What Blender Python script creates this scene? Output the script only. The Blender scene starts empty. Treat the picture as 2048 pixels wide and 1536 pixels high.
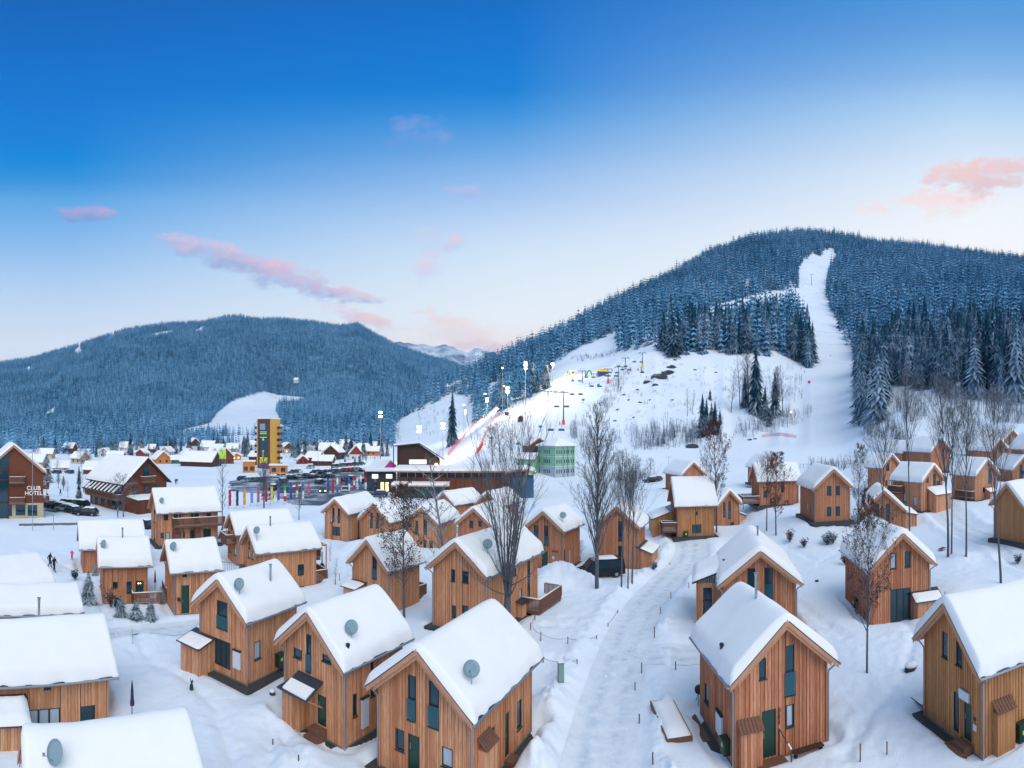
import bpy, math, random, numpy as np
from mathutils import Vector, Matrix, noise
random.seed(7); rng = np.random.default_rng(7)
SC = bpy.context.scene
# ---------------------------------------------------------------- camera
F0, YH, HC = 1100.0, 857.0, 16.0      # panorama: pixels per radian, horizon row, drone height
cam = bpy.data.cameras.new('camera'); co = bpy.data.objects.new('camera', cam)
SC.collection.objects.link(co); SC.camera = co
cam.type = 'PANO'; cam.panorama_type = 'CENTRAL_CYLINDRICAL'
cam.central_cylindrical_range_u_min = -1024/F0; cam.central_cylindrical_range_u_max = 1024/F0
cam.central_cylindrical_range_v_min = (YH-1536)/F0; cam.central_cylindrical_range_v_max = YH/F0
cam.central_cylindrical_radius = 1.0
cam.clip_end = 20000; cam.clip_start = .1
co.location = (0, 0, HC); co.rotation_euler = (math.radians(90), 0, 0)
# ---------------------------------------------------------------- light
SUN_EL, SUN_AZ = math.radians(48), math.radians(160)      # azimuth from +Y (view) to the right
world = bpy.data.worlds.new('World'); SC.world = world; world.use_nodes = True
class NT:
    def __init__(s, t): s.t = t; s.n = t.nodes; s.l = t.links
    def new(s, ty, **k):
        d = s.n.new(ty)
        for a, b in k.items(): setattr(d, a, b)
        return d
    def set(s, sock, v):
        if isinstance(v, bpy.types.NodeSocket): s.l.new(v, sock)
        else:
            if sock.type == 'RGBA' and len(v) == 3: v = (*v, 1)
            sock.default_value = v
    def math(s, op, a, b=0., c=0., clamp=False):
        d = s.new('ShaderNodeMath', operation=op); d.use_clamp = clamp
        s.set(d.inputs[0], a); s.set(d.inputs[1], b); s.set(d.inputs[2], c); return d.outputs[0]
    def mix(s, f, a, b, mode='MIX'):
        d = s.new('ShaderNodeMix', data_type='RGBA', blend_type=mode)
        s.set(d.inputs[0], f); s.set(d.inputs[6], a); s.set(d.inputs[7], b); return d.outputs[2]
    def ramp(s, f, pts, interp='LINEAR'):
        d = s.new('ShaderNodeValToRGB'); cr = d.color_ramp; cr.interpolation = interp
        while len(cr.elements) > 1: cr.elements.remove(cr.elements[-1])
        for i, (p, c) in enumerate(pts):
            e = cr.elements[0] if i == 0 else cr.elements.new(p)
            e.position = p
            if not hasattr(c, '__len__'): c = (c, c, c)
            e.color = (*c, 1)
        s.set(d.inputs[0], f); return d.outputs[0]
    def noise(s, vec, scale, detail=3., rough=.5, dims='3D'):
        d = s.new('ShaderNodeTexNoise', noise_dimensions=dims)
        if vec is not None: s.set(d.inputs['Vector'], vec)
        s.set(d.inputs['Scale'], scale); s.set(d.inputs['Detail'], detail); s.set(d.inputs['Roughness'], rough)
        return d.outputs[0]
    def mapv(s, vec, scale=(1,1,1), loc=(0,0,0)):
        d = s.new('ShaderNodeMapping'); s.set(d.inputs[0], vec)
        d.inputs['Scale'].default_value = scale; d.inputs['Location'].default_value = loc; return d.outputs[0]
def lin(c):                          # 0..255 sRGB -> linear
    return tuple(((v/255+.055)/1.055)**2.4 if v > 10 else v/255/12.92 for v in c)
w = NT(world.node_tree); w.n.clear()
tc = w.new('ShaderNodeTexCoord'); sx = w.new('ShaderNodeSeparateXYZ'); w.set(sx.inputs[0], tc.outputs['Generated'])
X, Y, Z = sx.outputs
hor = w.math('SQRT', w.math('ADD', w.math('MULTIPLY', X, X), w.math('MULTIPLY', Y, Y)))
el = w.math('ARCTAN2', Z, hor)                            # elevation, radians
az = w.math('ARCTAN2', X, Y)                              # azimuth to the right of the view
elf = w.math('DIVIDE', el, math.pi/2, clamp=True)
def E(y): return math.atan((YH-y)/F0)/(math.pi/2)
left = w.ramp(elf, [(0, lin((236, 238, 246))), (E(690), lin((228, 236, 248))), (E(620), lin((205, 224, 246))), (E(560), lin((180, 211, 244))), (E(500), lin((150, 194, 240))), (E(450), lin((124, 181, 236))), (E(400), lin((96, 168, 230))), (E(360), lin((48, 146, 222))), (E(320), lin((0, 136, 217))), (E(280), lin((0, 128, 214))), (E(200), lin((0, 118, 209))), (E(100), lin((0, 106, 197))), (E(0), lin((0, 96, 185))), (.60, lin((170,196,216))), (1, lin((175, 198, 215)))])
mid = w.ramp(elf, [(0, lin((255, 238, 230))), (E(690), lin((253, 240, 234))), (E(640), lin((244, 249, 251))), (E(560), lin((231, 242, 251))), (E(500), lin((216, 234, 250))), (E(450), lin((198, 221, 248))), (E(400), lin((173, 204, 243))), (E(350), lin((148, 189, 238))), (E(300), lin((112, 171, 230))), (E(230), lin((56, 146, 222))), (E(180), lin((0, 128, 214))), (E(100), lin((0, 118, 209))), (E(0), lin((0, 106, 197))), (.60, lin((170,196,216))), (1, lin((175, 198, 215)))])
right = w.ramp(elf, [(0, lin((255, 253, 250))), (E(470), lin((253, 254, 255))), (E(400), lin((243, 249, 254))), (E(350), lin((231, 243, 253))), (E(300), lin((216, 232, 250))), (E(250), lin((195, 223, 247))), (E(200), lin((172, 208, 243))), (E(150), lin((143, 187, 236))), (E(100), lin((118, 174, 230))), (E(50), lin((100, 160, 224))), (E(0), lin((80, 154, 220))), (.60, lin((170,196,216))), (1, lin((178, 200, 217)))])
a1 = w.math('SMOOTH_MIN', w.math('MULTIPLY_ADD', az, 1/.82, 1.0, clamp=True), 1.0, 0.05)
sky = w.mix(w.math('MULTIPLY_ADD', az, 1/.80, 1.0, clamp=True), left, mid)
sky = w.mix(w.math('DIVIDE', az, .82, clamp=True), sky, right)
# clouds: soft noise-torn patches of the sky, seen by direction
tn = w.math('DIVIDE', Z, hor)
cv = w.new('ShaderNodeCombineXYZ'); w.set(cv.inputs[0], az); w.set(cv.inputs[1], w.math('MULTIPLY', tn, 1.9)); w.set(cv.inputs[2], 0.)
warp = w.noise(cv.outputs[0], 9., 6., .62)
warp2 = w.noise(w.mapv(cv.outputs[0], (1,1,1), (5,2,0)), 22., 5., .6)
CLOUDS = [ # x, y, half-width, half-height, tilt, strength, lit colour, shade colour
 (450,512,145,32,.20,.9,(238,200,220),(150,168,214)), (590,562,130,38,.24,.92,(236,196,218),(142,164,214)), (690,588,85,20,.2,.8,(246,190,205),(160,165,212)),
 (155,428,75,20,.05,.7,(214,170,208),(128,150,208)), (725,640,85,24,.32,.85,(250,196,196),(210,205,228)), (925,382,52,18,-.1,.55,(236,196,220),(170,185,232)),
 (912,485,26,24,0,.7,(248,205,216),(195,208,240)), (850,540,46,38,0,.6,(250,212,222),(190,205,240)), (930,665,100,40,.25,.75,(255,214,204),(236,226,236)),
 (985,692,90,16,0,.9,(252,200,196),(214,205,222)), (840,275,80,44,.1,.33,(176,176,226),(110,150,222)), (860,480,45,40,0,.3,(240,215,228),(190,205,240)),
 (1880,400,150,36,-.1,1.1,(255,226,222),(250,236,236)), (1985,352,140,44,-.12,1.15,(248,206,206),(228,206,214)), (1905,345,60,34,0,1.,(250,206,196),(238,214,218))]
for (cx, cy, hw, hh, tl, st, lc, sc_) in CLOUDS:
    u0, v0 = (cx-1024)/F0, (YH-cy)/F0; a, b = hw/F0, hh/F0
    du = w.math('SUBTRACT', az, u0); dv = w.math('ADD', w.math('SUBTRACT', tn, v0), w.math('MULTIPLY', du, tl))
    q = w.math('ADD', w.math('POWER', w.math('ABSOLUTE', w.math('DIVIDE', du, a)), 2.), w.math('POWER', w.math('ABSOLUTE', w.math('DIVIDE', dv, b)), 2.))
    m = w.math('SUBTRACT', w.math('MULTIPLY_ADD', warp, 2.3, w.math('MULTIPLY', warp2, 1.5)), w.math('MULTIPLY_ADD', q, .62, 1.28))
    m = w.math('MULTIPLY', m, 1.45, clamp=True)
    m = w.math('MULTIPLY', w.math('MULTIPLY', m, w.math('SUBTRACT', 3., w.math('MULTIPLY', m, 2.))), m)
    m = w.math('MULTIPLY', m, .85*st, clamp=True)
    shade = w.math('MULTIPLY_ADD', w.math('DIVIDE', dv, b), .75, w.math('MULTIPLY_ADD', warp2, 1.6, -.38), clamp=True)
    sky = w.mix(m, sky, w.mix(shade, lin(sc_), lin(lc)))
nis = w.new('ShaderNodeTexSky', sky_type='NISHITA'); nis.sun_disc = False
nis.sun_elevation = SUN_EL; nis.sun_rotation = SUN_AZ; nis.altitude = 900
nb = w.new('ShaderNodeBackground'); w.set(nb.inputs[0], nis.outputs[0]); nb.inputs[1].default_value = .05
below = w.math('GREATER_THAN', Z, -.002)
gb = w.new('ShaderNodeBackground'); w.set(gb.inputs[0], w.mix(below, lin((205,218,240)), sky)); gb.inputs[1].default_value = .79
gs = w.new('ShaderNodeMixShader'); gs.inputs[0].default_value = .015
w.l.new(gb.outputs[0], gs.inputs[1]); w.l.new(nb.outputs[0], gs.inputs[2])
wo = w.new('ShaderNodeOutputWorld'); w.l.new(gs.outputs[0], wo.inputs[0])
sun = bpy.data.lights.new('sun', 'SUN'); sun.energy = 1.5; sun.angle = math.radians(50); sun.color = (.98, .92, .83)
so = bpy.data.objects.new('sun', sun); SC.collection.objects.link(so)
d = Vector((math.sin(SUN_AZ)*math.cos(SUN_EL), math.cos(SUN_AZ)*math.cos(SUN_EL), math.sin(SUN_EL)))
so.rotation_euler = (-d).to_track_quat('-Z', 'Y').to_euler()
SC.view_settings.view_transform = 'Standard'; SC.view_settings.look = 'None'
SC.view_settings.exposure = 0.36; SC.view_settings.gamma = 1
SC.cycles.max_bounces = 6; SC.cycles.volume_bounces = 1; SC.cycles.transparent_max_bounces = 12
SC.cycles.use_denoising = True; SC.cycles.volume_step_rate = 4
# ---------------------------------------------------------------- helpers
COL = SC.collection
class MB:
    """collects faces; build() links them as ONE mesh object"""
    def __init__(s): s.v = []; s.f = []; s.m = []; s.t = []; s.k = 0; s.tone = .5
    def add(s, vs, fs, m=None, M=None):
        b = len(s.v)
        if M is not None: vs = [M @ Vector(v) for v in vs]
        s.v += [tuple(v) for v in vs]
        m = s.k if m is None else m
        for f in fs: s.f.append(tuple(b+i for i in f)); s.m.append(m); s.t.append(s.tone)
    def box(s, a, b, m=None, M=None):
        x0, y0, z0 = a; x1, y1, z1 = b
        s.add([(x0,y0,z0),(x1,y0,z0),(x1,y1,z0),(x0,y1,z0),(x0,y0,z1),(x1,y0,z1),(x1,y1,z1),(x0,y1,z1)],
              [(0,3,2,1),(4,5,6,7),(0,1,5,4),(1,2,6,5),(2,3,7,6),(3,0,4,7)], m, M)
    def prism(s, pts, d, m=None, M=None):       # pts: 3-D polygon, d: extrusion vector
        n = len(pts); q = [(p[0]+d[0], p[1]+d[1], p[2]+d[2]) for p in pts]
        s.add(list(pts)+q, [tuple(range(n))[::-1], tuple(range(n, 2*n))]+[(i, (i+1) % n, n+(i+1) % n, n+i) for i in range(n)], m, M)
    def tube(s, pts, r, n=6, m=None, cap=True):
        pts = [Vector(p) for p in pts]; rs = r if hasattr(r, '__len__') else [r]*len(pts)
        b = len(s.v); up = None
        for i, p in enumerate(pts):
            t = (pts[min(i+1, len(pts)-1)]-pts[max(i-1, 0)]).normalized()
            if up is None: up = t.orthogonal().normalized()
            up = (up - t*up.dot(t)).normalized(); o = t.cross(up)
            for k in range(n):
                a = 2*math.pi*k/n; q = p+(up*math.cos(a)+o*math.sin(a))*rs[i]; s.v.append((q.x, q.y, q.z))
        m = s.k if m is None else m
        for i in range(len(pts)-1):
            for k in range(n):
                s.f.append((b+i*n+k, b+i*n+(k+1) % n, b+(i+1)*n+(k+1) % n, b+(i+1)*n+k)); s.m.append(m); s.t.append(s.tone)
        if cap:
            s.f.append(tuple(b+k for k in range(n))[::-1]); s.m.append(m); s.t.append(s.tone)
            s.f.append(tuple(b+(len(pts)-1)*n+k for k in range(n))); s.m.append(m); s.t.append(s.tone)
    def disc(s, c, nrm, r, th=.02, n=14, m=None, dish=0.):
        c = Vector(c); nrm = Vector(nrm).normalized(); u = nrm.orthogonal().normalized(); v = nrm.cross(u)
        vs = [c-nrm*dish]; 
        for q, rr in ((.5, .5), (1, 1)):
            for k in range(n):
                a = 2*math.pi*k/n; vs.append(c+(u*math.cos(a)+v*math.sin(a))*r*rr - nrm*dish*(1-q*q))
        fs = [(0, 1+k, 1+(k+1) % n) for k in range(n)]+[(1+k, 1+n+k, 1+n+(k+1) % n, 1+(k+1) % n) for k in range(n)]
        nb_ = len(vs); vs2 = [q-nrm*th for q in vs]
        fs2 = [tuple(nb_+i for i in f[::-1]) for f in fs]+[(1+n+k, nb_+1+n+k, nb_+1+n+(k+1) % n, 1+n+(k+1) % n) for k in range(n)]
        s.add(vs+vs2, fs+fs2, m)
    def ball(s, c, r, m=None, n=8, k=5, sc=(1,1,1), jit=0.):
        vs = []
        for i in range(k+1):
            ph = math.pi*i/k
            for j in range(n):
                a = 2*math.pi*j/n; q = 1+random.uniform(-jit, jit)
                vs.append((c[0]+r*sc[0]*q*math.sin(ph)*math.cos(a), c[1]+r*sc[1]*q*math.sin(ph)*math.sin(a), c[2]+r*sc[2]*q*math.cos(ph)))
        s.add(vs, [(i*n+j, (i+1)*n+j, (i+1)*n+(j+1) % n, i*n+(j+1) % n) for i in range(k) for j in range(n)], m)
    def mesh(s, name, mats, smooth=False):
        me = bpy.data.meshes.new(name); me.from_pydata(s.v, [], s.f); me.update()
        mats = mats if isinstance(mats, (list, tuple)) else [mats]
        for x in mats: me.materials.append(x)
        if len(mats) > 1: me.polygons.foreach_set('material_index', s.m)
        if smooth: me.polygons.foreach_set('use_smooth', [True]*len(s.f))
        a = me.attributes.new('tone', 'FLOAT', 'FACE'); a.data.foreach_set('value', s.t)
        return me
    def build(s, name, mats, parent=None, smooth=False, loc=None):
        o = bpy.data.objects.new(name, s.mesh(name, mats, smooth)); COL.objects.link(o)
        if parent is not None: o.parent = parent
        if loc is not None: o.location = loc
        return o
def thing(name, label, cat, loc=(0,0,0), rz=0., group=None):
    o = bpy.data.objects.new(name, None); COL.objects.link(o); o.empty_display_size = .3
    o.location = loc; o.rotation_euler = (0, 0, rz); return tag(o, label, cat, group)
def tag(o, label, cat, group=None, kind=None):
    if label: o['label'] = label
    if cat: o['category'] = cat
    if group: o['group'] = group
    if kind: o['kind'] = kind
    return o
def struct(o): o['kind'] = 'structure'; return o
def copy_tree(o, loc, rz, label=None, group=None, scale=None):
    r = o.copy(); COL.objects.link(r); r.location = loc; r.rotation_euler = (0, 0, rz)
    if scale is not None: r.scale = scale if hasattr(scale, '__len__') else (scale,)*3
    if label: r['label'] = label
    if group: r['group'] = group
    for ch in list(o.children):
        c = ch.copy(); COL.objects.link(c); c.parent = r
        for g in ch.children:
            e = g.copy(); COL.objects.link(e); e.parent = c
    return r
# ---------------------------------------------------------------- materials
def mat(name, col, rough=.7, metal=0., spec=.5, emit=None, es=1., alpha=None):
    m = bpy.data.materials.new(name); m.use_nodes = True; p = m.node_tree.nodes['Principled BSDF']
    p.inputs['Base Color'].default_value = (*col, 1); p.inputs['Roughness'].default_value = rough
    p.inputs['Metallic'].default_value = metal; p.inputs['Specular IOR Level'].default_value = spec
    if emit: p.inputs['Emission Color'].default_value = (*emit, 1); p.inputs['Emission Strength'].default_value = es
    if alpha is not None: p.inputs['Alpha'].default_value = alpha
    return m
def nmat(name, fn, rough=.8, spec=.4):
    m = mat(name, (.5,.5,.5), rough, spec=spec); t = NT(m.node_tree); p = t.n['Principled BSDF']
    tcn = t.new('ShaderNodeTexCoord'); fn(t, p, tcn); return m
def bump(t, p, h, strength, dist):
    b = t.new('ShaderNodeBump'); b.inputs['Strength'].default_value = strength; b.inputs['Distance'].default_value = dist
    t.set(b.inputs['Height'], h); t.l.new(b.outputs[0], p.inputs['Normal'])
def f_snow(base=(.87,.88,.90), b=.5, sc=1.2, dist=.12):
    def fn(t, p, c):
        g = t.new('ShaderNodeNewGeometry').outputs['Position']
        n = t.noise(g, sc, 6., .6); n2 = t.noise(g, sc*9, 3., .6)
        t.set(p.inputs['Base Color'], t.mix(t.ramp(n, [(.35, 0), (.7, 1)]), tuple(x*.965 for x in base), base))
        bump(t, p, t.math('ADD', n, t.math('MULTIPLY', n2, .18)), b, dist)
        p.inputs['Subsurface Weight'].default_value = 0
    return fn
M = {}
M['snow'] = nmat('snow', f_snow(), .75, .25)
M['roof_snow'] = nmat('roof_snow', f_snow((.90,.90,.91), .22, .9, .08), .7, .25)
M['bank'] = nmat('bank_snow', f_snow((.87,.88,.90), .9, 3.2, .22), .75, .25)
def f_wood(c1, c2, c3, knots=True, horiz=False):
    def fn(t, p, c):
        o = c.outputs['Object']
        tone = t.new('ShaderNodeAttribute', attribute_name='tone').outputs['Fac']
        info = t.new('ShaderNodeObjectInfo').outputs['Random']
        gr = t.noise(t.mapv(o, (14,14,.9) if not horiz else (.9,.9,14)), 1.6, 5., .6)
        k = t.mix(tone, c1, c2); k = t.mix(t.ramp(gr, [(.4, 0), (.75, .8)]), k, c3)
        st = t.noise(t.mapv(o, (1.2,1.2,.35)), 1.2, 4., .6)
        k = t.mix(t.ramp(st, [(.45, 0), (.8, .5)]), k, tuple(x*.55 for x in c1))
        if knots:
            vo = t.new('ShaderNodeTexVoronoi'); t.set(vo.inputs['Vector'], t.mapv(o, (7,7,2.2))); vo.inputs['Scale'].default_value = 1
            k = t.mix(t.ramp(vo.outputs['Distance'], [(.06, .65), (.12, 0)]), k, (.06,.025,.01))
        k = t.mix(t.math('MULTIPLY', info, .35), k, tuple(x*.8 for x in c2))
        t.set(p.inputs['Base Color'], k); bump(t, p, gr, .25, .01)
    return fn
M['wood'] = nmat('larch_cladding', f_wood((.50,.195,.080), (.88,.49,.285), (.30,.10,.040)), .75)
M['wood_red'] = nmat('red_larch_cladding', f_wood((.44,.150,.066), (.78,.38,.21), (.25,.072,.032)), .75)
M['wood_gold'] = nmat('golden_larch_cladding', f_wood((.42,.165,.055), (.70,.36,.155), (.26,.095,.032)), .75)
M['fascia'] = nmat('fascia_wood', f_wood((.52,.26,.15), (.60,.32,.19), (.36,.17,.10), False), .7)
M['deck'] = nmat('deck_wood', f_wood((.17,.075,.05), (.24,.11,.07), (.10,.045,.03), False), .7)
M['dark_wood'] = nmat('dark_wood', f_wood((.05,.022,.016), (.09,.04,.025), (.03,.014,.01), False, True), .7)
M['brown_wood'] = nmat('brown_boards', f_wood((.13,.036,.016), (.23,.065,.026), (.08,.022,.011), False, True), .7)
M['trim'] = mat('roof_metal', (.07,.085,.11), .45, .6)
M['zinc'] = mat('zinc', (.33,.37,.42), .35, .8)
M['flue'] = mat('steel_flue', (.42,.46,.50), .25, .9)
M['frame'] = mat('window_frame', (.012,.035,.035), .5)
M['glass'] = mat('window_glass', (.008,.045,.070), .06, spec=.7)
M['rail_glass'] = mat('balustrade_glass', (.03,.14,.19), .08, spec=.6, alpha=.5)
M['curtain'] = nmat('curtained_pane', lambda t, p, c: t.set(p.inputs['Base Color'], t.mix(t.noise(t.mapv(c.outputs['Object'], (12,12,.4)), 2, 2), (.30,.40,.50), (.52,.60,.68))), .3)
M['panel'] = mat('white_panel', (.62,.68,.74), .5)
M['door'] = mat('green_door', (.008,.05,.035), .35)
M['green_box'] = mat('green_box', (.006,.04,.025), .4)
M['yellow'] = mat('yellow_mark', (.7,.72,.03), .5)
M['dish'] = mat('dish_grey', (.22,.33,.38), .4)
M['concrete'] = nmat('plinth_concrete', lambda t, p, c: t.set(p.inputs['Base Color'], t.mix(t.noise(c.outputs['Object'], 6, 4), (.10,.11,.12), (.2,.2,.2))), .9)
M['gravel'] = nmat('wet_gravel', lambda t, p, c: t.set(p.inputs['Base Color'], t.mix(t.noise(c.outputs['Object'], 18, 4), (.018,.022,.026), (.085,.085,.085))), .7)
M['post'] = mat('stake_wood', (.10,.05,.04), .8)
M['rope'] = mat('rope', (.12,.13,.16), .8)
M['black'] = mat('black', (.01,.012,.015), .5)
M['tyre'] = mat('tyre', (.012,.012,.013), .8)
M['warm_lamp'] = mat('warm_lamp', (.8,.5,.2), emit=(1,.55,.18), es=4)
def f_needles(d0, d1, sn_, lo, big):
    def fn(t, p, c):
        g = t.new('ShaderNodeNewGeometry'); nz = t.new('ShaderNodeSeparateXYZ'); t.set(nz.inputs[0], g.outputs['Normal'])
        inf = t.new('ShaderNodeObjectInfo').outputs['Random']; n = t.noise(c.outputs['Object'], 1.7, 3., .7)
        patch = t.noise(g.outputs['Position'], big, 3., .6)                  # frost lies heavier in some parts of the wood
        s = t.math('MULTIPLY_ADD', nz.outputs[2], .55, t.math('MULTIPLY', n, .9))
        s = t.math('ADD', s, t.math('MULTIPLY_ADD', inf, .26, -.13)); s = t.math('ADD', s, t.math('MULTIPLY_ADD', patch, .55, -.275))
        t.set(p.inputs['Base Color'], t.mix(t.ramp(s, [(lo, 0), (lo+.34, .68)]), t.mix(inf, d0, d1), sn_))
    return fn
M['needles'] = nmat('hazy_snowy_needles', f_needles((.003,.062,.135), (.010,.115,.220), (.28,.56,.84), .56, .006), .9, .1)  # far trees: blue of the distance haze is mixed into needle and snow colours
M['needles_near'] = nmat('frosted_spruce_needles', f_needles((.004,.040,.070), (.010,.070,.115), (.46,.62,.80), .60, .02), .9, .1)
def f_needles2(t, p, c):
    g = t.new('ShaderNodeNewGeometry'); nz = t.new('ShaderNodeSeparateXYZ'); t.set(nz.inputs[0], g.outputs['Normal'])
    inf = t.new('ShaderNodeObjectInfo').outputs['Random']
    n = t.noise(c.outputs['Object'], 2.4, 3., .7)
    s = t.math('MULTIPLY_ADD', nz.outputs[2], .5, t.math('MULTIPLY', n, .9))
    s = t.math('ADD', s, t.math('MULTIPLY_ADD', inf, .1, -.05))
    t.set(p.inputs['Base Color'], t.mix(t.ramp(s, [(.66, 0), (.92, .75)]), t.mix(n, (.004,.030,.055), (.012,.060,.095)), (.6,.7,.8)))
M['spruce'] = nmat('spruce_needles', f_needles2, .9, .1)
def f_bark(col, col2, snow=.55):
    def fn(t, p, c):
        g = t.new('ShaderNodeNewGeometry'); nz = t.new('ShaderNodeSeparateXYZ'); t.set(nz.inputs[0], g.outputs['Normal'])
        n = t.noise(c.outputs['Object'], 3, 4., .7)
        s = t.math('MULTIPLY_ADD', nz.outputs[2], .5, n)
        t.set(p.inputs['Base Color'], t.mix(t.ramp(s, [(snow, 0), (snow+.16, .85)]), t.mix(n, col, col2), (.74,.78,.84)))
    return fn
M['bark'] = nmat('bark', f_bark((.055,.07,.09), (.16,.16,.17), .72), .9, .2)
M['birch'] = nmat('birch_bark', f_bark((.06,.06,.07), (.30,.30,.31), .72), .9, .2)
M['red_bark'] = nmat('reddish_bark', f_bark((.07,.045,.055), (.17,.11,.115), .80), .9, .2)
M['dead_leaf'] = nmat('dry_leaf', f_bark((.06,.03,.03), (.17,.085,.06), .98), .9, .1)
M['frost_bark'] = nmat('frosted_bark', f_bark((.09,.13,.17), (.26,.30,.36), .62), .9, .2)
M['rock'] = nmat('rock', f_bark((.015,.02,.03), (.07,.08,.10), .95), .9)
def azp(x): return (x-1024)/F0
def P(x, r, z=None):
    a = azp(x); return Vector((r*math.sin(a), r*math.cos(a), zt(r*math.sin(a), r*math.cos(a)) if z is None else z))
def zpix(y, r): return HC+(YH-y)/F0*r
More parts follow.
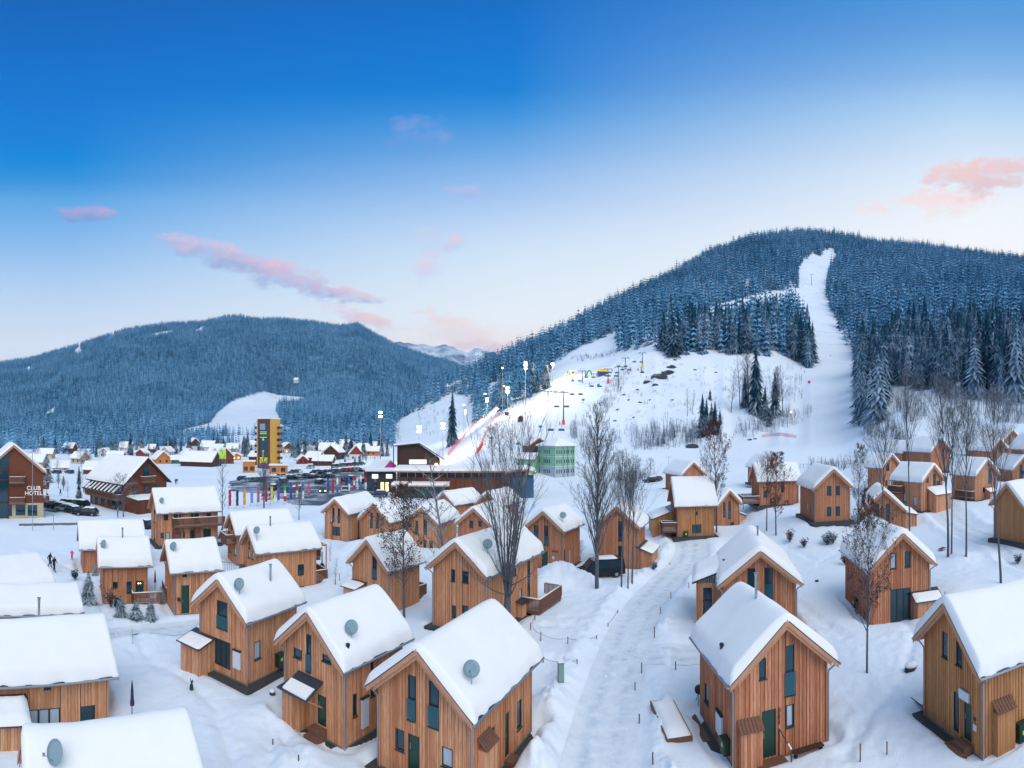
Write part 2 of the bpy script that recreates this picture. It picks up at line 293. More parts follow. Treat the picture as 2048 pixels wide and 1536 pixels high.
# cabins: x, y, heading, length, width, eave height, pitch, ground z | openings (wall, kind, u0, z0, u1, z1) | roof fittings (kind, x, y, height)
SPEC = {
"a1": ([-2.634, 27.509, -0.447, 6.541, 4.968, 4.282, 0.844, -0.199], [("F", "g", -0.81, 2.81, -0.4, 4.87), ("F", "g", 0.36, 2.85, 0.88, 4.91), ("F", "w", -1.5, 1.2, -0.99, 2.17), ("F", "d", -0.79, 0.52, -0.14, 2.16), ("F", "s", 1.06, 1.32, 1.62, 2.18), ("R", "w", -1.49, 1.02, -0.99, 2.39), ("R", "d", 0.14, 0.26, 0.56, 2.36), ("R", "w", 1.49, 0.91, 2.05, 2.34), ("R", "h", -2.88, 1.1, -1.28, 2.63)], [("dish", 2.27, -2.73, 0.94)]),
"a2": ([-9.368, 29.755, 5.833, 4.84, 4.485, 4.634, 0.884, -0.301], [("F", "w", -1.59, 3.61, -0.96, 4.13), ("F", "g", -0.56, 3.15, -0.19, 5.16), ("F", "T", 0.69, 4.08, 1.33, 4.6), ("F", "G", -1.74, 0.41, -1.38, 2.44), ("F", "d", 0.34, 0.64, 0.91, 2.21), ("R", "w", -1.73, 1.38, -1.42, 2.54), ("R", "p", -1.14, 0.56, -0.59, 2.1), ("R", "w", -0.33, 3.3, -0.09, 3.8), ("R", "w", -0.33, 1.91, -0.01, 2.45)], [("dish", 1.99, -1.54, 0.82), ("vent", 2.29, -2.16, 0.37)]),
"a3": ([-16.927, 32.633, 5.995, 4.747, 4.247, 4.433, 0.846, 0.28], [("F", "g", -0.55, 2.9, 0.41, 4.67), ("F", "G", -0.76, 0.49, 0.69, 2.19), ("F", "p", 1.01, 0.83, 1.64, 1.92), ("R", "w", -1.72, 1.35, -1.13, 2.46), ("R", "x", 0.24, 0.34, 0.76, 1.21)], [("dish", 1.55, -2.44, 0.95), ("flue", 1.31, 0.7, 1.21)]),
"a4": ([-11.74, 50.46, -0.513, 4.331, 4.4, 4.411, 0.944, -0.536], [("F", "g", 0.27, 2.9, 0.79, 4.94), ("F", "t", -0.83, 2.02, -0.51, 2.29)], []),
"a5": ([-1.956, 45.615, -0.487, 8.944, 4.68, 4.985, 0.835, 0.54], [("F", "w", -0.71, 3.75, -0.32, 4.66), ("F", "w", 0.34, 3.81, 0.89, 4.69), ("F", "w", 0.36, 1.34, 0.89, 2.08), ("F", "w", -0.59, 1.02, -0.29, 1.91), ("R", "w", -0.02, 3.51, 0.46, 4.12), ("R", "G", 2.59, 0.56, 3.07, 4.41), ("R", "s", 1.02, 1.1, 1.54, 2.13)], [("dish", 1.88, -3.32, 1.06)]),
"a6": ([4.997, 65.068, 5.731, 4.618, 4.454, 4.898, 0.799, -0.074], [("F", "g", -1.45, 3.4, -0.88, 4.85), ("F", "g", -0.08, 2.7, 0.45, 4.93), ("F", "d", -0.4, 0.08, 0.36, 1.94), ("R", "w", -1.87, 1.08, -1.5, 2.27), ("R", "s", -0.5, 0.45, 0.02, 2.0)], [("dish", 2.26, -2.21, 1.14)]),
"a7": ([12.857, 63.341, 5.829, 3.852, 4.547, 5.224, 0.873, 0.013], [("F", "w", 0.05, 3.21, 0.59, 5.42), ("F", "w", 0.05, 1.41, 0.59, 2.59), ("F", "s", -2.15, 0.84, -1.81, 1.47)], []),
"a8": ([-3.607, 74.026, 5.899, 6.31, 4.775, 4.152, 0.816, -0.332], [("F", "w", -0.8, 3.46, -0.3, 4.35), ("F", "w", 0.48, 3.76, 0.95, 4.36)], []),
"a9": ([-2.35, 95.596, 5.789, 6.426, 4.449, 4.047, 0.808, -0.569], [], []),
"a10": ([-9.472, 97.025, 5.651, 6.819, 4.264, 4.011, 0.767, -0.651], [], []),
"a11": ([-11.341, 78.412, 5.957, 6.343, 4.38, 4.01, 0.802, -0.653], [("F", "g", -1.14, 1.91, -0.73, 3.78), ("F", "g", 0.22, 1.94, 0.67, 4.16), ("F", "w", 0.16, 0.13, 0.57, 1.17), ("F", "w", 1.07, 0.05, 1.58, 1.17)], []),
"a12": ([-17.797, 76.59, -0.385, 5.411, 4.674, 4.089, 0.877, -0.474], [("F", "g", -0.86, 2.6, -0.48, 4.73), ("F", "g", 0.19, 2.64, 0.61, 4.75)], []),
"a14": ([-24.267, 80.684, 6.02, 8.254, 3.886, 4.486, 0.86, -0.464], [("F", "g", -0.7, 2.72, -0.35, 4.76), ("F", "g", 0.23, 2.68, 0.58, 4.75), ("F", "G", -0.65, 0.71, 0.62, 2.04)], []),
"a15": ([-23.691, 52.707, 5.527, 6.281, 4.402, 4.27, 0.796, -0.224], [("F", "w", -0.93, 3.72, -0.44, 4.49), ("F", "s", -1.04, 2.75, -0.44, 3.48), ("F", "s", 0.1, 2.83, 0.68, 3.61), ("F", "d", -2.08, 1.78, -2.08, 3.19), ("R", "w", 1.11, 1.24, 1.74, 2.29)], [("dish", 1.95, -3.26, 1.38), ("flue", 0.43, -1.23, 1.03)]),
"a16": ([-30.074, 60.795, 5.499, 6.676, 4.501, 4.332, 0.792, -0.386], [("F", "w", -1.12, 4.04, -0.33, 4.86), ("F", "w", -1.73, 1.06, -1.02, 1.73), ("F", "s", 0.35, 1.16, 1.3, 2.02)], []),
"a17": ([-42.373, 62.421, -0.702, 7.989, 4.929, 4.861, 0.967, 0.526], [("F", "w", -1.11, 2.69, -0.1, 4.39), ("F", "w", -1.11, 0.17, -0.1, 1.84), ("R", "w", -3.42, 3.48, -2.87, 4.36), ("R", "d", -2.11, 3.34, -1.57, 4.38), ("R", "w", -1.35, 3.73, -1.1, 4.32), ("R", "w", 0.3, 3.74, 0.59, 4.33), ("R", "d", 0.78, 3.24, 1.33, 4.36), ("R", "w", 2.5, 3.54, 3.08, 4.31), ("R", "w", -3.79, 1.15, -3.47, 1.81), ("R", "s", -3.17, 0.87, -2.67, 1.82), ("R", "w", -2.3, 1.16, -2.03, 1.78), ("R", "s", -1.66, 0.79, -1.15, 1.8), ("R", "w", -0.84, 1.08, -0.55, 1.8), ("R", "G", 0.16, 0.57, 1.25, 1.95), ("R", "G", 1.99, 0.71, 3.04, 2.02)], [("dish", 2.23, -3.65, 0.68)]),
"a18": ([-28.432, 42.952, 5.528, 3.874, 4.176, 4.349, 0.872, -0.701], [("R", "w", -1.2, 3.45, -0.84, 3.81), ("R", "d", -1.3, 0.16, -0.65, 2.65)], [("dish", 1.24, -1.86, 0.67)]),
"a19": ([-35.282, 41.282, 5.515, 4.19, 4.485, 4.05, 0.742, -0.66], [("R", "w", 0.11, 1.09, 0.62, 2.16), ("R", "w", 1.0, 1.09, 1.71, 2.2), ("R", "w", -1.21, 1.6, -0.79, 2.16)], [("dish", 1.43, -2.0, 0.63), ("flue", 0.24, -0.08, 0.95)]),
"a20": ([-42.9, 47.998, -0.73, 6.686, 4.735, 3.505, 0.903, -0.58], [], []),
"a21": ([-24.507, 20.999, 5.727, 7.2, 4.57, 3.238, 0.858, -0.58], [("R", "3", -0.89, 0.24, 0.88, 1.27), ("R", "w", 2.02, 0.12, 2.82, 1.19), ("R", "t", -0.02, 2.29, 0.39, 2.63)], [("flue", -0.42, 0.14, 1.27)]),
"a22": ([-32.008, 26.126, 5.668, 7.2, 4.053, 3.913, 0.471, -0.871], [], []),
"a23": ([-35.914, 26.077, -0.219, 7.2, 4.811, 4.221, 0.551, -0.177], [], []),
"a24": ([-12.578, 13.913, 5.654, 4.844, 4.85, 4.054, 0.869, -0.384], [], [("dish", 1.1, -1.9, 0.29)]),
"b1": ([12.769, 26.312, -0.041, 5.381, 4.957, 4.66, 0.91, -0.065], [("F", "w", -1.25, 4.05, -0.87, 5.04), ("F", "g", 0.14, 2.98, 0.66, 5.43), ("F", "w", 0.2, 1.43, 0.59, 2.52), ("F", "d", -1.11, 0.24, -0.35, 2.5), ("F", "h", -2.29, 1.58, -1.25, 2.37), ("L", "w", 1.24, 1.13, 1.99, 2.17), ("L", "p", -1.09, 0.66, -0.23, 1.72), ("L", "x", -2.29, 0.41, -1.44, 0.84)], [("flue", -0.32, -0.15, 1.42), ("vent", -2.56, -1.04, 0.44)]),
"b2": ([18.78, 39.716, 5.935, 7.533, 5.272, 4.531, 0.815, 0.519], [("F", "w", -0.89, 3.87, -0.33, 5.28), ("F", "g", 0.4, 3.05, 0.96, 5.28)], [("flue", 0.24, 0.21, 0.75), ("vent", -2.51, -0.77, 0.26)]),
"b3": ([29.457, 36.514, -0.321, 6.903, 4.989, 4.946, 0.943, 0.526], [("F", "w", -0.87, 4.39, -0.39, 5.61), ("F", "w", 0.36, 4.41, 0.86, 5.65), ("F", "G", -0.87, 0.12, 0.87, 2.76), ("L", "x", -0.45, 0.49, 0.54, 1.09)], []),
"b4": ([23.587, 18.659, -1.757, 7.5, 5.002, 4.599, 0.915, 0.422], [("F", "w", -0.86, 3.8, -0.37, 5.12), ("F", "w", 0.37, 3.82, 0.91, 5.01), ("F", "G", 0.16, 0.45, 0.55, 2.42), ("F", "d", 1.06, 0.48, 1.69, 2.28), ("R", "h", -3.14, 1.72, -2.06, 2.65), ("R", "x", -1.74, 0.09, -1.12, 1.12)], []),
"b5": ([52.532, 38.063, -1.682, 7.2, 4.932, 4.373, 0.896, 3.23], [("L", "w", -3.33, 1.55, -2.74, 2.29), ("L", "w", -2.03, 1.13, -1.38, 1.89), ("L", "w", -0.33, 0.69, 0.05, 1.43), ("L", "x", -1.74, 0.02, -1.14, 0.5)], []),
"b6": ([39.954, 62.711, -0.253, 7.171, 4.581, 4.744, 0.919, 4.01], [("F", "w", -0.76, 3.42, -0.2, 4.58), ("F", "w", 0.44, 3.41, 0.97, 4.56), ("F", "w", -0.76, 0.76, -0.2, 1.9), ("F", "w", 0.47, 0.76, 1.01, 1.91), ("L", "w", -0.14, 1.01, 0.51, 1.97), ("L", "w", -1.64, 0.95, -1.07, 1.9)], []),
"b7": ([43.97, 84.893, 4.538, 6.942, 4.841, 4.566, 0.969, 3.037], [("R", "w", 0.36, 2.18, 0.88, 3.79), ("R", "x", -1.49, 0.4, -0.97, 1.21), ("R", "w", -2.77, 1.41, -2.22, 2.48)], []),
"b8": ([23.783, 70.107, 4.58, 4.757, 5.22, 4.579, 1.092, 1.951], [("R", "w", -0.05, 2.85, 0.24, 3.28), ("R", "G", -0.45, 0.44, 0.76, 1.56), ("R", "x", -1.59, 0.02, -1.11, 0.59), ("F", "w", 0.2, 5.53, 1.46, 6.29)], []),
"b9": ([32.74, 84.771, 0.272, 7.2, 4.354, 4.444, 0.911, -0.274], [("F", "g", -1.04, 2.19, -0.56, 4.55), ("F", "g", 0.03, 1.83, 0.55, 4.63), ("F", "d", 0.4, 0.02, 1.15, 1.17)], []),
"b10": ([35.504, 109.729, 0.137, 8.177, 4.783, 3.794, 0.939, 3.197], [], []),
"b11": ([57.5, 116.652, 0.0, 7.196, 4.909, 4.319, 0.954, 3.09], [], []),
"c1": ([64.462, 80.425, 0.127, 3.641, 4.646, 4.422, 0.875, 4.779], [("F", "w", -1.28, 3.51, -0.44, 4.8), ("F", "w", 1.55, 3.64, 2.14, 4.29), ("F", "w", -1.47, 0.77, -0.9, 1.73), ("F", "w", -0.32, 0.43, 0.18, 1.66)], []),
"c2": ([77.465, 91.22, 0.021, 7.273, 4.627, 4.386, 0.906, 6.831], [("F", "w", -1.0, 3.13, -0.3, 4.07), ("F", "w", 0.33, 3.09, 0.95, 4.09)], []),
"c3": ([57.532, 63.322, 0.088, 5.923, 4.693, 4.77, 0.9, 3.637], [("F", "w", -1.29, 4.23, -0.8, 5.12), ("F", "w", 0.21, 3.62, 0.82, 5.42), ("F", "w", 1.02, 3.62, 1.97, 4.31), ("F", "d", -1.03, 0.04, -0.12, 2.63), ("L", "s", 0.17, 1.18, 0.78, 2.55), ("L", "s", -1.95, 0.72, -1.3, 2.13)], []),
"c4": ([48.115, 60.734, 5.735, 6.804, 5.266, 3.289, 0.923, 2.044], [("F", "g", 0.28, 1.55, 0.86, 3.79), ("F", "g", -1.28, 2.16, -0.62, 3.81)], []),
"c5": ([76.824, 81.621, 0.001, 7.195, 4.947, 4.396, 0.971, 7.401], [], []),
"c6": ([67.537, 60.374, -0.037, 5.042, 4.963, 4.395, 0.882, 4.485], [("F", "g", 0.56, 2.59, 1.33, 4.97), ("F", "w", -0.8, 1.31, -0.19, 2.05), ("F", "w", 0.56, 0.72, 1.26, 2.02)], []),
"c7": ([87.195, 74.203, -0.126, 6.418, 4.605, 4.397, 0.887, 7.452], [("F", "w", 0.01, 3.66, 0.74, 5.0)], []),
"c8": ([97.989, 78.173, -0.414, 6.379, 4.959, 4.421, 0.977, 8.831], [("F", "w", -0.9, 3.62, -0.43, 5.53), ("F", "w", -0.25, 3.61, 0.19, 5.53)], []),
"c9": ([83.237, 64.389, -0.397, 6.976, 4.15, 3.645, 0.984, 5.2], [("F", "g", -0.78, 1.58, -0.14, 4.13)], []),
"c10": ([101.987, 88.494, 6.109, 7.198, 4.957, 4.417, 0.976, 8.605], [], []),
"c11": ([85.609, 62.479, 5.848, 5.004, 4.964, 4.409, 1.036, 8.118], [], []),
}
# ---------------------------------------------------------------- terrain
# ground profiles: column x -> [(image row, distance)]
PROF = {
 -700: [(893,520),(892,900)], 600: [(893,520),(891,800)], 750: [(893,470),(882,560),(874,650)], 800: [(893,470),(870,540),(845,600),(835,660)],
 850: [(893,440),(860,500),(815,600),(795,660)], 900: [(905,300),(893,400),(850,480),(800,590),(768,740)],
 950: [(915,200),(873,240),(862,420),(800,560),(745,750)], 1000: [(915,195),(842,262),(790,480),(722,800)], 1050: [(920,190),(812,292),(765,520),(688,850)],
 1100: [(930,185),(776,325),(745,430),(680,880)], 1150: [(935,185),(850,240),(746,340),(738,400),(700,480),(655,900)],
 1200: [(935,185),(850,245),(745,340),(740,400),(680,520),(620,920)], 1300: [(935,185),(850,240),(700,330),(692,380),(630,560),(572,1020)],
 1400: [(930,185),(880,220),(800,270),(716,330),(700,370),(640,520),(600,680),(514,1150)],
 1500: [(928,185),(880,220),(800,270),(716,340),(650,450),(600,600),(476,1250)],
 1600: [(925,185),(870,225),(740,350),(600,600),(505,1000),(465,1300)], 1700: [(920,185),(850,230),(700,420),(600,650),(520,1000),(474,1350)],
 1740: [(910,165),(850,205),(760,270),(700,400),(600,620),(520,1000),(488,1350)],
 1800: [(895,150),(840,185),(790,225),(700,350),(600,600),(492,1300)], 1950: [(895,150),(840,175),(795,205),(700,330),(600,560),(510,1280)],
 2048: [(895,150),(840,175),(800,200),(700,310),(600,520),(524,1200)], 2600: [(895,150),(840,175),(800,200),(700,310),(600,520),(530,1200)]}
RG = np.concatenate([np.arange(120, 500, 4.), np.geomspace(500, 6000, 160)])
PC = sorted(PROF); PT = []
for c in PC:
    pr = PROF[c]; rs = [r for y, r in pr]; zs = [zpix(y, r) for y, r in pr]
    if c >= 740: rs.append(rs[-1]*1.15); zs.append(zs[-1]*.97); rs.append(rs[-1]*1.6); zs.append(5.)
    r0 = rs[0]; rs = [60]+rs; zs = [0 if c < 1650 else 2.]+zs
    z = np.interp(RG, rs, zs)
    PT.append(z)
PT = np.array(PT)
kern = np.array([1,2,3,2,1.]); kern /= kern.sum()
PT[:, 2:90] = np.apply_along_axis(lambda v: np.convolve(np.pad(v, 2, 'edge'), kern, 'valid'), 1, PT)[:, 2:90]
FX = np.arange(-700, 2601, 6.); PT = np.stack([np.interp(FX, PC, PT[:, j]) for j in range(PT.shape[1])], 1)
gk = np.exp(-.5*(np.arange(-14, 15)/4.2)**2); gk /= gk.sum()
PT = np.apply_along_axis(lambda v: np.convolve(np.pad(v, 14, 'edge'), gk, 'valid'), 0, PT)
SMP = [(v[0][0], v[0][1], v[0][7]) for v in SPEC.values()]
for r in (10, 20, 60, 100, 140): 
    for x in range(-400, 1500, 150):
        if r > 50 or r < 12: SMP.append((r*math.sin(azp(x)), r*math.cos(azp(x)), 0.))
for x, r, z in ((1800,25,.3),(2100,25,.8),(2300,30,1.5),(2400,60,3.5),(2300,100,6.5),(2100,135,9.),(1950,135,9.),(1750,135,7),(1700,100,3),(1600,130,2.5),(1500,130,1.5),(1640,50,.6),(1750,50,1.1),(1850,60,2.),(1950,50,2.)):
    SMP.append((r*math.sin(azp(x)), r*math.cos(azp(x)), z))
SMP = np.array(SMP)
ROADS = {}
def road_pts(l): return [Vector((r*math.sin(azp(x)), r*math.cos(azp(x)), 0)) for x, y in l for r in [HC*F0/(y-YH)]]
ROADS['road'] = (road_pts([(1160,1800),(1185,1640),(1195,1536),(1212,1440),(1235,1350),(1262,1270),(1298,1205),(1335,1160),(1365,1135),(1385,1112),(1365,1090),(1320,1078),(1300,1060)]), 1.55)
ROADS['side_road'] = (road_pts([(1245,1318),(1330,1322),(1420,1318),(1560,1310)]), 1.3)
ROADS['lane'] = (road_pts([(215,1262),(300,1258),(380,1245),(470,1232)]), 1.5)
def rpr(l): return [Vector((r*math.sin(azp(x)), r*math.cos(azp(x)), 0)) for x, r in l]
ROADS['village_road'] = (rpr([(2300,45),(2120,52),(2020,62),(1935,72),(1880,84),(1760,100)]), 2.0)
TRAILS = [road_pts(l) for l in ([(640,1300),(655,1210),(690,1150),(690,1110),(650,1085)],[(1290,1440),(1340,1400),(1400,1375)],[(535,1536),(545,1450),(590,1500),(600,1560)],[(40,1105),(110,1125),(170,1150),(200,1200),(225,1262)],
    [(1690,1536),(1730,1450),(1800,1390),(1830,1300),(1780,1220)],[(255,1262),(300,1320),(370,1360),(430,1420),(470,1536)],[(1090,1265),(1150,1270),(1210,1300)],[(1470,1140),(1520,1180),(1600,1230),(1690,1300)],[(1100,1330),(1150,1335)],[(380,1090),(470,1180),(500,1110)],[(960,1100),(900,1120),(870,1180)],[(1560,1120),(1640,1150),(1700,1130)])]
def seg_dist(x, y, pts):
    d = np.full(np.shape(x), 1e9)
    for a, b in zip(pts[:-1], pts[1:]):
        vx, vy = b.x-a.x, b.y-a.y; L = vx*vx+vy*vy
        t = np.clip(((x-a.x)*vx+(y-a.y)*vy)/L, 0, 1)
        d = np.minimum(d, np.hypot(x-a.x-t*vx, y-a.y-t*vy))
    return d
def smooth(t): t = np.clip(t, 0, 1); return t*t*(3-2*t)
def vnoise(x, y, s, seed=0):
    x = x/s+seed*17.3; y = y/s+seed*9.1; xi = np.floor(x).astype(int); yi = np.floor(y).astype(int); fx = x-xi; fy = y-yi
    def h(a, b): 
        n = (a*374761393+b*668265263+seed*1274126177) & 0x7fffffff; n = ((n ^ (n >> 13))*1274126177) & 0x7fffffff
        return ((n ^ (n >> 16)) & 0xffff)/65535.
    fx = fx*fx*(3-2*fx); fy = fy*fy*(3-2*fy)
    return (h(xi,yi)*(1-fx)+h(xi+1,yi)*fx)*(1-fy)+(h(xi,yi+1)*(1-fx)+h(xi+1,yi+1)*fx)*fy
def base_z(x, y):
    r = np.hypot(x, y); px = np.arctan2(x, y)*F0+1024
    num = np.zeros_like(r); den = np.zeros_like(r)
    near = r < 240
    xn, yn = x[near], y[near]; nu = np.zeros_like(xn); de = np.zeros_like(xn)
    for sx_, sy_, sz_ in SMP:
        w_ = 1/((xn-sx_)**2+(yn-sy_)**2+9.)**1.6; nu += w_*sz_; de += w_
    zn = np.zeros_like(r); zn[near] = nu/de
    ck = np.clip((px-FX[0])/6., 0, len(FX)-1.001); ci = np.floor(ck).astype(int); t = ck-ci
    k = np.interp(r, RG, np.arange(len(RG))); k0 = np.clip(np.floor(k).astype(int), 0, len(RG)-2); kf = k-k0
    za = PT[ci, k0]*(1-kf)+PT[ci, k0+1]*kf; zb = PT[ci+1, k0]*(1-kf)+PT[ci+1, k0+1]*kf
    zf = za*(1-t)+zb*t
    b = smooth((r-120)/50)
    z = zn*(1-b)+zf*b
    hill = smooth((zf-12)/40)*b
    gm = smooth((1640-px)/60)*smooth((px-1180)/80)
    az_ = np.arctan2(x, y)*190
    gul = -np.abs(vnoise(az_, r*.05, 6., 51)-.5)*5.5*gm*smooth((r-195)/40)*smooth((345-r)/40)
    return z + gul + hill*((vnoise(x,y,42,1)-.5)*5+(vnoise(x,y,14,2)-.5)*1.6*(.4+gm))
HR = []
for nm, v in SPEC.items():
    q = v[0]; HR.append((q[0], q[1], q[2], q[4]/2, q[3]/2))
MOUNDS = [(1105,1165,2.6,1.3),(1140,1172,2.2,1.1),(1085,1180,2.0,.9),(1178,1178,1.6,.8),(1215,1190,1.8,.6),(1100,1420,1.6,.55),(1085,1480,1.5,.7),(1070,1530,1.3,.6),
          (230,1300,2.4,.5),(285,1280,2.2,.6),(545,1430,1.6,.5),(600,1520,1.5,.5),(1640,1062,2.,.8),(1610,1050,2,.7),(1925,1160,2.5,.6),(780,1180,2,.5),(720,1100,3,1.3),(1640,1045,3,.8)]
MW = [(r*math.sin(azp(x)), r*math.cos(azp(x)), s, h) for x, y, s, h in MOUNDS for r in [HC*F0/(y-YH)]]
def terrain(x, y):
    x = np.asarray(x, float); y = np.asarray(y, float); z = base_z(x, y); r = np.hypot(x, y)
    near = r < 150
    xn, yn = x[near], y[near]
    d = np.full(xn.shape, 9.)
    for hx, hy, th, hw, hl in HR:
        c, s = math.cos(th), math.sin(th); lx = c*(xn-hx)+s*(yn-hy); ly = -s*(xn-hx)+c*(yn-hy)
        dd = np.hypot(np.maximum(np.abs(lx)-hw, 0), np.maximum(np.abs(ly)-hl, 0)); d = np.minimum(d, dd)
    d += (vnoise(xn, yn, 1.1, 5)-.5)*.35
    dep = smooth((d-.50)/.65)
    bank = np.zeros_like(xn)
    for nm, (pts, hw) in ROADS.items():
        rd = seg_dist(xn, yn, pts)+(vnoise(xn, yn, 2.6, 3)-.5)*.9
        dep = np.minimum(dep, smooth((rd-hw+.25)/1.5))
        k = np.exp(-((rd-hw-1.5)/.75)**2)
        bank = np.maximum(bank, k*(.12+.5*vnoise(xn, yn, 2.2, 4)**1.5)*(1. if nm != 'side_road' else .3)*np.where(xn < 5 + .3*yn, 1, .45) if nm == 'road' else k*.25*vnoise(xn, yn, 2.2, 4))
    lump = bank*(1+1.0*(vnoise(xn, yn, .6, 6)-.5)+.8*(vnoise(xn, yn, .28, 26)-.5))*smooth((d-.6)/1.2)
    for mx, my, s, h in MW:
        g = h*np.exp(-((xn-mx)**2+(yn-my)**2)/(2*(s*.6)**2))
        lump += g*(.75+.3*vnoise(xn, yn, .7, 8)+.22*vnoise(xn, yn, .3, 9))*smooth((d-.5)/.8)
    rough = np.zeros_like(xn)
    for tr in TRAILS:
        td = seg_dist(xn, yn, tr)+(vnoise(xn, yn, 1.3, 13)-.5)*.35; k = np.exp(-(td/.42)**2)
        lump -= k*(.13+.10*vnoise(xn, yn, .35, 15))*dep; rough = np.maximum(rough, np.exp(-(td/1.6)**2))
    lump += rough*((vnoise(xn, yn, .45, 16)-.5)*.10+(vnoise(xn, yn, .22, 17)-.5)*.05)
    wild = smooth((vnoise(xn, yn, 7, 18)-.52)*5); lump += wild*((vnoise(xn, yn, .6, 19)-.5)*.12+(vnoise(xn, yn, .3, 20)-.5)*.06)*dep
    soft = (vnoise(xn, yn, 6, 10)-.5)*.28+(vnoise(xn, yn, 2.4, 11)-.5)*.10+(vnoise(xn, yn, .9, 14)-.5)*.04
    zz = z[near]; zz = zz - .06 + dep*(.34+soft)+lump
    z[near] = zz
    return z
def zt(x, y): return float(terrain(np.array([x]), np.array([y]))[0])
def gp(x, y):
    """ground point seen at image (x, y)"""
    a = azp(x); rs = np.concatenate([np.arange(10, 200, .5), np.geomspace(200, 3000, 500)])
    z = terrain(rs*math.sin(a), rs*math.cos(a)); yy = YH-(z-HC)/rs*F0
    k = np.argmax(yy <= y); r = rs[k]
    if not (yy <= y).any(): r = 430.
    elif k > 0:
        t = (yy[k-1]-y)/max(yy[k-1]-yy[k], 1e-6); r = rs[k-1]+(rs[k]-rs[k-1])*t
    return Vector((r*math.sin(a), r*math.cos(a), float(np.interp(r, rs, z))))
def inpoly(px, py, poly):
    c = np.zeros(px.shape, bool); n = len(poly)
    for i in range(n):
        x0, y0 = poly[i]; x1, y1 = poly[(i+1) % n]
        if y0 == y1: continue
        c ^= ((y0 > py) != (y1 > py)) & (px < (x1-x0)*(py-y0)/(y1-y0)+x0)
    return c
inpoly_ = inpoly
def grid_mesh(name, m, az0, az1, na, rs, zfun, kind='structure'):
    A = np.linspace(az0, az1, na); R, AA = np.meshgrid(rs, A, indexing='ij')
    x = R*np.sin(AA); y = R*np.cos(AA); z = zfun(x, y); nr = len(rs)
    co_ = np.stack([x, y, z], -1).reshape(-1, 3).astype(np.float32)
    i = (np.arange(nr-1)[:, None]*na+np.arange(na-1)[None]).ravel()
    q = np.stack([i, i+na, i+na+1, i+1], 1).astype(np.int32)[:, ::-1]
    me = bpy.data.meshes.new(name); me.vertices.add(len(co_)); me.vertices.foreach_set('co', co_.ravel())
    me.loops.add(q.size); me.loops.foreach_set('vertex_index', q.ravel())
    me.polygons.add(len(q)); me.polygons.foreach_set('loop_start', np.arange(0, q.size, 4, dtype=np.int32))
    me.polygons.foreach_set('use_smooth', np.ones(len(q), bool)); me.update(); me.validate()
    me.materials.append(m); o = bpy.data.objects.new(name, me); COL.objects.link(o); o['kind'] = kind; return o
rows = [6.]
while rows[-1] < 1900: rows.append(rows[-1]+max(.16, rows[-1]*(.0068 if rows[-1] < 200 else .011)))
rows += list(np.geomspace(2000, 5200, 9))
def f_ground(t, p, c):
    g = t.new('ShaderNodeNewGeometry').outputs['Position']
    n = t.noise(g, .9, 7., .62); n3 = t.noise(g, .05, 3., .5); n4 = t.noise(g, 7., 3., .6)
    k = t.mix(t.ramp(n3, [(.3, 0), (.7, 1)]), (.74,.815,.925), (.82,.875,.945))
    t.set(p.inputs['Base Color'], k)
    bump(t, p, t.math('ADD', n, t.math('MULTIPLY', n4, .12)), .55, .16)
M['ground'] = nmat('snow_ground', f_ground, .8, .2)
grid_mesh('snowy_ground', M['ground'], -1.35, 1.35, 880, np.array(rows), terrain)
# left mountain, built of the slope the photo shows
SKY_L = [(-700,760),(-300,742),(0,728),(60,720),(150,694),(250,662),(330,650),(400,647),(465,634),(520,641),(560,640),(620,645),(680,655),(715,650),(760,676),(800,697),(860,716),(900,728),(1000,760),(1200,800),(1500,830)]
RM = np.array([560,650,900,1300,1900,2600,3100,3300,5000.]); FR = np.array([0,.02,.17,.40,.68,.91,1.])
def mtn(x, y):
    r = np.hypot(x, y); px = np.arctan2(x, y)*F0+1024
    s = np.interp(px, [a for a, b in SKY_L], [b for a, b in SKY_L])
    z = np.zeros_like(r)
    fr = np.interp(r, RM[:7], FR); yy = 886+(s-886)*fr; zz = HC+(YH-yy)/F0*r
    top = HC+(YH-s)/F0*3100
    zz = np.where(r > 3100, top-(r-3100)*.25, zz)
    gul = (vnoise(x, y, 520, 21)-.5)*150+(vnoise(x, y, 210, 22)-.5)*60-np.abs(vnoise(np.arctan2(x, y)*3000, r*.25, 260, 23)-.5)*110+20
    zz += (gul-25)*smooth((r-800)/900)*smooth((2950-r)/900)
    return np.where(r < 640, -8, zz)
def f_mtn(t, p, c):
    g = t.new('ShaderNodeNewGeometry').outputs['Position']; at = t.new('ShaderNodeAttribute', attribute_name='wooded').outputs['Fac']
    t.set(p.inputs['Base Color'], t.mix(at, t.mix(t.noise(g, .02, 3.), (.62,.70,.82), (.80,.85,.92)), t.mix(t.ramp(t.noise(g, .03, 5., .7), [(.45, 0), (.7, 1)]), (.03,.11,.20), (.16,.32,.48))))
M['mtn'] = nmat('mountain_snow', f_mtn, .9, .1)
mo = grid_mesh('mountain', M['mtn'], azp(-520), azp(1300), 620, np.concatenate([np.geomspace(600, 3300, 240), np.geomspace(3400, 5000, 6)]), mtn)
CLEFT = [[(310,893),(325,874),(372,858),(420,846),(432,828),(462,803),(500,790),(530,783),(556,790),(610,795),(618,808),(590,806),(566,800),(552,822),(562,838),(546,843),(582,856),(583,872),(560,893)], [(148,702),(160,690),(164,706),(152,710)], [(48,737),(62,731),(60,744)],
         [(84,830),(112,812),(108,824)], [(388,662),(410,650),(402,666)], [(253,857),(270,850),(272,868)], [(120,875),(180,872),(185,882),(122,886)], [(735,880),(800,835),(830,893)], [(640,893),(660,868),(740,872),(745,893)], [(300,668),(345,660),(345,666),(305,672)], [(216,674),(228,670),(228,678)]]
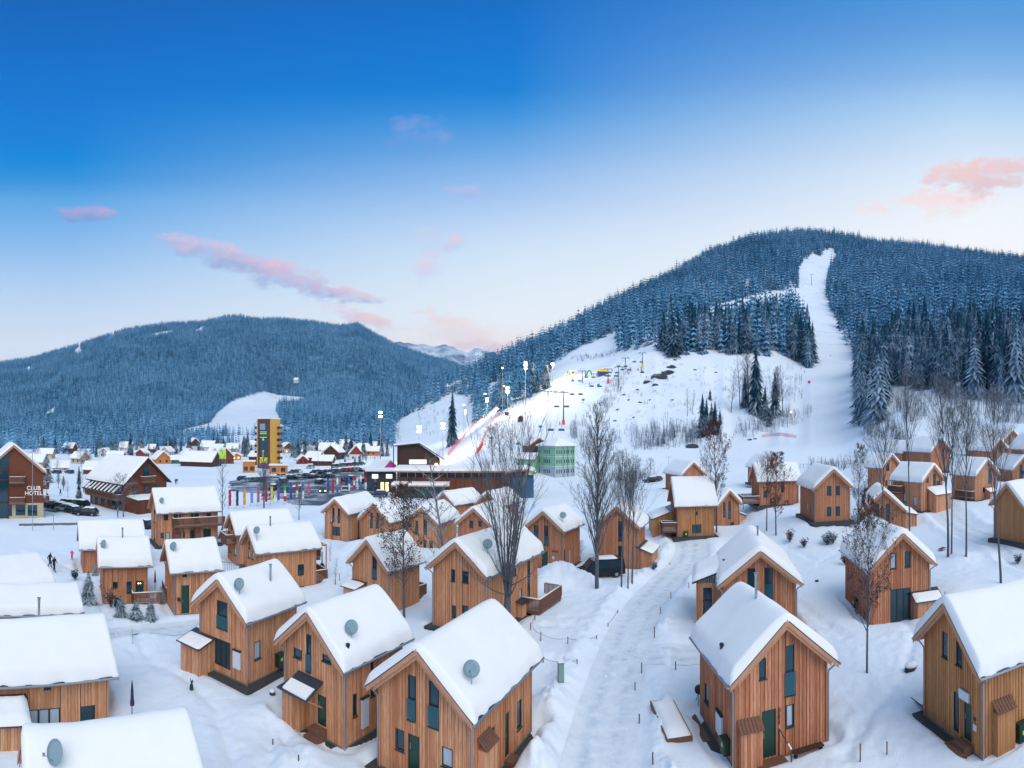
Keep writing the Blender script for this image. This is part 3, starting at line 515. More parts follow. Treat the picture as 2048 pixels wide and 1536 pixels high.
vv = np.zeros(len(mo.data.vertices)*3, np.float32); mo.data.vertices.foreach_get('co', vv); vv = vv.reshape(-1, 3); rr_m = np.hypot(vv[:, 0], vv[:, 1]); pxm = np.arctan2(vv[:, 0], vv[:, 1])*F0+1024; pym = YH-(vv[:, 2]-HC)/rr_m*F0
wd = np.ones(len(vv), np.float32)
for c_ in CLEFT: wd[inpoly_(pxm, pym, c_)] = 0
wd[rr_m < 690] = 0
at_ = mo.data.attributes.new('wooded', 'FLOAT', 'POINT'); at_.data.foreach_set('value', wd)
SKY_F = [(300,840),(640,720),(740,702),(780,690),(800,684),(830,690),(870,694),(890,688),(915,698),(935,706),(950,698),(975,701),(1010,712),(1100,735),(1300,800)]
def far(x, y):
    r = np.hypot(x, y); px = np.arctan2(x, y)*F0+1024
    s = np.interp(px, [a for a, b in SKY_F], [b for a, b in SKY_F])+(vnoise(px, r*0, 9, 31)-.5)*5
    top = HC+(YH-s)/F0*4400
    return np.where(r < 4400, top*smooth((r-3300)/1100.)+(vnoise(x, y, 330, 32)-.5)*120*smooth((r-3400)/400)*smooth((4400-r)/500), top-(r-4400)*.3)
def f_far(t, p, c):
    g = t.new('ShaderNodeNewGeometry').outputs['Position']
    t.set(p.inputs['Base Color'], t.mix(t.ramp(t.noise(g, .0035, 7., .7), [(.38, 0), (.62, 1)]), (.06,.12,.20), (.75,.80,.90)))
M['far'] = nmat('far_mountain', f_far, .9, .1)
grid_mesh('far_mountain', M['far'], azp(250), azp(1350), 260, np.concatenate([np.linspace(3320, 4400, 50), [4500., 4900.]]), far)
# roads: packed snow sheets lying on the ground
def f_road(dk):
    def fn(t, p, c):
        g = t.new('ShaderNodeNewGeometry').outputs['Position']; n = t.noise(g, 1.3, 6., .65); n2 = t.noise(g, 9., 3., .6)
        uv = t.new('ShaderNodeUVMap').outputs[0]; s = t.new('ShaderNodeSeparateXYZ'); t.set(s.inputs[0], uv)
        trk = t.math('ABSOLUTE', t.math('SUBTRACT', t.math('ABSOLUTE', t.math('SUBTRACT', s.outputs[0], .5)), .20))
        trk = t.math('SUBTRACT', 1., t.math('MULTIPLY', trk, 7., clamp=True))
        f = t.math('MULTIPLY', t.math('ADD', t.math('MULTIPLY', trk, .7), .45), t.ramp(n, [(.35, 0), (.68, 1)]))
        k = t.mix(f, (.78,.82,.88), (.48,.58,.69) if not dk else (.3,.32,.36))
        k = t.mix(t.ramp(t.noise(g, .8, 5., .7), [(.68, 0), (.76, .6)]), k, (.33,.34,.36))
        t.set(p.inputs['Base Color'], k); bump(t, p, t.math('ADD', n, t.math('MULTIPLY', n2, .4)), .4, .035)
    return fn
M['road'] = nmat('packed_snow', f_road(False), .6, .3)
def strip(name, pts, hw, m, lift=.02):
    out = []
    for a, b in zip(pts[:-1], pts[1:]):
        n = max(1, int((b-a).length/.5))
        for i in range(n): out.append(a.lerp(b, i/n))
    out.append(pts[-1])
    for _ in range(30): out = [out[0]]+[(out[i-1]+out[i]*2+out[i+1])/4 for i in range(1, len(out)-1)]+[out[-1]]
    W_ = 9; xs = []; ys = []; uv = []
    for i, p in enumerate(out):
        t = (out[min(i+1, len(out)-1)]-out[max(i-1, 0)]).normalized(); nn = Vector((-t.y, t.x, 0))
        for k in range(W_): q = p+nn*hw*(2*k/(W_-1)-1); xs.append(q.x); ys.append(q.y); uv.append((k/(W_-1), i*.1))
    z = terrain(np.array(xs), np.array(ys))+lift
    me = bpy.data.meshes.new(name)
    me.from_pydata([(a, b, c) for a, b, c in zip(xs, ys, z)], [], [(i*W_+k, i*W_+k+1, (i+1)*W_+k+1, (i+1)*W_+k) for i in range(len(out)-1) for k in range(W_-1)])
    me.polygons.foreach_set('use_smooth', [True]*len(me.polygons))
    u = me.uv_layers.new(); 
    for l in me.loops: u.data[l.index].uv = uv[l.vertex_index]
    me.materials.append(m); o = bpy.data.objects.new(name, me); COL.objects.link(o); return struct(o)
for nm, (pts, hw) in ROADS.items(): strip({'road':'road','side_road':'side_road','lane':'lane','village_road':'village_road'}[nm], pts, hw+.25, M['road'])
# ---------------------------------------------------------------- spruces and forest
def spruce_bm(seed, tiers, seg, width=.19, snow=0., slim=1.):
    """unit-height crown of drooping jagged skirts"""
    rr = random.Random(seed); b = MB(); 
    for i in range(tiers):
        f = i/(tiers-1); z = .07+.90*f**.92; R = width*slim*(1-f)**.82*(.8+.4*rr.random())+.012
        n = max(6, int(seg*(1-.45*f))); drop = .055*(1-.55*f)+.35*R
        ox, oy = rr.uniform(-.01, .01), rr.uniform(-.01, .01); vs = [(ox*.5, oy*.5, min(z+.055*(1-.4*f), 1.))]; ph = rr.random()*6
        for k in range(2*n):
            a = ph+math.pi*k/n; q = R*(1 if k % 2 == 0 else .50)*rr.uniform(.72, 1.2)
            vs.append((ox+q*math.cos(a), oy+q*math.sin(a), z-drop*(1 if k % 2 == 0 else .30)*rr.uniform(.8, 1.2)))
        b.add(vs, [(0, 1+k, 1+(k+1) % (2*n)) for k in range(2*n)])
    return b
def trunk_bm(h=1., r=.016, top=.85): b = MB(); b.tube([(0,0,-.05), (0,0,.4), (0,0,top)], [r, r*.7, r*.15], 6); return b
SPR = []
for i, (t_, s_, w_) in enumerate([(20,10,.165),(23,11,.14),(18,11,.19),(22,9,.12),(26,10,.15)]):
    SPR.append((spruce_bm(40+i, t_, s_, w_).mesh('spruce_crown', M['needles_near']), trunk_bm().mesh('spruce_trunk', M['bark'])))
SPRN = [(spruce_bm(60+i, t_, s_, w_).mesh('spruce_crown', M['spruce']), SPR[0][1]) for i, (t_, s_, w_) in enumerate([(26,13,.20),(22,13,.24),(28,12,.17)])]
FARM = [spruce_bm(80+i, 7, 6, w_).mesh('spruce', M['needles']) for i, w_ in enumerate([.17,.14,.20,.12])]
LOWB = [(700,893),(870,893),(900,870),(960,842),(1000,836),(1040,805),(1093,778),(1100,735),(1140,706),(1236,706),(1311,694),(1340,716),(1450,708),(1560,712),(1600,735),(1625,735),(1626,640),(1664,640),(1690,690),(1712,722),(1716,850),(1768,850),(1770,775),(1850,782),(1950,798),(2048,805),(2400,810)]
CLR = [[(1597,575),(1597,535),(1625,506),(1642,514),(1648,502),(1666,497),(1674,512),(1657,545),(1652,590),(1668,640),(1694,690),(1713,720),(1713,880),(1627,880),(1627,735),(1614,660),(1600,612),(1540,618),(1480,640),(1420,655),(1350,700),(1345,690),(1418,617),(1500,592)],
       [(1138,706),(1170,690),(1232,666),(1236,706),(1140,740)], [(790,850),(805,836),(860,812),(905,785),(938,795),(948,840),(905,895),(790,900)], [(972,800),(982,765),(1001,758),(1001,805)]]
def scatter_hill(n):
    px = rng.uniform(700, 2350, n); r = np.sqrt(rng.uniform(150**2, 1420**2, n))
    a = (px-1024)/F0; x = r*np.sin(a); y = r*np.cos(a); z = terrain(x, y); py = YH-(z-HC)/r*F0
    rmax = np.interp(px, PC, [PROF[c][-1][1]*1.12 for c in PC])
    ok = (py < np.interp(px, [a_ for a_, b_ in LOWB], [b_ for a_, b_ in LOWB])) & (r < rmax)
    ok &= ~((px < 1100) & (r < 330)) & ~((px < 1000) & (r < 420)) & ~((px < 760) & (r > 650))
    for c in CLR: ok &= ~inpoly(px, py, c)
    return px[ok], py[ok], r[ok], x[ok], y[ok], z[ok]
px, py, r, x, y, z = scatter_hill(62000)
h = rng.normal(16.5, 5.2, len(px)).clip(6, 31); inst = ((px > 1335) & (px < 1630) & (py > 640) & (r < 520)); h[inst] = rng.normal(25, 4, inst.sum()).clip(14, 32)
nearr = (px > 1700) & (r < 330); h[nearr] = rng.normal(24, 4.5, nearr.sum()).clip(9, 33)
# thin out so that crowns keep their distance near the camera
keep = np.ones(len(px), bool); cell = {}
for i in np.argsort(r):
    s_ = 4.2 if r[i] < 600 else 3.6
    k_ = (int(x[i]//s_), int(y[i]//s_))
    if k_ in cell: keep[i] = False
    else: cell[k_] = 1
idx = np.where(keep)[0]; app = h[idx]/r[idx]
# a crown is seen when the one before it does not hide it: the largest in the picture become single trees
order = idx[np.argsort(-app)]
fr_ = (px[order] > 700) & (px[order] < 2060); order_in = order[fr_][:296]
SINGLE = set(order_in.tolist())
def spruce_at(X_, Y_, Z_, H, label, group, kindset=SPR, cat='spruce'):
    i = random.randrange(len(kindset)); root = thing('spruce_tree', label, cat, (X_, Y_, Z_-.2), random.uniform(0, 6.3), group)
    wf = random.uniform(.85, 1.2); root.scale = (H*wf, H*wf, H)
    for nm_, me_ in (('crown', kindset[i][0]), ('trunk', kindset[i][1])):
        o = bpy.data.objects.new(nm_, me_); COL.objects.link(o); o.parent = root
    return root
for i in order_in:
    if px[i] < 1335: lb, gr = 'snow dusted spruce at the forest edge left of the lift slope', 'spruces at the left forest edge'
    elif px[i] < 1645: lb, gr = 'tall dark spruce in the stand between the lift slope and the steep piste', 'spruces of the dark stand beside the piste'
    elif px[i] < 1775: lb, gr = 'snow dusted spruce along the right edge of the steep piste', 'spruces along the right edge of the piste'
    else: lb, gr = 'tall snow dusted spruce at the foot of the right forest above the cabins', 'spruces at the foot of the right forest'
    spruce_at(x[i], y[i], z[i], h[i], lb, gr)
rest = np.array([i for i in idx if i not in SINGLE])
PTS = [np.stack([x[rest], y[rest], z[rest]-.3, h[rest]*.97], 1)]
# left mountain
def scatter_left(n):
    px = rng.uniform(-500, 1120, n); r = np.sqrt(rng.uniform(640**2, 3150**2, n)); a = (px-1024)/F0; x = r*np.sin(a); y = r*np.cos(a)
    z = mtn(x, y); py = YH-(z-HC)/r*F0
    ok = np.ones(n, bool)
    for c in CLEFT: ok &= ~inpoly(px, py, c)
    ok &= vnoise(x, y, 130, 41)+.25*vnoise(x, y, 40, 42) > .10
    return x[ok], y[ok], z[ok], r[ok]
x2, y2, z2, r2 = scatter_left(105000)
PTS.append(np.stack([x2, y2, z2-.5, (rng.normal(19, 3.5, len(x2)).clip(10, 28))*(1+.25*(r2 > 1800))], 1))
def scatter_valley(n):
    px = rng.uniform(-450, 780, n); r = np.sqrt(rng.uniform(360**2, 730**2, n)); a = (px-1024)/F0; x = r*np.sin(a); y = r*np.cos(a)
    dens = vnoise(x, y, 60, 61)*.6+vnoise(x, y, 22, 62)*.4; th = np.interp(r, [360, 520, 640], [.66, .46, .36]); th = th+np.where((px > 330) & (px < 560), .16, 0)
    ok = dens > th; x, y, r = x[ok], y[ok], r[ok]; z = np.maximum(terrain(x, y), np.where(r > 640, mtn(x, y), -9))
    return np.stack([x, y, z-.3, rng.normal(13, 3.5, len(x)).clip(5, 22)], 1)
PTS[1] = np.concatenate([PTS[1], scatter_valley(9000)])
def gnforest(name, pts, meshes, label):
    me = bpy.data.meshes.new(name); me.vertices.add(len(pts)); me.vertices.foreach_set('co', pts[:, :3].astype(np.float32).ravel())
    at = me.attributes.new('tree_scale', 'FLOAT', 'POINT'); at.data.foreach_set('value', pts[:, 3].astype(np.float32))
    o = bpy.data.objects.new(name, me); COL.objects.link(o); tag(o, label, 'forest', None, 'stuff')
    ng = bpy.data.node_groups.new(name, 'GeometryNodeTree'); ng.interface.new_socket('Geometry', in_out='INPUT', socket_type='NodeSocketGeometry'); ng.interface.new_socket('Geometry', in_out='OUTPUT', socket_type='NodeSocketGeometry')
    N = ng.nodes; L = ng.links; gi = N.new('NodeGroupInput'); go = N.new('NodeGroupOutput'); iop = N.new('GeometryNodeInstanceOnPoints'); jg = N.new('GeometryNodeGeometryToInstance')
    for me2 in meshes:
        so_ = bpy.data.objects.new('forest_tree_source', me2); oi = N.new('GeometryNodeObjectInfo'); oi.inputs['Object'].default_value = so_; L.new(oi.outputs['Geometry'], jg.inputs[0])
    na = N.new('GeometryNodeInputNamedAttribute'); na.data_type = 'FLOAT'; na.inputs[0].default_value = 'tree_scale'
    rv = N.new('FunctionNodeRandomValue'); rv.data_type = 'FLOAT_VECTOR'; rv.inputs[0].default_value = (-.04,-.04,0); rv.inputs[1].default_value = (.04,.04,6.28)
    rs_ = N.new('FunctionNodeRandomValue'); rs_.data_type = 'FLOAT_VECTOR'; rs_.inputs[0].default_value = (.95,.95,.9); rs_.inputs[1].default_value = (1.45,1.45,1.1)
    vm = N.new('ShaderNodeVectorMath'); vm.operation = 'MULTIPLY'; L.new(na.outputs[0], vm.inputs[0]); L.new(rs_.outputs[0], vm.inputs[1])
    ri = N.new('FunctionNodeRandomValue'); ri.data_type = 'INT'; ri.inputs[4].default_value = 0; ri.inputs[5].default_value = len(meshes)-1
    L.new(gi.outputs[0], iop.inputs['Points']); L.new(jg.outputs[0], iop.inputs['Instance']); iop.inputs['Pick Instance'].default_value = True
    L.new(ri.outputs[2], iop.inputs['Instance Index']); L.new(rv.outputs[0], iop.inputs['Rotation']); L.new(vm.outputs[0], iop.inputs['Scale'])
    L.new(iop.outputs[0], go.inputs[0]); md = o.modifiers.new('forest', 'NODES'); md.node_group = ng; return o
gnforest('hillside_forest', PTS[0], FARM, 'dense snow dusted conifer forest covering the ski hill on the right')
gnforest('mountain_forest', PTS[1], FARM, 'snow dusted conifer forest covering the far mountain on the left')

hz = MB(); hz.box((-5600, -5600, -190), (5600, 5600, 760)); hz_ = hz.build('haze', []); hz_['kind'] = 'stuff'; hz_['label'] = 'thin blue evening haze lying over the valley'; hz_['category'] = 'haze'
hm = bpy.data.materials.new('haze'); hm.use_nodes = True; hm.node_tree.nodes.clear(); t = NT(hm.node_tree)
pv = t.new('ShaderNodeVolumePrincipled'); pv.inputs['Color'].default_value = (.34,.66,1,1); pv.inputs['Density'].default_value = .00005; pv.inputs['Anisotropy'].default_value = 0
ho = t.new('ShaderNodeOutputMaterial'); t.l.new(pv.outputs[0], ho.inputs['Volume']); hz_.data.materials.append(hm)
# ---------------------------------------------------------------- cabins
OG, OE, SN = .5, .42, .42
def clad(b, wall, W, L, zE, tp, opens, z0=-.6, bw=.19, batten=True, ztop=None):
    """vertical boards with battens, cut round the openings; wall: F B (gables) L R (sides)"""
    gable = wall in 'FB'; half = (W if gable else L)/2; out = {'F': -L/2, 'B': L/2, 'L': -W/2, 'R': W/2}[wall]
    sg = -1 if wall in 'FL' else 1
    ops = [o for o in opens if o[0] == wall and o[1] in 'gwd3GsTt']
    def top(u): return (zE+(half-abs(u))*tp if gable else zE+.02) if ztop is None else ztop
    n = max(1, round(2*half/bw)); edges = [-half+2*half*i/n for i in range(n+1)]
    cuts = sorted(set([round(e, 4) for e in edges]+[0.]+[round(v, 4) for o in ops for v in (o[2], o[4])]))
    cuts = [c for i, c in enumerate(cuts) if i == 0 or c-cuts[i-1] > 1e-3]
    def piece(u0, u1, za, zb0, zb1, d0, d1):
        if min(zb0, zb1)-za < .02: return
        p = [(u0, za), (u1, za), (u1, zb1), (u0, zb0)]
        if gable: pts = [(u, out+sg*d0, z) for u, z in p]; dv = (0, sg*(d1-d0), 0)
        else: pts = [(out+sg*d0, u, z) for u, z in p]; dv = (sg*(d1-d0), 0, 0)
        if (sg < 0) == gable: pts = pts[::-1]
        b.prism(pts, dv)
    def column(u0, u1, d0, d1):
        mid = (u0+u1)/2; sp = sorted([(o[3], o[5]) for o in ops if o[2] < mid < o[4]]); za = z0
        for lo, hi in sp:
            if lo > za: piece(u0, u1, za, lo, lo, d0, d1)
            za = max(za, hi)
        piece(u0, u1, za, top(u0), top(u1), d0, d1)
    ti = 0; tone = random.random()
    for a, c in zip(cuts[:-1], cuts[1:]):
        while ti+1 < len(edges) and a >= edges[ti+1]-1e-3: ti += 1; tone = random.random()
        b.tone = tone
        i0 = .034 if min(abs(a-e_) for e_ in edges[1:-1]) < 2e-3 else 0; i1 = .034 if min(abs(c-e_) for e_ in edges[1:-1]) < 2e-3 else 0
        if c-a > .08: column(a+i0, c-i1, -.10, 0)
    if batten:
        for e in edges[1:-1]:
            b.tone = random.random()*.8; 
            if any(o[2]-.03 < e < o[4]+.03 for o in ops):
                e2 = e
                sp = [o for o in ops if o[2]-.03 < e < o[4]+.03]
                za = z0
                for o in sorted(sp, key=lambda o: o[3]):
                    if o[3] > za: piece(e-.024, e+.024, za, o[3]-.03, o[3]-.03, -.04, .030)
                    za = max(za, o[5]+.03)
                piece(e-.024, e+.024, za, top(e)-.05, top(e)-.05, -.04, .030)
            else: piece(e-.024, e+.024, z0, top(e)-.03, top(e)-.03, -.04, .030)
    b.tone = .3
    for u in (-half, half):                                  # corner boards
        piece(u-.05 if u > 0 else u-.03, u+.03 if u > 0 else u+.05, z0, (zE if gable else zE)-.02, (zE if gable else zE)-.02, -.02, .046)
def wbox(b, wall, W, L, u0, z0, u1, z1, d0, d1, m=0):
    """box on a wall: u along it, d outward"""
    if wall == 'F': b.box((u0, -L/2-d1, z0), (u1, -L/2-d0, z1), m)
    elif wall == 'B': b.box((u0, L/2+d0, z0), (u1, L/2+d1, z1), m)
    elif wall == 'L': b.box((-W/2-d1, u0, z0), (-W/2-d0, u1, z1), m)
    else: b.box((W/2+d0, u0, z0), (W/2+d1, u1, z1), m)
def opening(root, o, W, L, zg, wood='wood'):
    wall, k, u0, z0, u1, z1 = o
    if u1-u0 < .12: u0 -= .15; u1 += .15
    if z1-z0 < .1: return
    f = MB(); t = .05
    if k in 'wgsG3dTt':
        for a in ((u0, z0, u0+t, z1), (u1-t, z0, u1, z1), (u0+t, z1-t, u1-t, z1), (u0+t, z0, u1-t, z0+t)): wbox(f, wall, W, L, *a, -.09, -.015)
        if k in 'wgsT': wbox(f, wall, W, L, u0-.03, z0-.05, u1+.03, z0-.002, -.02, .06)
        if k in '3G' and u1-u0 > .7:
            n = 3 if k == '3' or u1-u0 > 1.3 else 2
            for i in range(1, n):
                c = u0+(u1-u0)*i/n; wbox(f, wall, W, L, c-.05, z0+t, c+.05, z1-t, -.088, -.02)
        if k == 'g': wbox(f, wall, W, L, u0+t, z0+(z1-z0)*.44, u1-t, z0+(z1-z0)*.44+.03, -.06, -.03)
    if k in 'wgG3sTt':
        fr = f.build('window_frame', M['frame'], root)
        p = MB(); wbox(p, wall, W, L, u0+t, z0+t, u1-t, z1-t, -.085, -.055)
        mt = M['curtain'] if (k == 's' or k == '3' or (k == 'w' and random.random() < .12)) else M['glass']
        p.build('window_pane', mt, fr)
        if k == 'g':
            g = MB(); wbox(g, wall, W, L, u0-.04, z0+.02, u1+.04, z0+(z1-z0)*.47, .04, .055); g.build('glass_balustrade', M['rail_glass'], fr)
    elif k == 'd':
        d_ = MB(); wbox(d_, wall, W, L, u0+t, z0, u1-t, z1-t, -.088, -.045); dd = d_.build('door', M['door'], root)
        f.build('door_frame', M['frame'], dd)
        h = MB(); wbox(h, wall, W, L, u0+t+.05, z0+.95, u0+t+.08, z0+1.2, -.045, -.0); h.build('handle', M['zinc'], dd)
        if z0 > .25:
            s = MB(); wbox(s, wall, W, L, u0-.15, -.1, u1+.15, z0-.03, .05, .55); wbox(s, wall, W, L, u0-.15, -.1, u1+.15, z0*.5, .551, .9); s.build('doorstep', M['deck'], root)
    elif k == 'p':
        p = MB(); wbox(p, wall, W, L, u0, z0, u1, z1, .03, .13); pp = p.build('wall_panel', M['panel'], root)
        c = MB(); wbox(c, wall, W, L, u0-.03, z1, u1+.03, z1+.07, .0, .17); c.build('panel_cap', M['frame'], pp)
    elif k == 'x':
        z1 = max(z1, z0+.75); uc = (u0+u1)/2; u0, u1 = uc-.28, uc+.28
        p = MB(); wbox(p, wall, W, L, u0, z0, u1, z1-.12, .03, .36); wbox(p, wall, W, L, u0-.03, z1-.12, u1+.03, z1, .03, .40); pp = p.build('meter_box', M['green_box'], root)
        c = MB(); wbox(c, wall, W, L, uc-.09, z0+(z1-z0)*.45, uc+.09, z0+(z1-z0)*.45+.2, .361, .37); c.build('yellow_sticker', M['yellow'], pp)
    elif k == 'h':
        uc = (u0+u1)/2; hw = .62; zt_ = z1; b = MB()
        for i in range(7):
            a = uc-hw+2*hw*i/7; sgn = 1 if wall in 'RB' else -1
            if wall in 'FB':
                yy = -L/2 if wall == 'F' else L/2
                b.prism([(a, yy+sgn*.03, zt_), (a, yy+sgn*.03, zt_-.03), (a, yy+sgn*.55, zt_-.48), (a, yy+sgn*.55, zt_-.45)], (2*hw/7-.03, 0, 0))
            else:
                xx = W/2 if wall == 'R' else -W/2
                b.prism([(xx+sgn*.03, a, zt_), (xx+sgn*.03, a, zt_-.03), (xx+sgn*.55, a, zt_-.48), (xx+sgn*.55, a, zt_-.45)], (0, 2*hw/7-.03, 0))
        aw = b.build('slatted_awning', M['deck'], root)
        p = MB(); p.tone = .2
        for i in range(7): 
            p.tone = random.random(); wbox(p, wall, W, L, uc-hw*.9+i*hw*.257, -.2, uc-hw*.9+(i+1)*hw*.257-.015, zt_-.52, .03, .42)
        p.build('bin_cupboard', M[wood], root)
def snow_slab(W, L, zE, tp, og=OG, oe=OE, sn=SN, seed=0, ns=34, ny=40, ridge=.34):
    """thick snow over a gable roof with rounded rims"""
    he, hl = W/2+oe+.03, L/2+og+.03
    def cosd(n): return np.array([-math.cos(math.pi*i/(n-1))*.55+(2*i/(n-1)-1)*.45 for i in range(n)])
    us = cosd(ns)*he; us = np.sort(us/np.abs(us).max()*he); ys = cosd(ny)*hl; ys = ys/np.abs(ys).max()*hl
    Xs, Ys = np.meshgrid(us, ys, indexing='ij'); zR = zE+W/2*tp
    plane = zR-np.abs(Xs)*tp
    rnd = zR-tp*(np.sqrt(Xs**2+ridge**2)-ridge*.55)
    d1 = he-np.abs(Xs); d2 = hl-np.abs(Ys)
    def rim(d, w): q = np.clip(d/w, 0, 1); return np.sqrt(np.clip(1-(1-q)**2, 0, 1))
    e = rim(d1, .24+.12*vnoise(Ys+70, Ys*0+seed, .9, 2))*rim(d2, .17)
    n1 = vnoise(Xs+seed*3.1+50, Ys+seed*7.7+50, 1.9, seed % 7+1); n2 = vnoise(Xs+seed+50, Ys+seed*2+50, .55, seed % 5+2)
    n3 = vnoise(Xs*.5+seed+50, Ys*1.+seed*5+50, 3.5, 4); T = sn*(.66+.30*n1+.07*n2+.26*n3)
    Zs = np.where(e > 0, rnd*1.+0, plane)*0+(plane*(1-e)+rnd*e)+T*e+.02
    Xo = Xs+np.sign(Xs)*.05*np.sin(np.pi*np.clip((Zs-plane)/sn, 0, 1))*(d1 < .3)+np.sign(Xs)*(d1 < 1e-6)*(vnoise(Ys+50, Ys*0+seed, .45, 3)-.4)*.16
    Zs = np.where(d1 < 1e-6, plane-.02, Zs)
    b = MB(); b.v = [tuple(v) for v in np.stack([Xo, Ys, Zs], -1).reshape(-1, 3)]
    for i in range(ns-1):
        for j in range(ny-1): b.f.append((i*ny+j, (i+1)*ny+j, (i+1)*ny+j+1, i*ny+j+1)); b.m.append(0); b.t.append(.5)
    return b
def gable_roof(root, W, L, zE, tp, og=OG, oe=OE, wood='fascia', snow=True, seed=0, sn=SN, trim='trim', gutter=True):
    zR = zE+W/2*tp; th = .2; b = MB(); e = W/2+oe; g = L/2+og
    for s in (-1, 1):
        p = [(0, -g, zR-.03), (s*e, -g, zR-.03-e*tp), (s*e, -g, zR-.03-e*tp-th), (0, -g, zR-.03-th)]
        b.tone = .5; b.prism(p if s > 0 else p[::-1], (0, 2*g, 0))
    rf = b.build('roof', M[wood], root)
    t = MB()
    for s in (-1, 1):                                        # metal sheet proud of the boards
        e2 = e+.03; g2 = g+.02
        p = [(0, -g2, zR), (s*e2, -g2, zR-e2*tp), (s*e2, -g2, zR-e2*tp-.035), (0, -g2, zR-.035)]
        t.prism(p if s > 0 else p[::-1], (0, 2*g2, 0))
    t.build('roof_sheet', M[trim], rf)
    for gy in (-g-.035, g+.005):                             # stepped bargeboards on the gables
        f = MB()
        for s in (-1, 1):
            p = [(0, gy, zR-.05), (s*e, gy, zR-.05-e*tp), (s*e, gy, zR-.05-e*tp-.25), (0, gy, zR-.05-.25)]
            f.tone = .8; f.prism(p if s > 0 else p[::-1], (0, .03, 0))
            gi = gy+.055 if gy < 0 else gy-.055; x1 = W/2+.02
            p = [(0, gi, zR-.23), (s*x1, gi, zR-.23-x1*tp), (s*x1, gi, zR-.23-x1*tp-.26), (0, gi, zR-.23-.26)]
            f.tone = .35; f.prism(p if s > 0 else p[::-1], (0, .03 if gy < 0 else -.03, 0))
        f.build('bargeboard', M[wood], rf)
    if gutter:
        for s in (-1, 1):
            q = MB(); xe = s*(e+.09); ze = zR-e*tp-.10
            q.tube([(xe, -g-.02, ze), (xe, g+.02, ze)], .065, 8); gu = q.build('gutter', M['zinc'], root)
            q = MB(); yy = -L/2+.12
            q.tube([(xe, yy-.25, ze-.04), (xe-s*.05, yy-.22, ze-.18), (s*(W/2+.12), yy-.14, ze-.42), (s*(W/2+.10), yy-.14, ze-.6), (s*(W/2+.10), yy-.14, -.2)], .045, 7)
            q.build('downpipe', M['zinc'], gu)
    if snow: snow_slab(W, L, zE, tp, og, oe, sn, seed).build('roof_snow', M['roof_snow'], rf, True)
    return rf
def railing(b, pts, z0, h=.95, gap=.12, posts=True):
    for a, c in zip(pts[:-1], pts[1:]):
        a = Vector((*a, 0)); c = Vector((*c, 0)); n = max(1, int((c-a).length/gap)); t = (c-a).normalized(); nn = Vector((-t.y, t.x, 0))*.02
        for i in range(n+1):
            q = a.lerp(c, i/n); w_ = .035; b.tone = random.random()
            b.box((q.x-w_, q.y-w_, z0+.06), (q.x+w_, q.y+w_, z0+h))
        b.tone = .7
        p = [a+nn*3, c+nn*3, c-nn*3, a-nn*3]; b.prism([(v.x, v.y, z0+h+.002) for v in p], (0, 0, .05))
def deck(root, x0, y0, x1, y1, z=.3, sides='FRB', h=.95, snow=.25, name='deck'):
    b = MB(); n = int((x1-x0)/.14)
    for i in range(n): b.tone = random.random(); b.box((x0+(x1-x0)*i/n, y0, z-.06), (x0+(x1-x0)*(i+1)/n-.012, y1, z))
    b.tone = .3; b.box((x0, y0, z-.25), (x1, y0+.05, z-.061)); b.box((x0, y1-.05, z-.25), (x1, y1, z-.061)); b.box((x1-.05, y0+.05, z-.25), (x1, y1-.05, z-.061)); b.box((x0, y0+.05, z-.25), (x0+.05, y1-.05, z-.061))
    if z < 2:
        for x_ in (x0+.06, x1-.16):
            for y_ in (y0+.06, y1-.16): b.box((x_, y_, -.4), (x_+.1, y_+.1, z-.251))
    d_ = b.build(name, M['deck'], root); r = MB(); C = {'F': ((x0, y0), (x1, y0)), 'R': ((x1, y0), (x1, y1)), 'B': ((x1, y1), (x0, y1)), 'L': ((x0, y1), (x0, y0))}
    for s in sides: railing(r, C[s], z, h)
    if sides: r.build('railing', M['deck'], d_)
    if snow:
        s = MB(); nx, ny = 10, 10
        for i in range(nx+1):
            for j in range(ny+1):
                u, v = i/nx, j/ny; e = min(1, 6*u, 6*(1-u))*min(1, 6*v, 6*(1-v)); s.v.append((x0+.06+(x1-x0-.12)*u, y0+.06+(y1-y0-.12)*v, z+.005+snow*e**.5*(.85+.3*random.random()*.5)))
        for i in range(nx):
            for j in range(ny): s.f.append((i*(ny+1)+j, (i+1)*(ny+1)+j, (i+1)*(ny+1)+j+1, i*(ny+1)+j+1)); s.m.append(0); s.t.append(.5)
        s.build('deck_snow', M['roof_snow'], d_, True)
        c = MB()
        for sd in sides:
            a, e_ = C[sd]; c.tube([(a[0], a[1], z+h+.07), ((a[0]+e_[0])/2, (a[1]+e_[1])/2, z+h+.085), (e_[0], e_[1], z+h+.07)], .055, 6)
        if sides: c.build('rail_snow', M['roof_snow'], d_, True)
    return d_
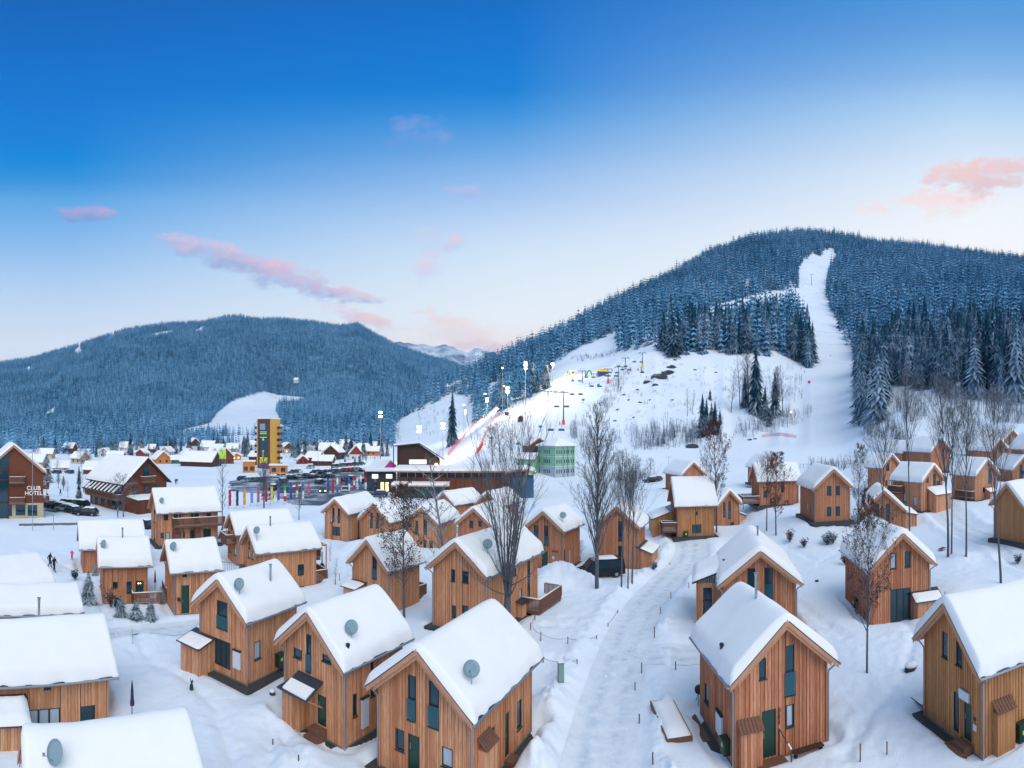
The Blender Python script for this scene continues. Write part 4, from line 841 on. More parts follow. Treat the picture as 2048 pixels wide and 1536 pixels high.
def lean_to(root, x0, y0, x1, y1, zh, zl, low, snow=.16, wood='wood', name='shed', bare=.3):
    """small shed with a mono-pitch roof; low: side of the low eave"""
    b = MB(); n = int((x1-x0)/.17)+1; m = int((y1-y0)/.17)+1
    def zt_(x, y):
        t = {'F': (y-y0)/(y1-y0), 'B': (y1-y)/(y1-y0), 'L': (x-x0)/(x1-x0), 'R': (x1-x)/(x1-x0)}[low]; return zl+(zh-zl)*t
    for i in range(n):
        a, c = x0+(x1-x0)*i/n, x0+(x1-x0)*(i+1)/n
        for yy, dy in ((y0, .05), (y1, -.05)): b.tone = random.random(); b.prism([(a, yy, -.3), (c-.012, yy, -.3), (c-.012, yy, zt_(c, yy)), (a, yy, zt_(a, yy))][::1 if dy > 0 else -1], (0, dy, 0))
    for i in range(m):
        a, c = y0+(y1-y0)*i/m, y0+(y1-y0)*(i+1)/m
        for xx, dx in ((x0, .05), (x1, -.05)): b.tone = random.random(); b.prism([(xx, a, -.3), (xx, c-.012, -.3), (xx, c-.012, zt_(xx, c)), (xx, a, zt_(xx, a))][::-1 if dx > 0 else 1], (dx, 0, 0))
    s = b.build(name, M[wood], root); o = .22
    c4 = [(x0-o, y0-o), (x1+o, y0-o), (x1+o, y1+o), (x0-o, y1+o)]; r = MB(); r.prism([(x, y, zt_(x, y)+.02) for x, y in c4], (0, 0, .07)); rr = r.build('shed_roof', M['trim'], s)
    if snow:
        w_ = MB(); k = 12
        for i in range(k+1):
            for j in range(k+1):
                u, v = i/k, j/k; x = x0-o+(x1-x0+2*o)*u; y = y0-o+(y1-y0+2*o)*v
                tt = {'F': v, 'B': 1-v, 'L': u, 'R': 1-u}[low]; e = min(1, 7*u, 7*(1-u), 7*v, 7*(1-v), max(0, (1-bare-tt)*9))
                w_.v.append((x, y, zt_(x, y)+.085+(snow*(max(e, 0)**.5)*(.9+.2*random.random()) if e > 0 else -.03)))
        for i in range(k):
            for j in range(k): w_.f.append((i*(k+1)+j, (i+1)*(k+1)+j, (i+1)*(k+1)+j+1, i*(k+1)+j+1)); w_.m.append(0); w_.t.append(.5)
        w_.build('shed_snow', M['roof_snow'], rr, True)
    return s
def sat_dish(root, x, y, z, h, dirn=(-.35,-1,.25), r=.38):
    m = MB(); m.tube([(x, y, z-.5), (x, y, z+h-r*.4)], .022, 6); a = m.build('satellite_dish', M['zinc'], root)
    d_ = MB(); n = Vector(dirn).normalized(); d_.disc(Vector((x, y, z+h-r*.3))+n*.06, n, r, .015, 18, dish=.07); d_.build('reflector', M['dish'], a, True)
    k = MB(); c = Vector((x, y, z+h-r*.3)); k.tube([c-Vector((0,0,r*.9)), c+n*.5-Vector((0,0,r*.25))], .012, 5); k.box(c+n*.5-Vector((.04,.04,r*.25+.04)), c+n*.5-Vector((-.04,-.04,r*.25-.04))); k.build('receiver_arm', M['zinc'], a)
def flue_pipe(root, x, y, z, h):
    m = MB(); m.tube([(x, y, z-.6), (x, y, z+h)], .075, 10); a = m.build('flue_pipe', M['flue'], root)
    c = MB(); c.tube([(x, y, z+h-.14), (x, y, z+h-.1), (x, y, z+h+.03), (x, y, z+h+.04), (x, y, z+h+.08)], [.10, .09, .09, .14, .02], 10); c.build('flue_cap', M['flue'], a)
def roof_vent(root, x, y, z, h):
    m = MB(); m.tube([(x, y, z-.5), (x, y, z+h*.7)], .075, 9); a = m.build('roof_vent', M['black'], root)
    c = MB(); c.tube([(x, y, z+h*.7), (x, y, z+h)], .11, 9); c.build('vent_cap', M['black'], a)
GROUP = 'wooden holiday cabins with snowy roofs'
def cabin(nm, label, wood='wood', strip_=True, more=None):
    (cx, cy, th, L, W, zE, tp, gz), ops, roofs = SPEC[nm]
    big = [o for o in ops if o[1] == 'x' or o[1] == 'h']
    root = thing('wooden_cabin', label, 'cabin', (cx, cy, gz), th, GROUP)
    ops = [(a, k, u0, z0, u1, z1) if k != 'T' else (a, 'w', u0, z0, u1, z1-.15) for a, k, u0, z0, u1, z1 in ops]
    random.seed(hash_(nm)); b = MB()
    for w_ in 'FBLR': clad(b, w_, W, L, zE-.14, tp, ops)
    b.build('wall', M[wood], root)
    c = MB(); c.box((-W/2+.14, -L/2+.14, -.5), (W/2-.14, L/2-.14, zE-.3)); c.build('black_core', M['black'], root)  # black box inside the walls: darkness behind the board gaps, put in as colour
    if strip_:
        p = MB(); p.box((-W/2-.04, -L/2-.04, -.6), (W/2+.04, L/2+.04, .10)); pl = p.build('plinth', M['concrete'], root)
        g = MB(); g.box((-W/2-.55, -L/2-.55, -.5), (W/2+.55, L/2+.55, .012)); g.build('gravel_strip', M['gravel'], root)
    gable_roof(root, W, L, zE, tp, seed=hash_(nm) % 50)
    for o in ops: opening(root, o, W, L, gz, wood)
    zR = zE+W/2*tp
    for k, x, y, h in roofs:
        z = zR-abs(x)*tp+SN-.05
        if k == 'dish': sat_dish(root, x, y, z, max(h, .7), (-.45*math.cos(th)-.9*math.sin(th)*-1 if False else math.cos(-th)*-.1-math.sin(-th)*-.9, math.sin(-th)*-.1+math.cos(-th)*-.9, .35))
        elif k == 'flue': flue_pipe(root, x, y, z, h)
        else: roof_vent(root, x, y, z, h)
    if more: more(root, W, L, zE, tp)
    return root
def hash_(s): return sum((i+3)*ord(c)*7919 for i, c in enumerate(s)) % 100003
def m_a1(r, W, L, zE, tp): pass
def m_a2(r, W, L, zE, tp):
    lean_to(r, -1.45, -L/2-.95, -.55, -L/2-.03, 2.35, 2.2, 'F', 0)
    b = MB(); b.prism([(-1.15, -L/2-.02, 3.0), (-1.15, -L/2-1.25, 2.35), (-1.15, -L/2-1.25, 2.28), (-1.15, -L/2-.02, 2.93)], (1.95, 0, 0)); cp = b.build('porch_roof', M['trim'], r)
    s = MB(); s.prism([(-1.1, -L/2-.55, 2.74), (-1.1, -L/2-1.22, 2.39), (-1.1, -L/2-1.22, 2.47), (-1.1, -L/2-.6, 2.78)], (1.8, 0, 0)); s.build('porch_snow', M['roof_snow'], cp)
    k = MB(); k.tube([(.7, -L/2-.03, 1.6), (.7, -L/2-1.1, 2.3)], .05, 4); k.build('porch_brace', M['fascia'], r)
    deck(r, -W/2-.9, -1.2, -W/2-.05, L/2, .25, 'L', snow=.2)
def m_a3(r, W, L, zE, tp): lean_to(r, -W/2-.55, -L/2-1.3, -.85, -L/2-.02, 2.1, 1.75, 'F', .12)
def m_a4(r, W, L, zE, tp): deck(r, -.6, L/2+.04, 1.9, L/2+1.5, .5, 'LRB'); lean_to(r, -W/2+.1, -L/2-1.4, -.6, -L/2-.02, 2.3, 2.0, 'F', .2)
def m_a5(r, W, L, zE, tp): deck(r, W/2+.04, 1.4, W/2+1.7, 6.0, .45, 'FRB'); lean_to(r, W/2+.04, .55, W/2+.5, 1.35, 1.3, 1.2, 'R', 0, name='cupboard')
def m_a6(r, W, L, zE, tp):
    b = MB(); b.box((.9, -L/2-.06, 2.0), (1.75, -L/2-.035, 2.2)); b.build('name_board', M['deck'], r)
    b = MB(); b.box((.95, -L/2-.05, 1.2), (1.25, -L/2-.035, 1.5)); b.build('notice', M['panel'], r)
def m_a7(r, W, L, zE, tp): lean_to(r, W/2+.03, -L/2+.1, W/2+1.6, L/2+.2, 2.5, 1.9, 'R', .25, wood='wood_red')
def m_a15(r, W, L, zE, tp):
    deck(r, -1.6, L/2+.04, W/2, L/2+1.35, .45, 'LRB'); b = MB()
    for x in (-1.5, W/2-.1): b.box((x, L/2+1.2, -.3), (x+.1, L/2+1.3, zE-.2))
    b.box((-1.5, L/2+.05, zE-.35), (W/2, L/2+1.3, zE-.2)); b.build('porch_frame', M['fascia'], r)
    deck(r, -1.6, L/2+.04, W/2-.7, L/2+.9, 2.6, 'RB', snow=.1, name='balcony')
def m_a16(r, W, L, zE, tp): deck(r, -1.5, -L/2-1.2, 1.2, -L/2-.04, 2.7, 'LFR', snow=.1, name='balcony')
def m_a17(r, W, L, zE, tp):
    deck(r, W/2+.04, -2.35, W/2+1.0, L/2+.7, 2.75, 'FRB', snow=.08, name='balcony')
    b = MB(); b.tube([(W/2+.9, L/2+.5, 2.7), (W/2+.1, L/2+.1, .6)], .06, 5); b.build('balcony_brace', M['deck'], r); b = MB(); b.tube([(W/2+.9, -2.2, 2.7), (W/2+.9, -2.2, -.2)], .04, 5); b.build('balcony_post', M['deck'], r)
def m_a18(r, W, L, zE, tp):
    b = MB(); b.tube([(W/2+.2, -1.7, 1.5), (W/2+.2, -1.45, 1.5)], .16, 9); b.build('wall_lantern', M['black'], r)
def m_a19(r, W, L, zE, tp):
    deck(r, W/2+.04, .6, W/2+1.0, L/2+1.2, .35, 'FR'); deck(r, -.4, L/2+.04, W/2, L/2+1.9, .35, 'B')
    b = MB(); b.ball((W/2-.04, 1.25, 1.95), .07); b.ball((W/2-.04, 1.45, 1.95), .06); b.build('ceiling_lamp', M['warm_lamp'], r)
def m_a21(r, W, L, zE, tp): lean_to(r, W/2+.03, -3.4, W/2+2.2, -1.2, 2.1, 1.7, 'R', .35, bare=.2)
def m_b1(r, W, L, zE, tp):
    b = MB(); b.tone = .2; b.box((-W/2-1.3, .0, -.2), (-W/2-.3, L/2+.6, .04)); b.build('side_walkway', M['deck'], r)
    deck(r, -W/2-2.7, -.3, -W/2-1.35, L/2+1.0, .62, '', snow=.28)
    b = MB(); b.tone = .3; b.box((.35, -L/2-.62, .36), (2.0, -L/2-.25, .42))
    for x in (.45, 1.85): b.box((x, -L/2-.58, -.2), (x+.08, -L/2-.3, .359))
    b.build('wall_bench', M['dark_wood'], r)
    b = MB(); b.tube([(-.2, -L/2-.05, 1.5), (-.05, -L/2-1.05, .95)], .03, 6); b.tube([(-.05, -L/2-1.05, -.2), (-.05, -L/2-1.05, .97)], .035, 6); b.tube([(-.2, -L/2-.05, 1.5), (-.2, -L/2-.05, -.1)], .03, 6); hr = b.build('handrail', M['post'], r)
    b = MB(); b.tube([(-.08, -L/2-.8, 1.13), (-.05, -L/2-1.06, 1.0)], .045, 6); b.build('handrail_snow', M['roof_snow'], hr)
    b = MB(); b.tone = .5; b.box((-1.5, -L/2-.65, -.3), (.0, -L/2-.04, .2)); b.build('entrance_step', M['deck'], r)
    b = MB(); b.box((-1.3, -L/2-.08, 1.25), (-1.17, -L/2-.03, 1.5)); b.build('letter_box', M['panel'], r)
    b = MB(); b.tube([(-.2, -L/2-.06, 2.55), (-.2, -L/2-.09, 2.4), (-.2, -L/2-.07, 2.3), (-.2, -L/2-.1, 2.1), (-.2, -L/2-.07, 2.0), (-.2, -L/2-.08, 1.75)], [.02, .07, .015, .06, .015, .05], 6); b.build('hanging_ornament', M['deck'], r)
def m_b2(r, W, L, zE, tp):
    x0, x1, y0, y1, ze = -W/2-2.0, -W/2+.3, -1.0, 3.4, 3.5
    b = MB(); ops = [('F', 'w', .35-1., 3.0-.9, 1.-1., 4.0-.9), ('F', 'w', -.6, .9, .0, 2.0), ('F', 'w', .2, .9, .8, 2.0)]
    w2, l2 = 2.3, 4.4; sub = thing('side_wing', None, None); del_(sub); sub.parent = r; sub.location = ((x0+x1)/2, 1.2, 0)
    for w_ in 'FBL': clad(b, w_, w2, l2, ze, 0., ops, ztop=ze)
    b.build('wing_wall', M['wood'], sub)
    for o in ops: opening(sub, o, w2, l2, 0)
    q = MB(); q.prism([(-w2/2-.35, -l2/2-.3, ze-.05), (-w2/2-.35, -l2/2-.3, ze+.1), (w2/2, -l2/2-.3, ze+1.15), (w2/2, -l2/2-.3, ze+1.0)], (0, l2+.6, 0)); q.build('wing_roof', M['trim'], sub)
    s = MB(); k = 14
    for i in range(k+1):
        for j in range(k+1):
            u, v = i/k, j/k; e = min(1, 7*u, 7*v, 7*(1-v)); s.v.append((-w2/2-.37+(w2+.37)*u, -l2/2-.32+(l2+.64)*v, ze+.11+1.05*u+.42*max(e, 0)**.5*(.93+.1*random.random())))
    for i in range(k):
        for j in range(k): s.f.append((i*(k+1)+j, (i+1)*(k+1)+j, (i+1)*(k+1)+j+1, i*(k+1)+j+1)); s.m.append(0); s.t.append(.5)
    s.build('wing_snow', M['roof_snow'], sub, True)
def del_(o):
    for k in ('label', 'category', 'group'):
        if k in o: del o[k]
def m_b3(r, W, L, zE, tp): lean_to(r, 1.05, -L/2-.9, W/2+.6, -L/2-.03, 2.3, 1.85, 'F', .14)
def m_b4(r, W, L, zE, tp):
    b = MB(); b.box((.75, -L/2-.12, 2.35), (1.55, -L/2-.035, 2.8)); b.build('sign_board', M['panel'], r)
    b = MB(); b.disc((1.95, -L/2-.05, 1.75), (0,-1,0), .1, .02, 12); b.build('house_number', M['green_box'], r)
    b = MB(); b.box((1.85, -L/2-.06, 1.2), (2.1, -L/2-.035, 1.5)); b.build('notice', M['panel'], r)
    b = MB()
    for i in range(5): b.tone = random.random(); b.box((.5+i*.26, -L/2-1.0, -.1), (.74+i*.26, -L/2-.05, .2))
    b.build('entrance_step', M['deck'], r)
    lean_to(r, -W/2-1.4, -L/2+.2, -W/2-.05, -L/2+1.6, .35, .3, 'L', .22, name='planter')
def m_b7(r, W, L, zE, tp): deck(r, -.5, -L/2-3.0, W/2+.6, -L/2-.04, .7, 'LFR')
def m_b8(r, W, L, zE, tp): deck(r, W/2-1.5, -L/2-2.0, W/2, -L/2-.04, .9, 'LFR'); lean_to(r, -W/2-1.2, -L/2-3.0, W/2-1.9, -L/2-.1, 3.2, 2.1, 'F', .3, wood='wood_gold')
def m_b9(r, W, L, zE, tp): lean_to(r, W/2+.03, -L/2+.3, W/2+1.8, -L/2+3, 2.6, 1.9, 'R', .25)
def m_c3(r, W, L, zE, tp):
    lean_to(r, -.95, -L/2-1.6, W/2+.2, -L/2-.02, 3.3, 2.5, 'F', .3, bare=.05)
    deck(r, -W/2-1.2, L/2-2.4, -W/2-.05, L/2, 2.6, 'LFB', snow=.1, name='balcony')
def m_c6(r, W, L, zE, tp): lean_to(r, -.3, -L/2-1.2, 1.1, -L/2-.02, 1.9, 1.4, 'F', .2); deck(r, -W/2-1.0, -L/2, -W/2-.05, 1, .6, 'LF')
def m_c4(r, W, L, zE, tp):
    lean_to(r, W/2+.03, -L/2+.3, W/2+2., L/2-1, 2.6, 2.2, 'R', .3, bare=.05)
CAB = [
 ('a1', 'nearest larch cabin left of the road, grey dish standing on its big roof', 'wood', m_a1),
 ('a2', 'larch cabin with a metal porch roof, just left behind the nearest dish cabin', 'wood', m_a2),
 ('a3', 'larch cabin with a double glass door, steel flue and low side shed', 'wood', m_a3),
 ('a4', 'larch cabin with one tall gable window, behind the leafy brown tree', 'wood', m_a4),
 ('a5', 'larch cabin behind the big vase shaped tree, with a fenced wooden terrace on its right', 'wood', m_a5),
 ('a6', 'reddish cabin with a green front door and roof dish behind the big snow heap', 'wood_red', m_a6),
 ('a7', 'reddish cabin with a stacked window column, just behind the parked black van', 'wood_red', m_a7),
 ('a8', 'cabin gable with two small windows peeping over the roof behind the vase shaped tree', 'wood_red', None),
 ('a9', 'cabin with a small plain gable behind the vase shaped tree, nearest the long timber hall', 'wood_red', None),
 ('a10', 'snow roofed cabin just in front of the left end of the long timber hall', 'wood', None),
 ('a11', 'cabin with four dark gable windows behind the tree crown, right of the twin gables', 'wood', None),
 ('a12', 'right one of the twin gabled cabins joined by the low carport roof', 'wood', None),
 ('a14', 'left one of the twin gabled cabins, beside the car park barrier', 'wood', None),
 ('a15', 'cabin with a back porch and balcony, right of the blue bar fence', 'wood', m_a15),
 ('a16', 'cabin with a gable balcony tucked behind the cabin with the back porch', 'wood', m_a16),
 ('a17', 'wide two storey cabin with a long side balcony, left below the row of flags', 'wood', m_a17),
 ('a18', 'small cabin with a green side door and a little square window above it', 'wood', m_a18),
 ('a19', 'reddish cabin with the lit window, behind the three snowy dwarf conifers', 'wood_red', m_a19),
 ('a20', 'cabin half hidden behind the roof of the cabin with the lit window', 'wood_red', None),
 ('a21', 'cabin with the triple curtained window at the left edge, under a huge snow roof', 'wood', m_a21),
 ('a22', 'cabin showing only its snow roof with right end behind the triple window cabin', 'wood', None),
 ('a23', 'cabin at the left edge showing only its roof, farthest of three bare roofs', 'wood', None),
 ('a24', 'cabin cut by the bottom left corner, only its snow roof and dish showing', 'wood', None),
 ('b1', 'reddish larch cabin right of the road with a green door, wall bench and steel flue', 'wood_red', m_b1),
 ('b2', 'cabin with a flat side wing and twin tall gable windows, behind the bench cabin', 'wood_red', m_b2),
 ('b3', 'reddish cabin with a three part glass door and small porch behind the crooked tree', 'wood_red', m_b3),
 ('b4', 'golden larch cabin cut by the bottom right edge, with white sign over its door', 'wood_gold', m_b4),
 ('b5', 'golden cabin at the right edge whose long wall has three small windows', 'wood_gold', None),
 ('b6', 'reddish cabin with four equal windows in its gable, left of the crooked bare trees', 'wood_red', None),
 ('b7', 'brownish cabin with a narrow left gable behind the twin bushy trees', 'wood_red', m_b7),
 ('b8', 'golden cabin with a narrow upper gable left of the reddish topped tree', 'wood_gold', m_b8),
 ('b9', 'cabin gable with two tall slit windows, right behind the trunk of the reddish topped tree', 'wood_red', m_b9),
 ('b10', 'snowed in cabin with only a tiny red gable showing, left behind the reddish topped tree', 'wood_red', None),
 ('b11', 'farthest cabin above the bushy twin trees, only a tiny gable tip showing', 'wood_red', None),
 ('c1', 'cabin with a four window gable on the left side of the upper hamlet', 'wood', None),
 ('c2', 'highest cabin on the left of the upper hamlet, with two gable windows', 'wood', None),
 ('c3', 'cabin with a snowy entrance porch and side balcony in the middle of the upper hamlet', 'wood', m_c3),
 ('c4', 'cabin with two tall glazed slits close behind the three part glass door cabin', 'wood_red', m_c4),
 ('c5', 'upper hamlet cabin showing just a small triangle of gable above the porch cabin', 'wood_red', None),
 ('c6', 'cabin with a snowy bin shelter in front, right of the tree with the double trunk', 'wood', m_c6),
 ('c7', 'upper hamlet cabin with one gable window, second row from the right edge', 'wood', None),
 ('c8', 'upper hamlet cabin with a slender gable and paired windows near the right edge', 'wood', None),
 ('c9', 'cabin at the right edge of the upper hamlet with one tall slit window', 'wood_red', None),
 ('c10', 'topmost upper hamlet cabin, only a tiny dark gable under the forest', 'wood_red', None),
 ('c11', 'cabin cut by the right edge of the picture high in the upper hamlet', 'wood', None)]
for nm, lb, wd, mo in CAB: cabin(nm, lb, wd, True, mo)
# ---------------------------------------------------------------- trees
def bare_tree(seed, style, leaves=0, bark='bark', snowy=False):
    """unit-height leafless tree: (trunk mesh, crown mesh)"""
    rr = random.Random(seed); T = MB(); C = MB(); tips = []
    def rv(s): return Vector((rr.uniform(-s, s), rr.uniform(-s, s), rr.uniform(-s, s)))
    def path(p, d, L, n, wob, lift):
        pts = [p.copy()]
        for i in range(n): d = (d+rv(wob)+Vector((0, 0, lift))).normalized(); p = p+d*L/n; pts.append(p.copy())
        return pts
    def twigs(pts, L, r, lv, ang):
        if lv == 0:
            return
        n = {3: 6, 2: 5, 1: 4}[lv]
        for i in range(n):
            f = rr.uniform(.22, 1); k = f*(len(pts)-1); j = min(int(k), len(pts)-2); q = pts[j].lerp(pts[j+1], k-j)
            d0 = (pts[j+1]-pts[j]).normalized(); side = d0.orthogonal().normalized(); side.rotate(Matrix.Rotation(rr.uniform(0, 6.3), 3, d0))
            a = ang*rr.uniform(.6, 1.3); d = (d0*math.cos(a)+side*math.sin(a)).normalized(); l2 = L*rr.uniform(.35, .7)*(1.15-f*.5)
            r2 = max(r*.5, .0005); pp = path(q, d, l2, 3, .16, .10)
            C.tube(pp, [r2, r2*.8, r2*.6, r2*.35], 3, cap=False); tips.append(pp[-1])
            twigs(pp, l2, r2, lv-1, ang)
    def stem(p, d, L, r, n, lv, ang, wob=.05, lift=.05, M_=None):
        pp = path(p, d, L, n, wob, lift); (M_ or T).tube(pp, [r*(1-.88*i/n) for i in range(n+1)], 6 if r > .006 else 4, cap=False); twigs(pp, L, r*.42, lv, ang); return pp
    Z_ = Vector((0, 0, 1))
    if style == 'vase':
        b = path(Vector((0, 0, -.02)), Z_, .22, 3, .03, .05); T.tube(b, [.026, .022, .019, .017], 8, cap=False)
        for i in range(11):
            a = 2*math.pi*i/11+rr.uniform(-.3, .3); t = rr.uniform(.10, .48)*(1 if i % 3 else .4); d = Vector((math.cos(a)*t, math.sin(a)*t, 1)).normalized()
            stem(b[-1]-Z_*rr.uniform(0, .09), d, rr.uniform(.55, .78), .0075, 7, 3, .38, .045, .035)
        for i in range(6): a = rr.uniform(0, 6.3); stem(b[-1]+Z_*rr.uniform(-.02, .1), Vector((math.cos(a), math.sin(a), rr.uniform(.1, .6))).normalized(), .3, .005, 5, 2, .5, .08, .09, C)
    elif style in ('column', 'birch', 'round', 'thin'):
        lean = .02 if style != 'birch' else .045
        b = path(Vector((0, 0, -.02)), (Z_+rv(lean)).normalized(), 1.0, 12, .035, .06); r0 = {'column': .0125, 'birch': .009, 'round': .0125, 'thin': .0095}[style]
        T.tube(b, [r0*(1-.9*(i/12)**.9) for i in range(13)], 8, cap=False)
        f0, n, L0, tilt = {'column': (.16, 46, .30, .42), 'birch': (.25, 30, .17, .7), 'round': (.22, 34, .36, .85), 'thin': (.42, 20, .42, .36)}[style]
        for i in range(n):
            f = f0+(1-f0)*(i+rr.random())/n*.97; k = f*12; j = min(int(k), 11); q = b[j].lerp(b[j+1], k-j)
            a = i*2.4+rr.uniform(-.4, .4); tl = tilt*rr.uniform(.7, 1.3); d = Vector((math.cos(a)*math.sin(tl), math.sin(a)*math.sin(tl), math.cos(tl)))
            g = (f-f0)/(1-f0); L = L0*{'column': 1-.75*g, 'birch': 1-.6*g, 'round': (.5+1.0*g) if g < .4 else .9-.75*(g-.4)/.6, 'thin': 1-.72*g}[style]*rr.uniform(.75, 1.15)
            stem(q, d, L, r0*.38*(1-.5*g), 5, 3 if style != 'birch' else 2, .5, .08, .06, C if L < .25 else T)
    if leaves:
        for p in tips:
            if rr.random() < leaves:
                for _ in range(2):
                    q = p+rv(.012); u = rv(1).normalized()*rr.uniform(.0035, .007); v = u.orthogonal().normalized()*u.length
                    C.add([q-u, q+v, q+u, q-v], [(0, 1, 2, 3)], 1)
    return T.mesh('tree_trunk', M[bark]), C.mesh('tree_crown', [M[bark], M['dead_leaf']])
TV = {}
def put_tree(x, y, top, style, label, seed=1, leaves=0, bark='bark', r=None, wide=1., group=None, name='bare_tree', cat='tree'):
    k = (style, seed, leaves > 0, bark)
    if k not in TV: TV[k] = bare_tree(seed, style, leaves, bark)
    p = gp(x, y) if r is None else P(x, r); rr_ = math.hypot(p.x, p.y); h = zpix(top, rr_)-p.z
    root = thing(name, label, cat, p, random.uniform(0, 6.3), group); root.scale = (h*wide, h*wide, h)
    for nm_, me_ in zip(('trunk', 'crown'), TV[k]):
        o = bpy.data.objects.new(nm_, me_); COL.objects.link(o); o.parent = root
    return root
random.seed(11)
put_tree(1014, 1217, 862, 'vase', 'large vase shaped bare tree with many stems in front of the terrace cabin', 3, wide=.95, r=41)
put_tree(1194, 1176, 815, 'column', 'tall columnar bare tree standing before the black van', 5, wide=1.0)
put_tree(904, 1238, 905, 'birch', 'slender white birch leaning before the gable of the terrace cabin', 7, bark='birch', wide=1.5, r=44)
put_tree(808, 1236, 968, 'round', 'broad brown leafed tree growing beside the single tall window cabin', 9, leaves=.3, wide=.95)
put_tree(1243, 1176, 930, 'thin', 'leftmost of the three thin trees right of the black van', 11, wide=.8, group='three thin trees by the van')
put_tree(1256, 1176, 950, 'thin', 'middle one of the three thin trees right of the black van', 12, wide=.7, group='three thin trees by the van')
put_tree(1264, 1168, 938, 'thin', 'rightmost of the three thin trees right of the black van', 13, wide=.9, group='three thin trees by the van')
put_tree(1433, 1064, 840, 'round', 'tall leafy tree with a reddish top beside the golden cabin', 15, leaves=.35, bark='red_bark', wide=.62)
put_tree(1533, 1057, 915, 'thin', 'left one of the bushy twin trees below the brown cabin with the narrow gable', 17, wide=1.1, r=72)
put_tree(1552, 1071, 905, 'round', 'right one of the bushy twin trees below the brown cabin with the narrow gable', 18, leaves=.3, bark='red_bark', wide=.75)
put_tree(1734, 1345, 990, 'round', 'crooked dark tree with a bare lower trunk before the three part glass door cabin', 19, leaves=.38, wide=.56)
put_tree(1762, 1075, 845, 'thin', 'slim forked tree rising behind the three part glass door cabin', 12, wide=.95, r=66)
put_tree(1716, 1010, 890, 'round', 'scruffy leafy tree beside the four window cabin', 21, leaves=.25, wide=.6, r=74)
put_tree(1819, 1062, 765, 'thin', 'tall slim tree between the porch cabin and the road, thin and upright', 11, wide=.7)
put_tree(1896, 1114, 782, 'thin', 'tall tree with a double trunk beside the village road', 23, wide=.95)
put_tree(1903, 1108, 800, 'thin', 'second stem tree touching the double trunk tree beside the village road', 13, wide=.7)
put_tree(1932, 1113, 815, 'thin', 'tall dark bare tree right beside the double trunk tree', 24, wide=.8)
put_tree(2002, 1166, 800, 'thin', 'rightmost tall bare tree standing on the snow field', 25, wide=.8)
put_tree(247, 1034, 945, 'round', 'dark spreading tree in front of the timber hotel with sloping brise soleil', 26, wide=1.3)
put_tree(528, 1016, 905, 'column', 'dense dark tree in the middle of the flags', 5, wide=1.2)
put_tree(598, 1040, 958, 'round', 'small bare tree behind the roofs below the row of flags', 28, wide=.9)
put_tree(445, 1066, 895, 'birch', 'very thin tall tree right of the balcony cabin', 29, wide=.9)
put_tree(93, 993, 945, 'round', 'small bare tree on the snow right of the tall timber hotel', 30, wide=1.)
put_tree(136, 995, 960, 'birch', 'thin young tree between the two timber hotels', 31, wide=1.4)
put_tree(660, 1122, 1082, 'birch', 'young bare sapling on the snow left of the leafy tree', 32, wide=1.5)
put_tree(671, 1168, 1115, 'birch', 'thin sapling standing beside the garden stove', 33, wide=1.2)
put_tree(1161, 1120, 1080, 'round', 'little bare bush beside the black van bonnet', 34, wide=1.2)
put_tree(266, 1288, 1255, 'birch', 'dead stalk sticking out of the snow before the glass door cabin', 35, wide=1.6)
for i, (x, y, t) in enumerate([(1270,960,910),(1300,955,915),(1245,940,900),(1080,920,880),(985,925,850),(1000,925,840),(1020,928,860),(1180,930,880)]):
    put_tree(x, y, t, 'round', 'bare tree at the foot of the ski slope beyond the cabins', 40+i % 3, wide=1.2, group='bare trees at the foot of the ski slope', r=150+i*6)
for i, (x, y, t, s) in enumerate([(1480,812,712,'birch'),(1497,815,705,'column'),(1553,832,735,'column'),(1566,830,730,'birch'),(1462,825,740,'birch'),(1375,832,775,'birch'),(1385,828,780,'birch'),(1520,800,735,'birch'),(1590,790,760,'birch'),(1950,800,700,'birch'),(1750,820,760,'round'),(1770,830,780,'round')]):
    put_tree(x, y, t, s, 'bare larch or birch in the loose group on the open hillside', 44+i % 3, wide=1.3, group='bare trees on the open hillside')
NL = [(1512,827,690),(1550,834,740),(1538,852,812),(1405,873,785),(1413,870,795),(1423,858,803),(1440,850,818),(1420,800,776),(1307,880,862),(1316,890,868),(1327,887,858),(1349,875,857),(1381,873,855),(1354,855,847),(1092,778,715),(1075,785,735),(1530,840,770),(1430,868,800),(1490,815,745)]
for x, y, t in NL:
    p = gp(x, y); r_ = math.hypot(p.x, p.y); spruce_at(p.x, p.y, p.z, zpix(t, r_)-p.z, 'snowy spruce standing alone on the open hillside beside the piste', 'lone spruces on the open hillside', SPRN)
NV = [(634,920,880),(662,916,884),(676,913,876),(688,914,884),(698,914,882),(728,912,878),(596,915,875),(586,914,882),(487,900,870),(503,914,886),(94,965,905),(158,1000,955),(158,968,930),(350,905,870),(362,903,872),(380,896,868),(645,922,905),(690,930,912),(710,930,910),(720,925,905),(340,900,872),(905,880,780),(1240,960,925),(435,900,862),(447,902,870),(330,925,900)]
for i, (x, y, t) in enumerate(NV):
    p = gp(x, y) if y > 905 else P(x, 330+10*(i % 5)); r_ = math.hypot(p.x, p.y)
    spruce_at(p.x, p.y, p.z, zpix(t, r_)-p.z, 'dark snowy spruce between the village houses beyond the car park', 'spruces between the village houses', SPRN)
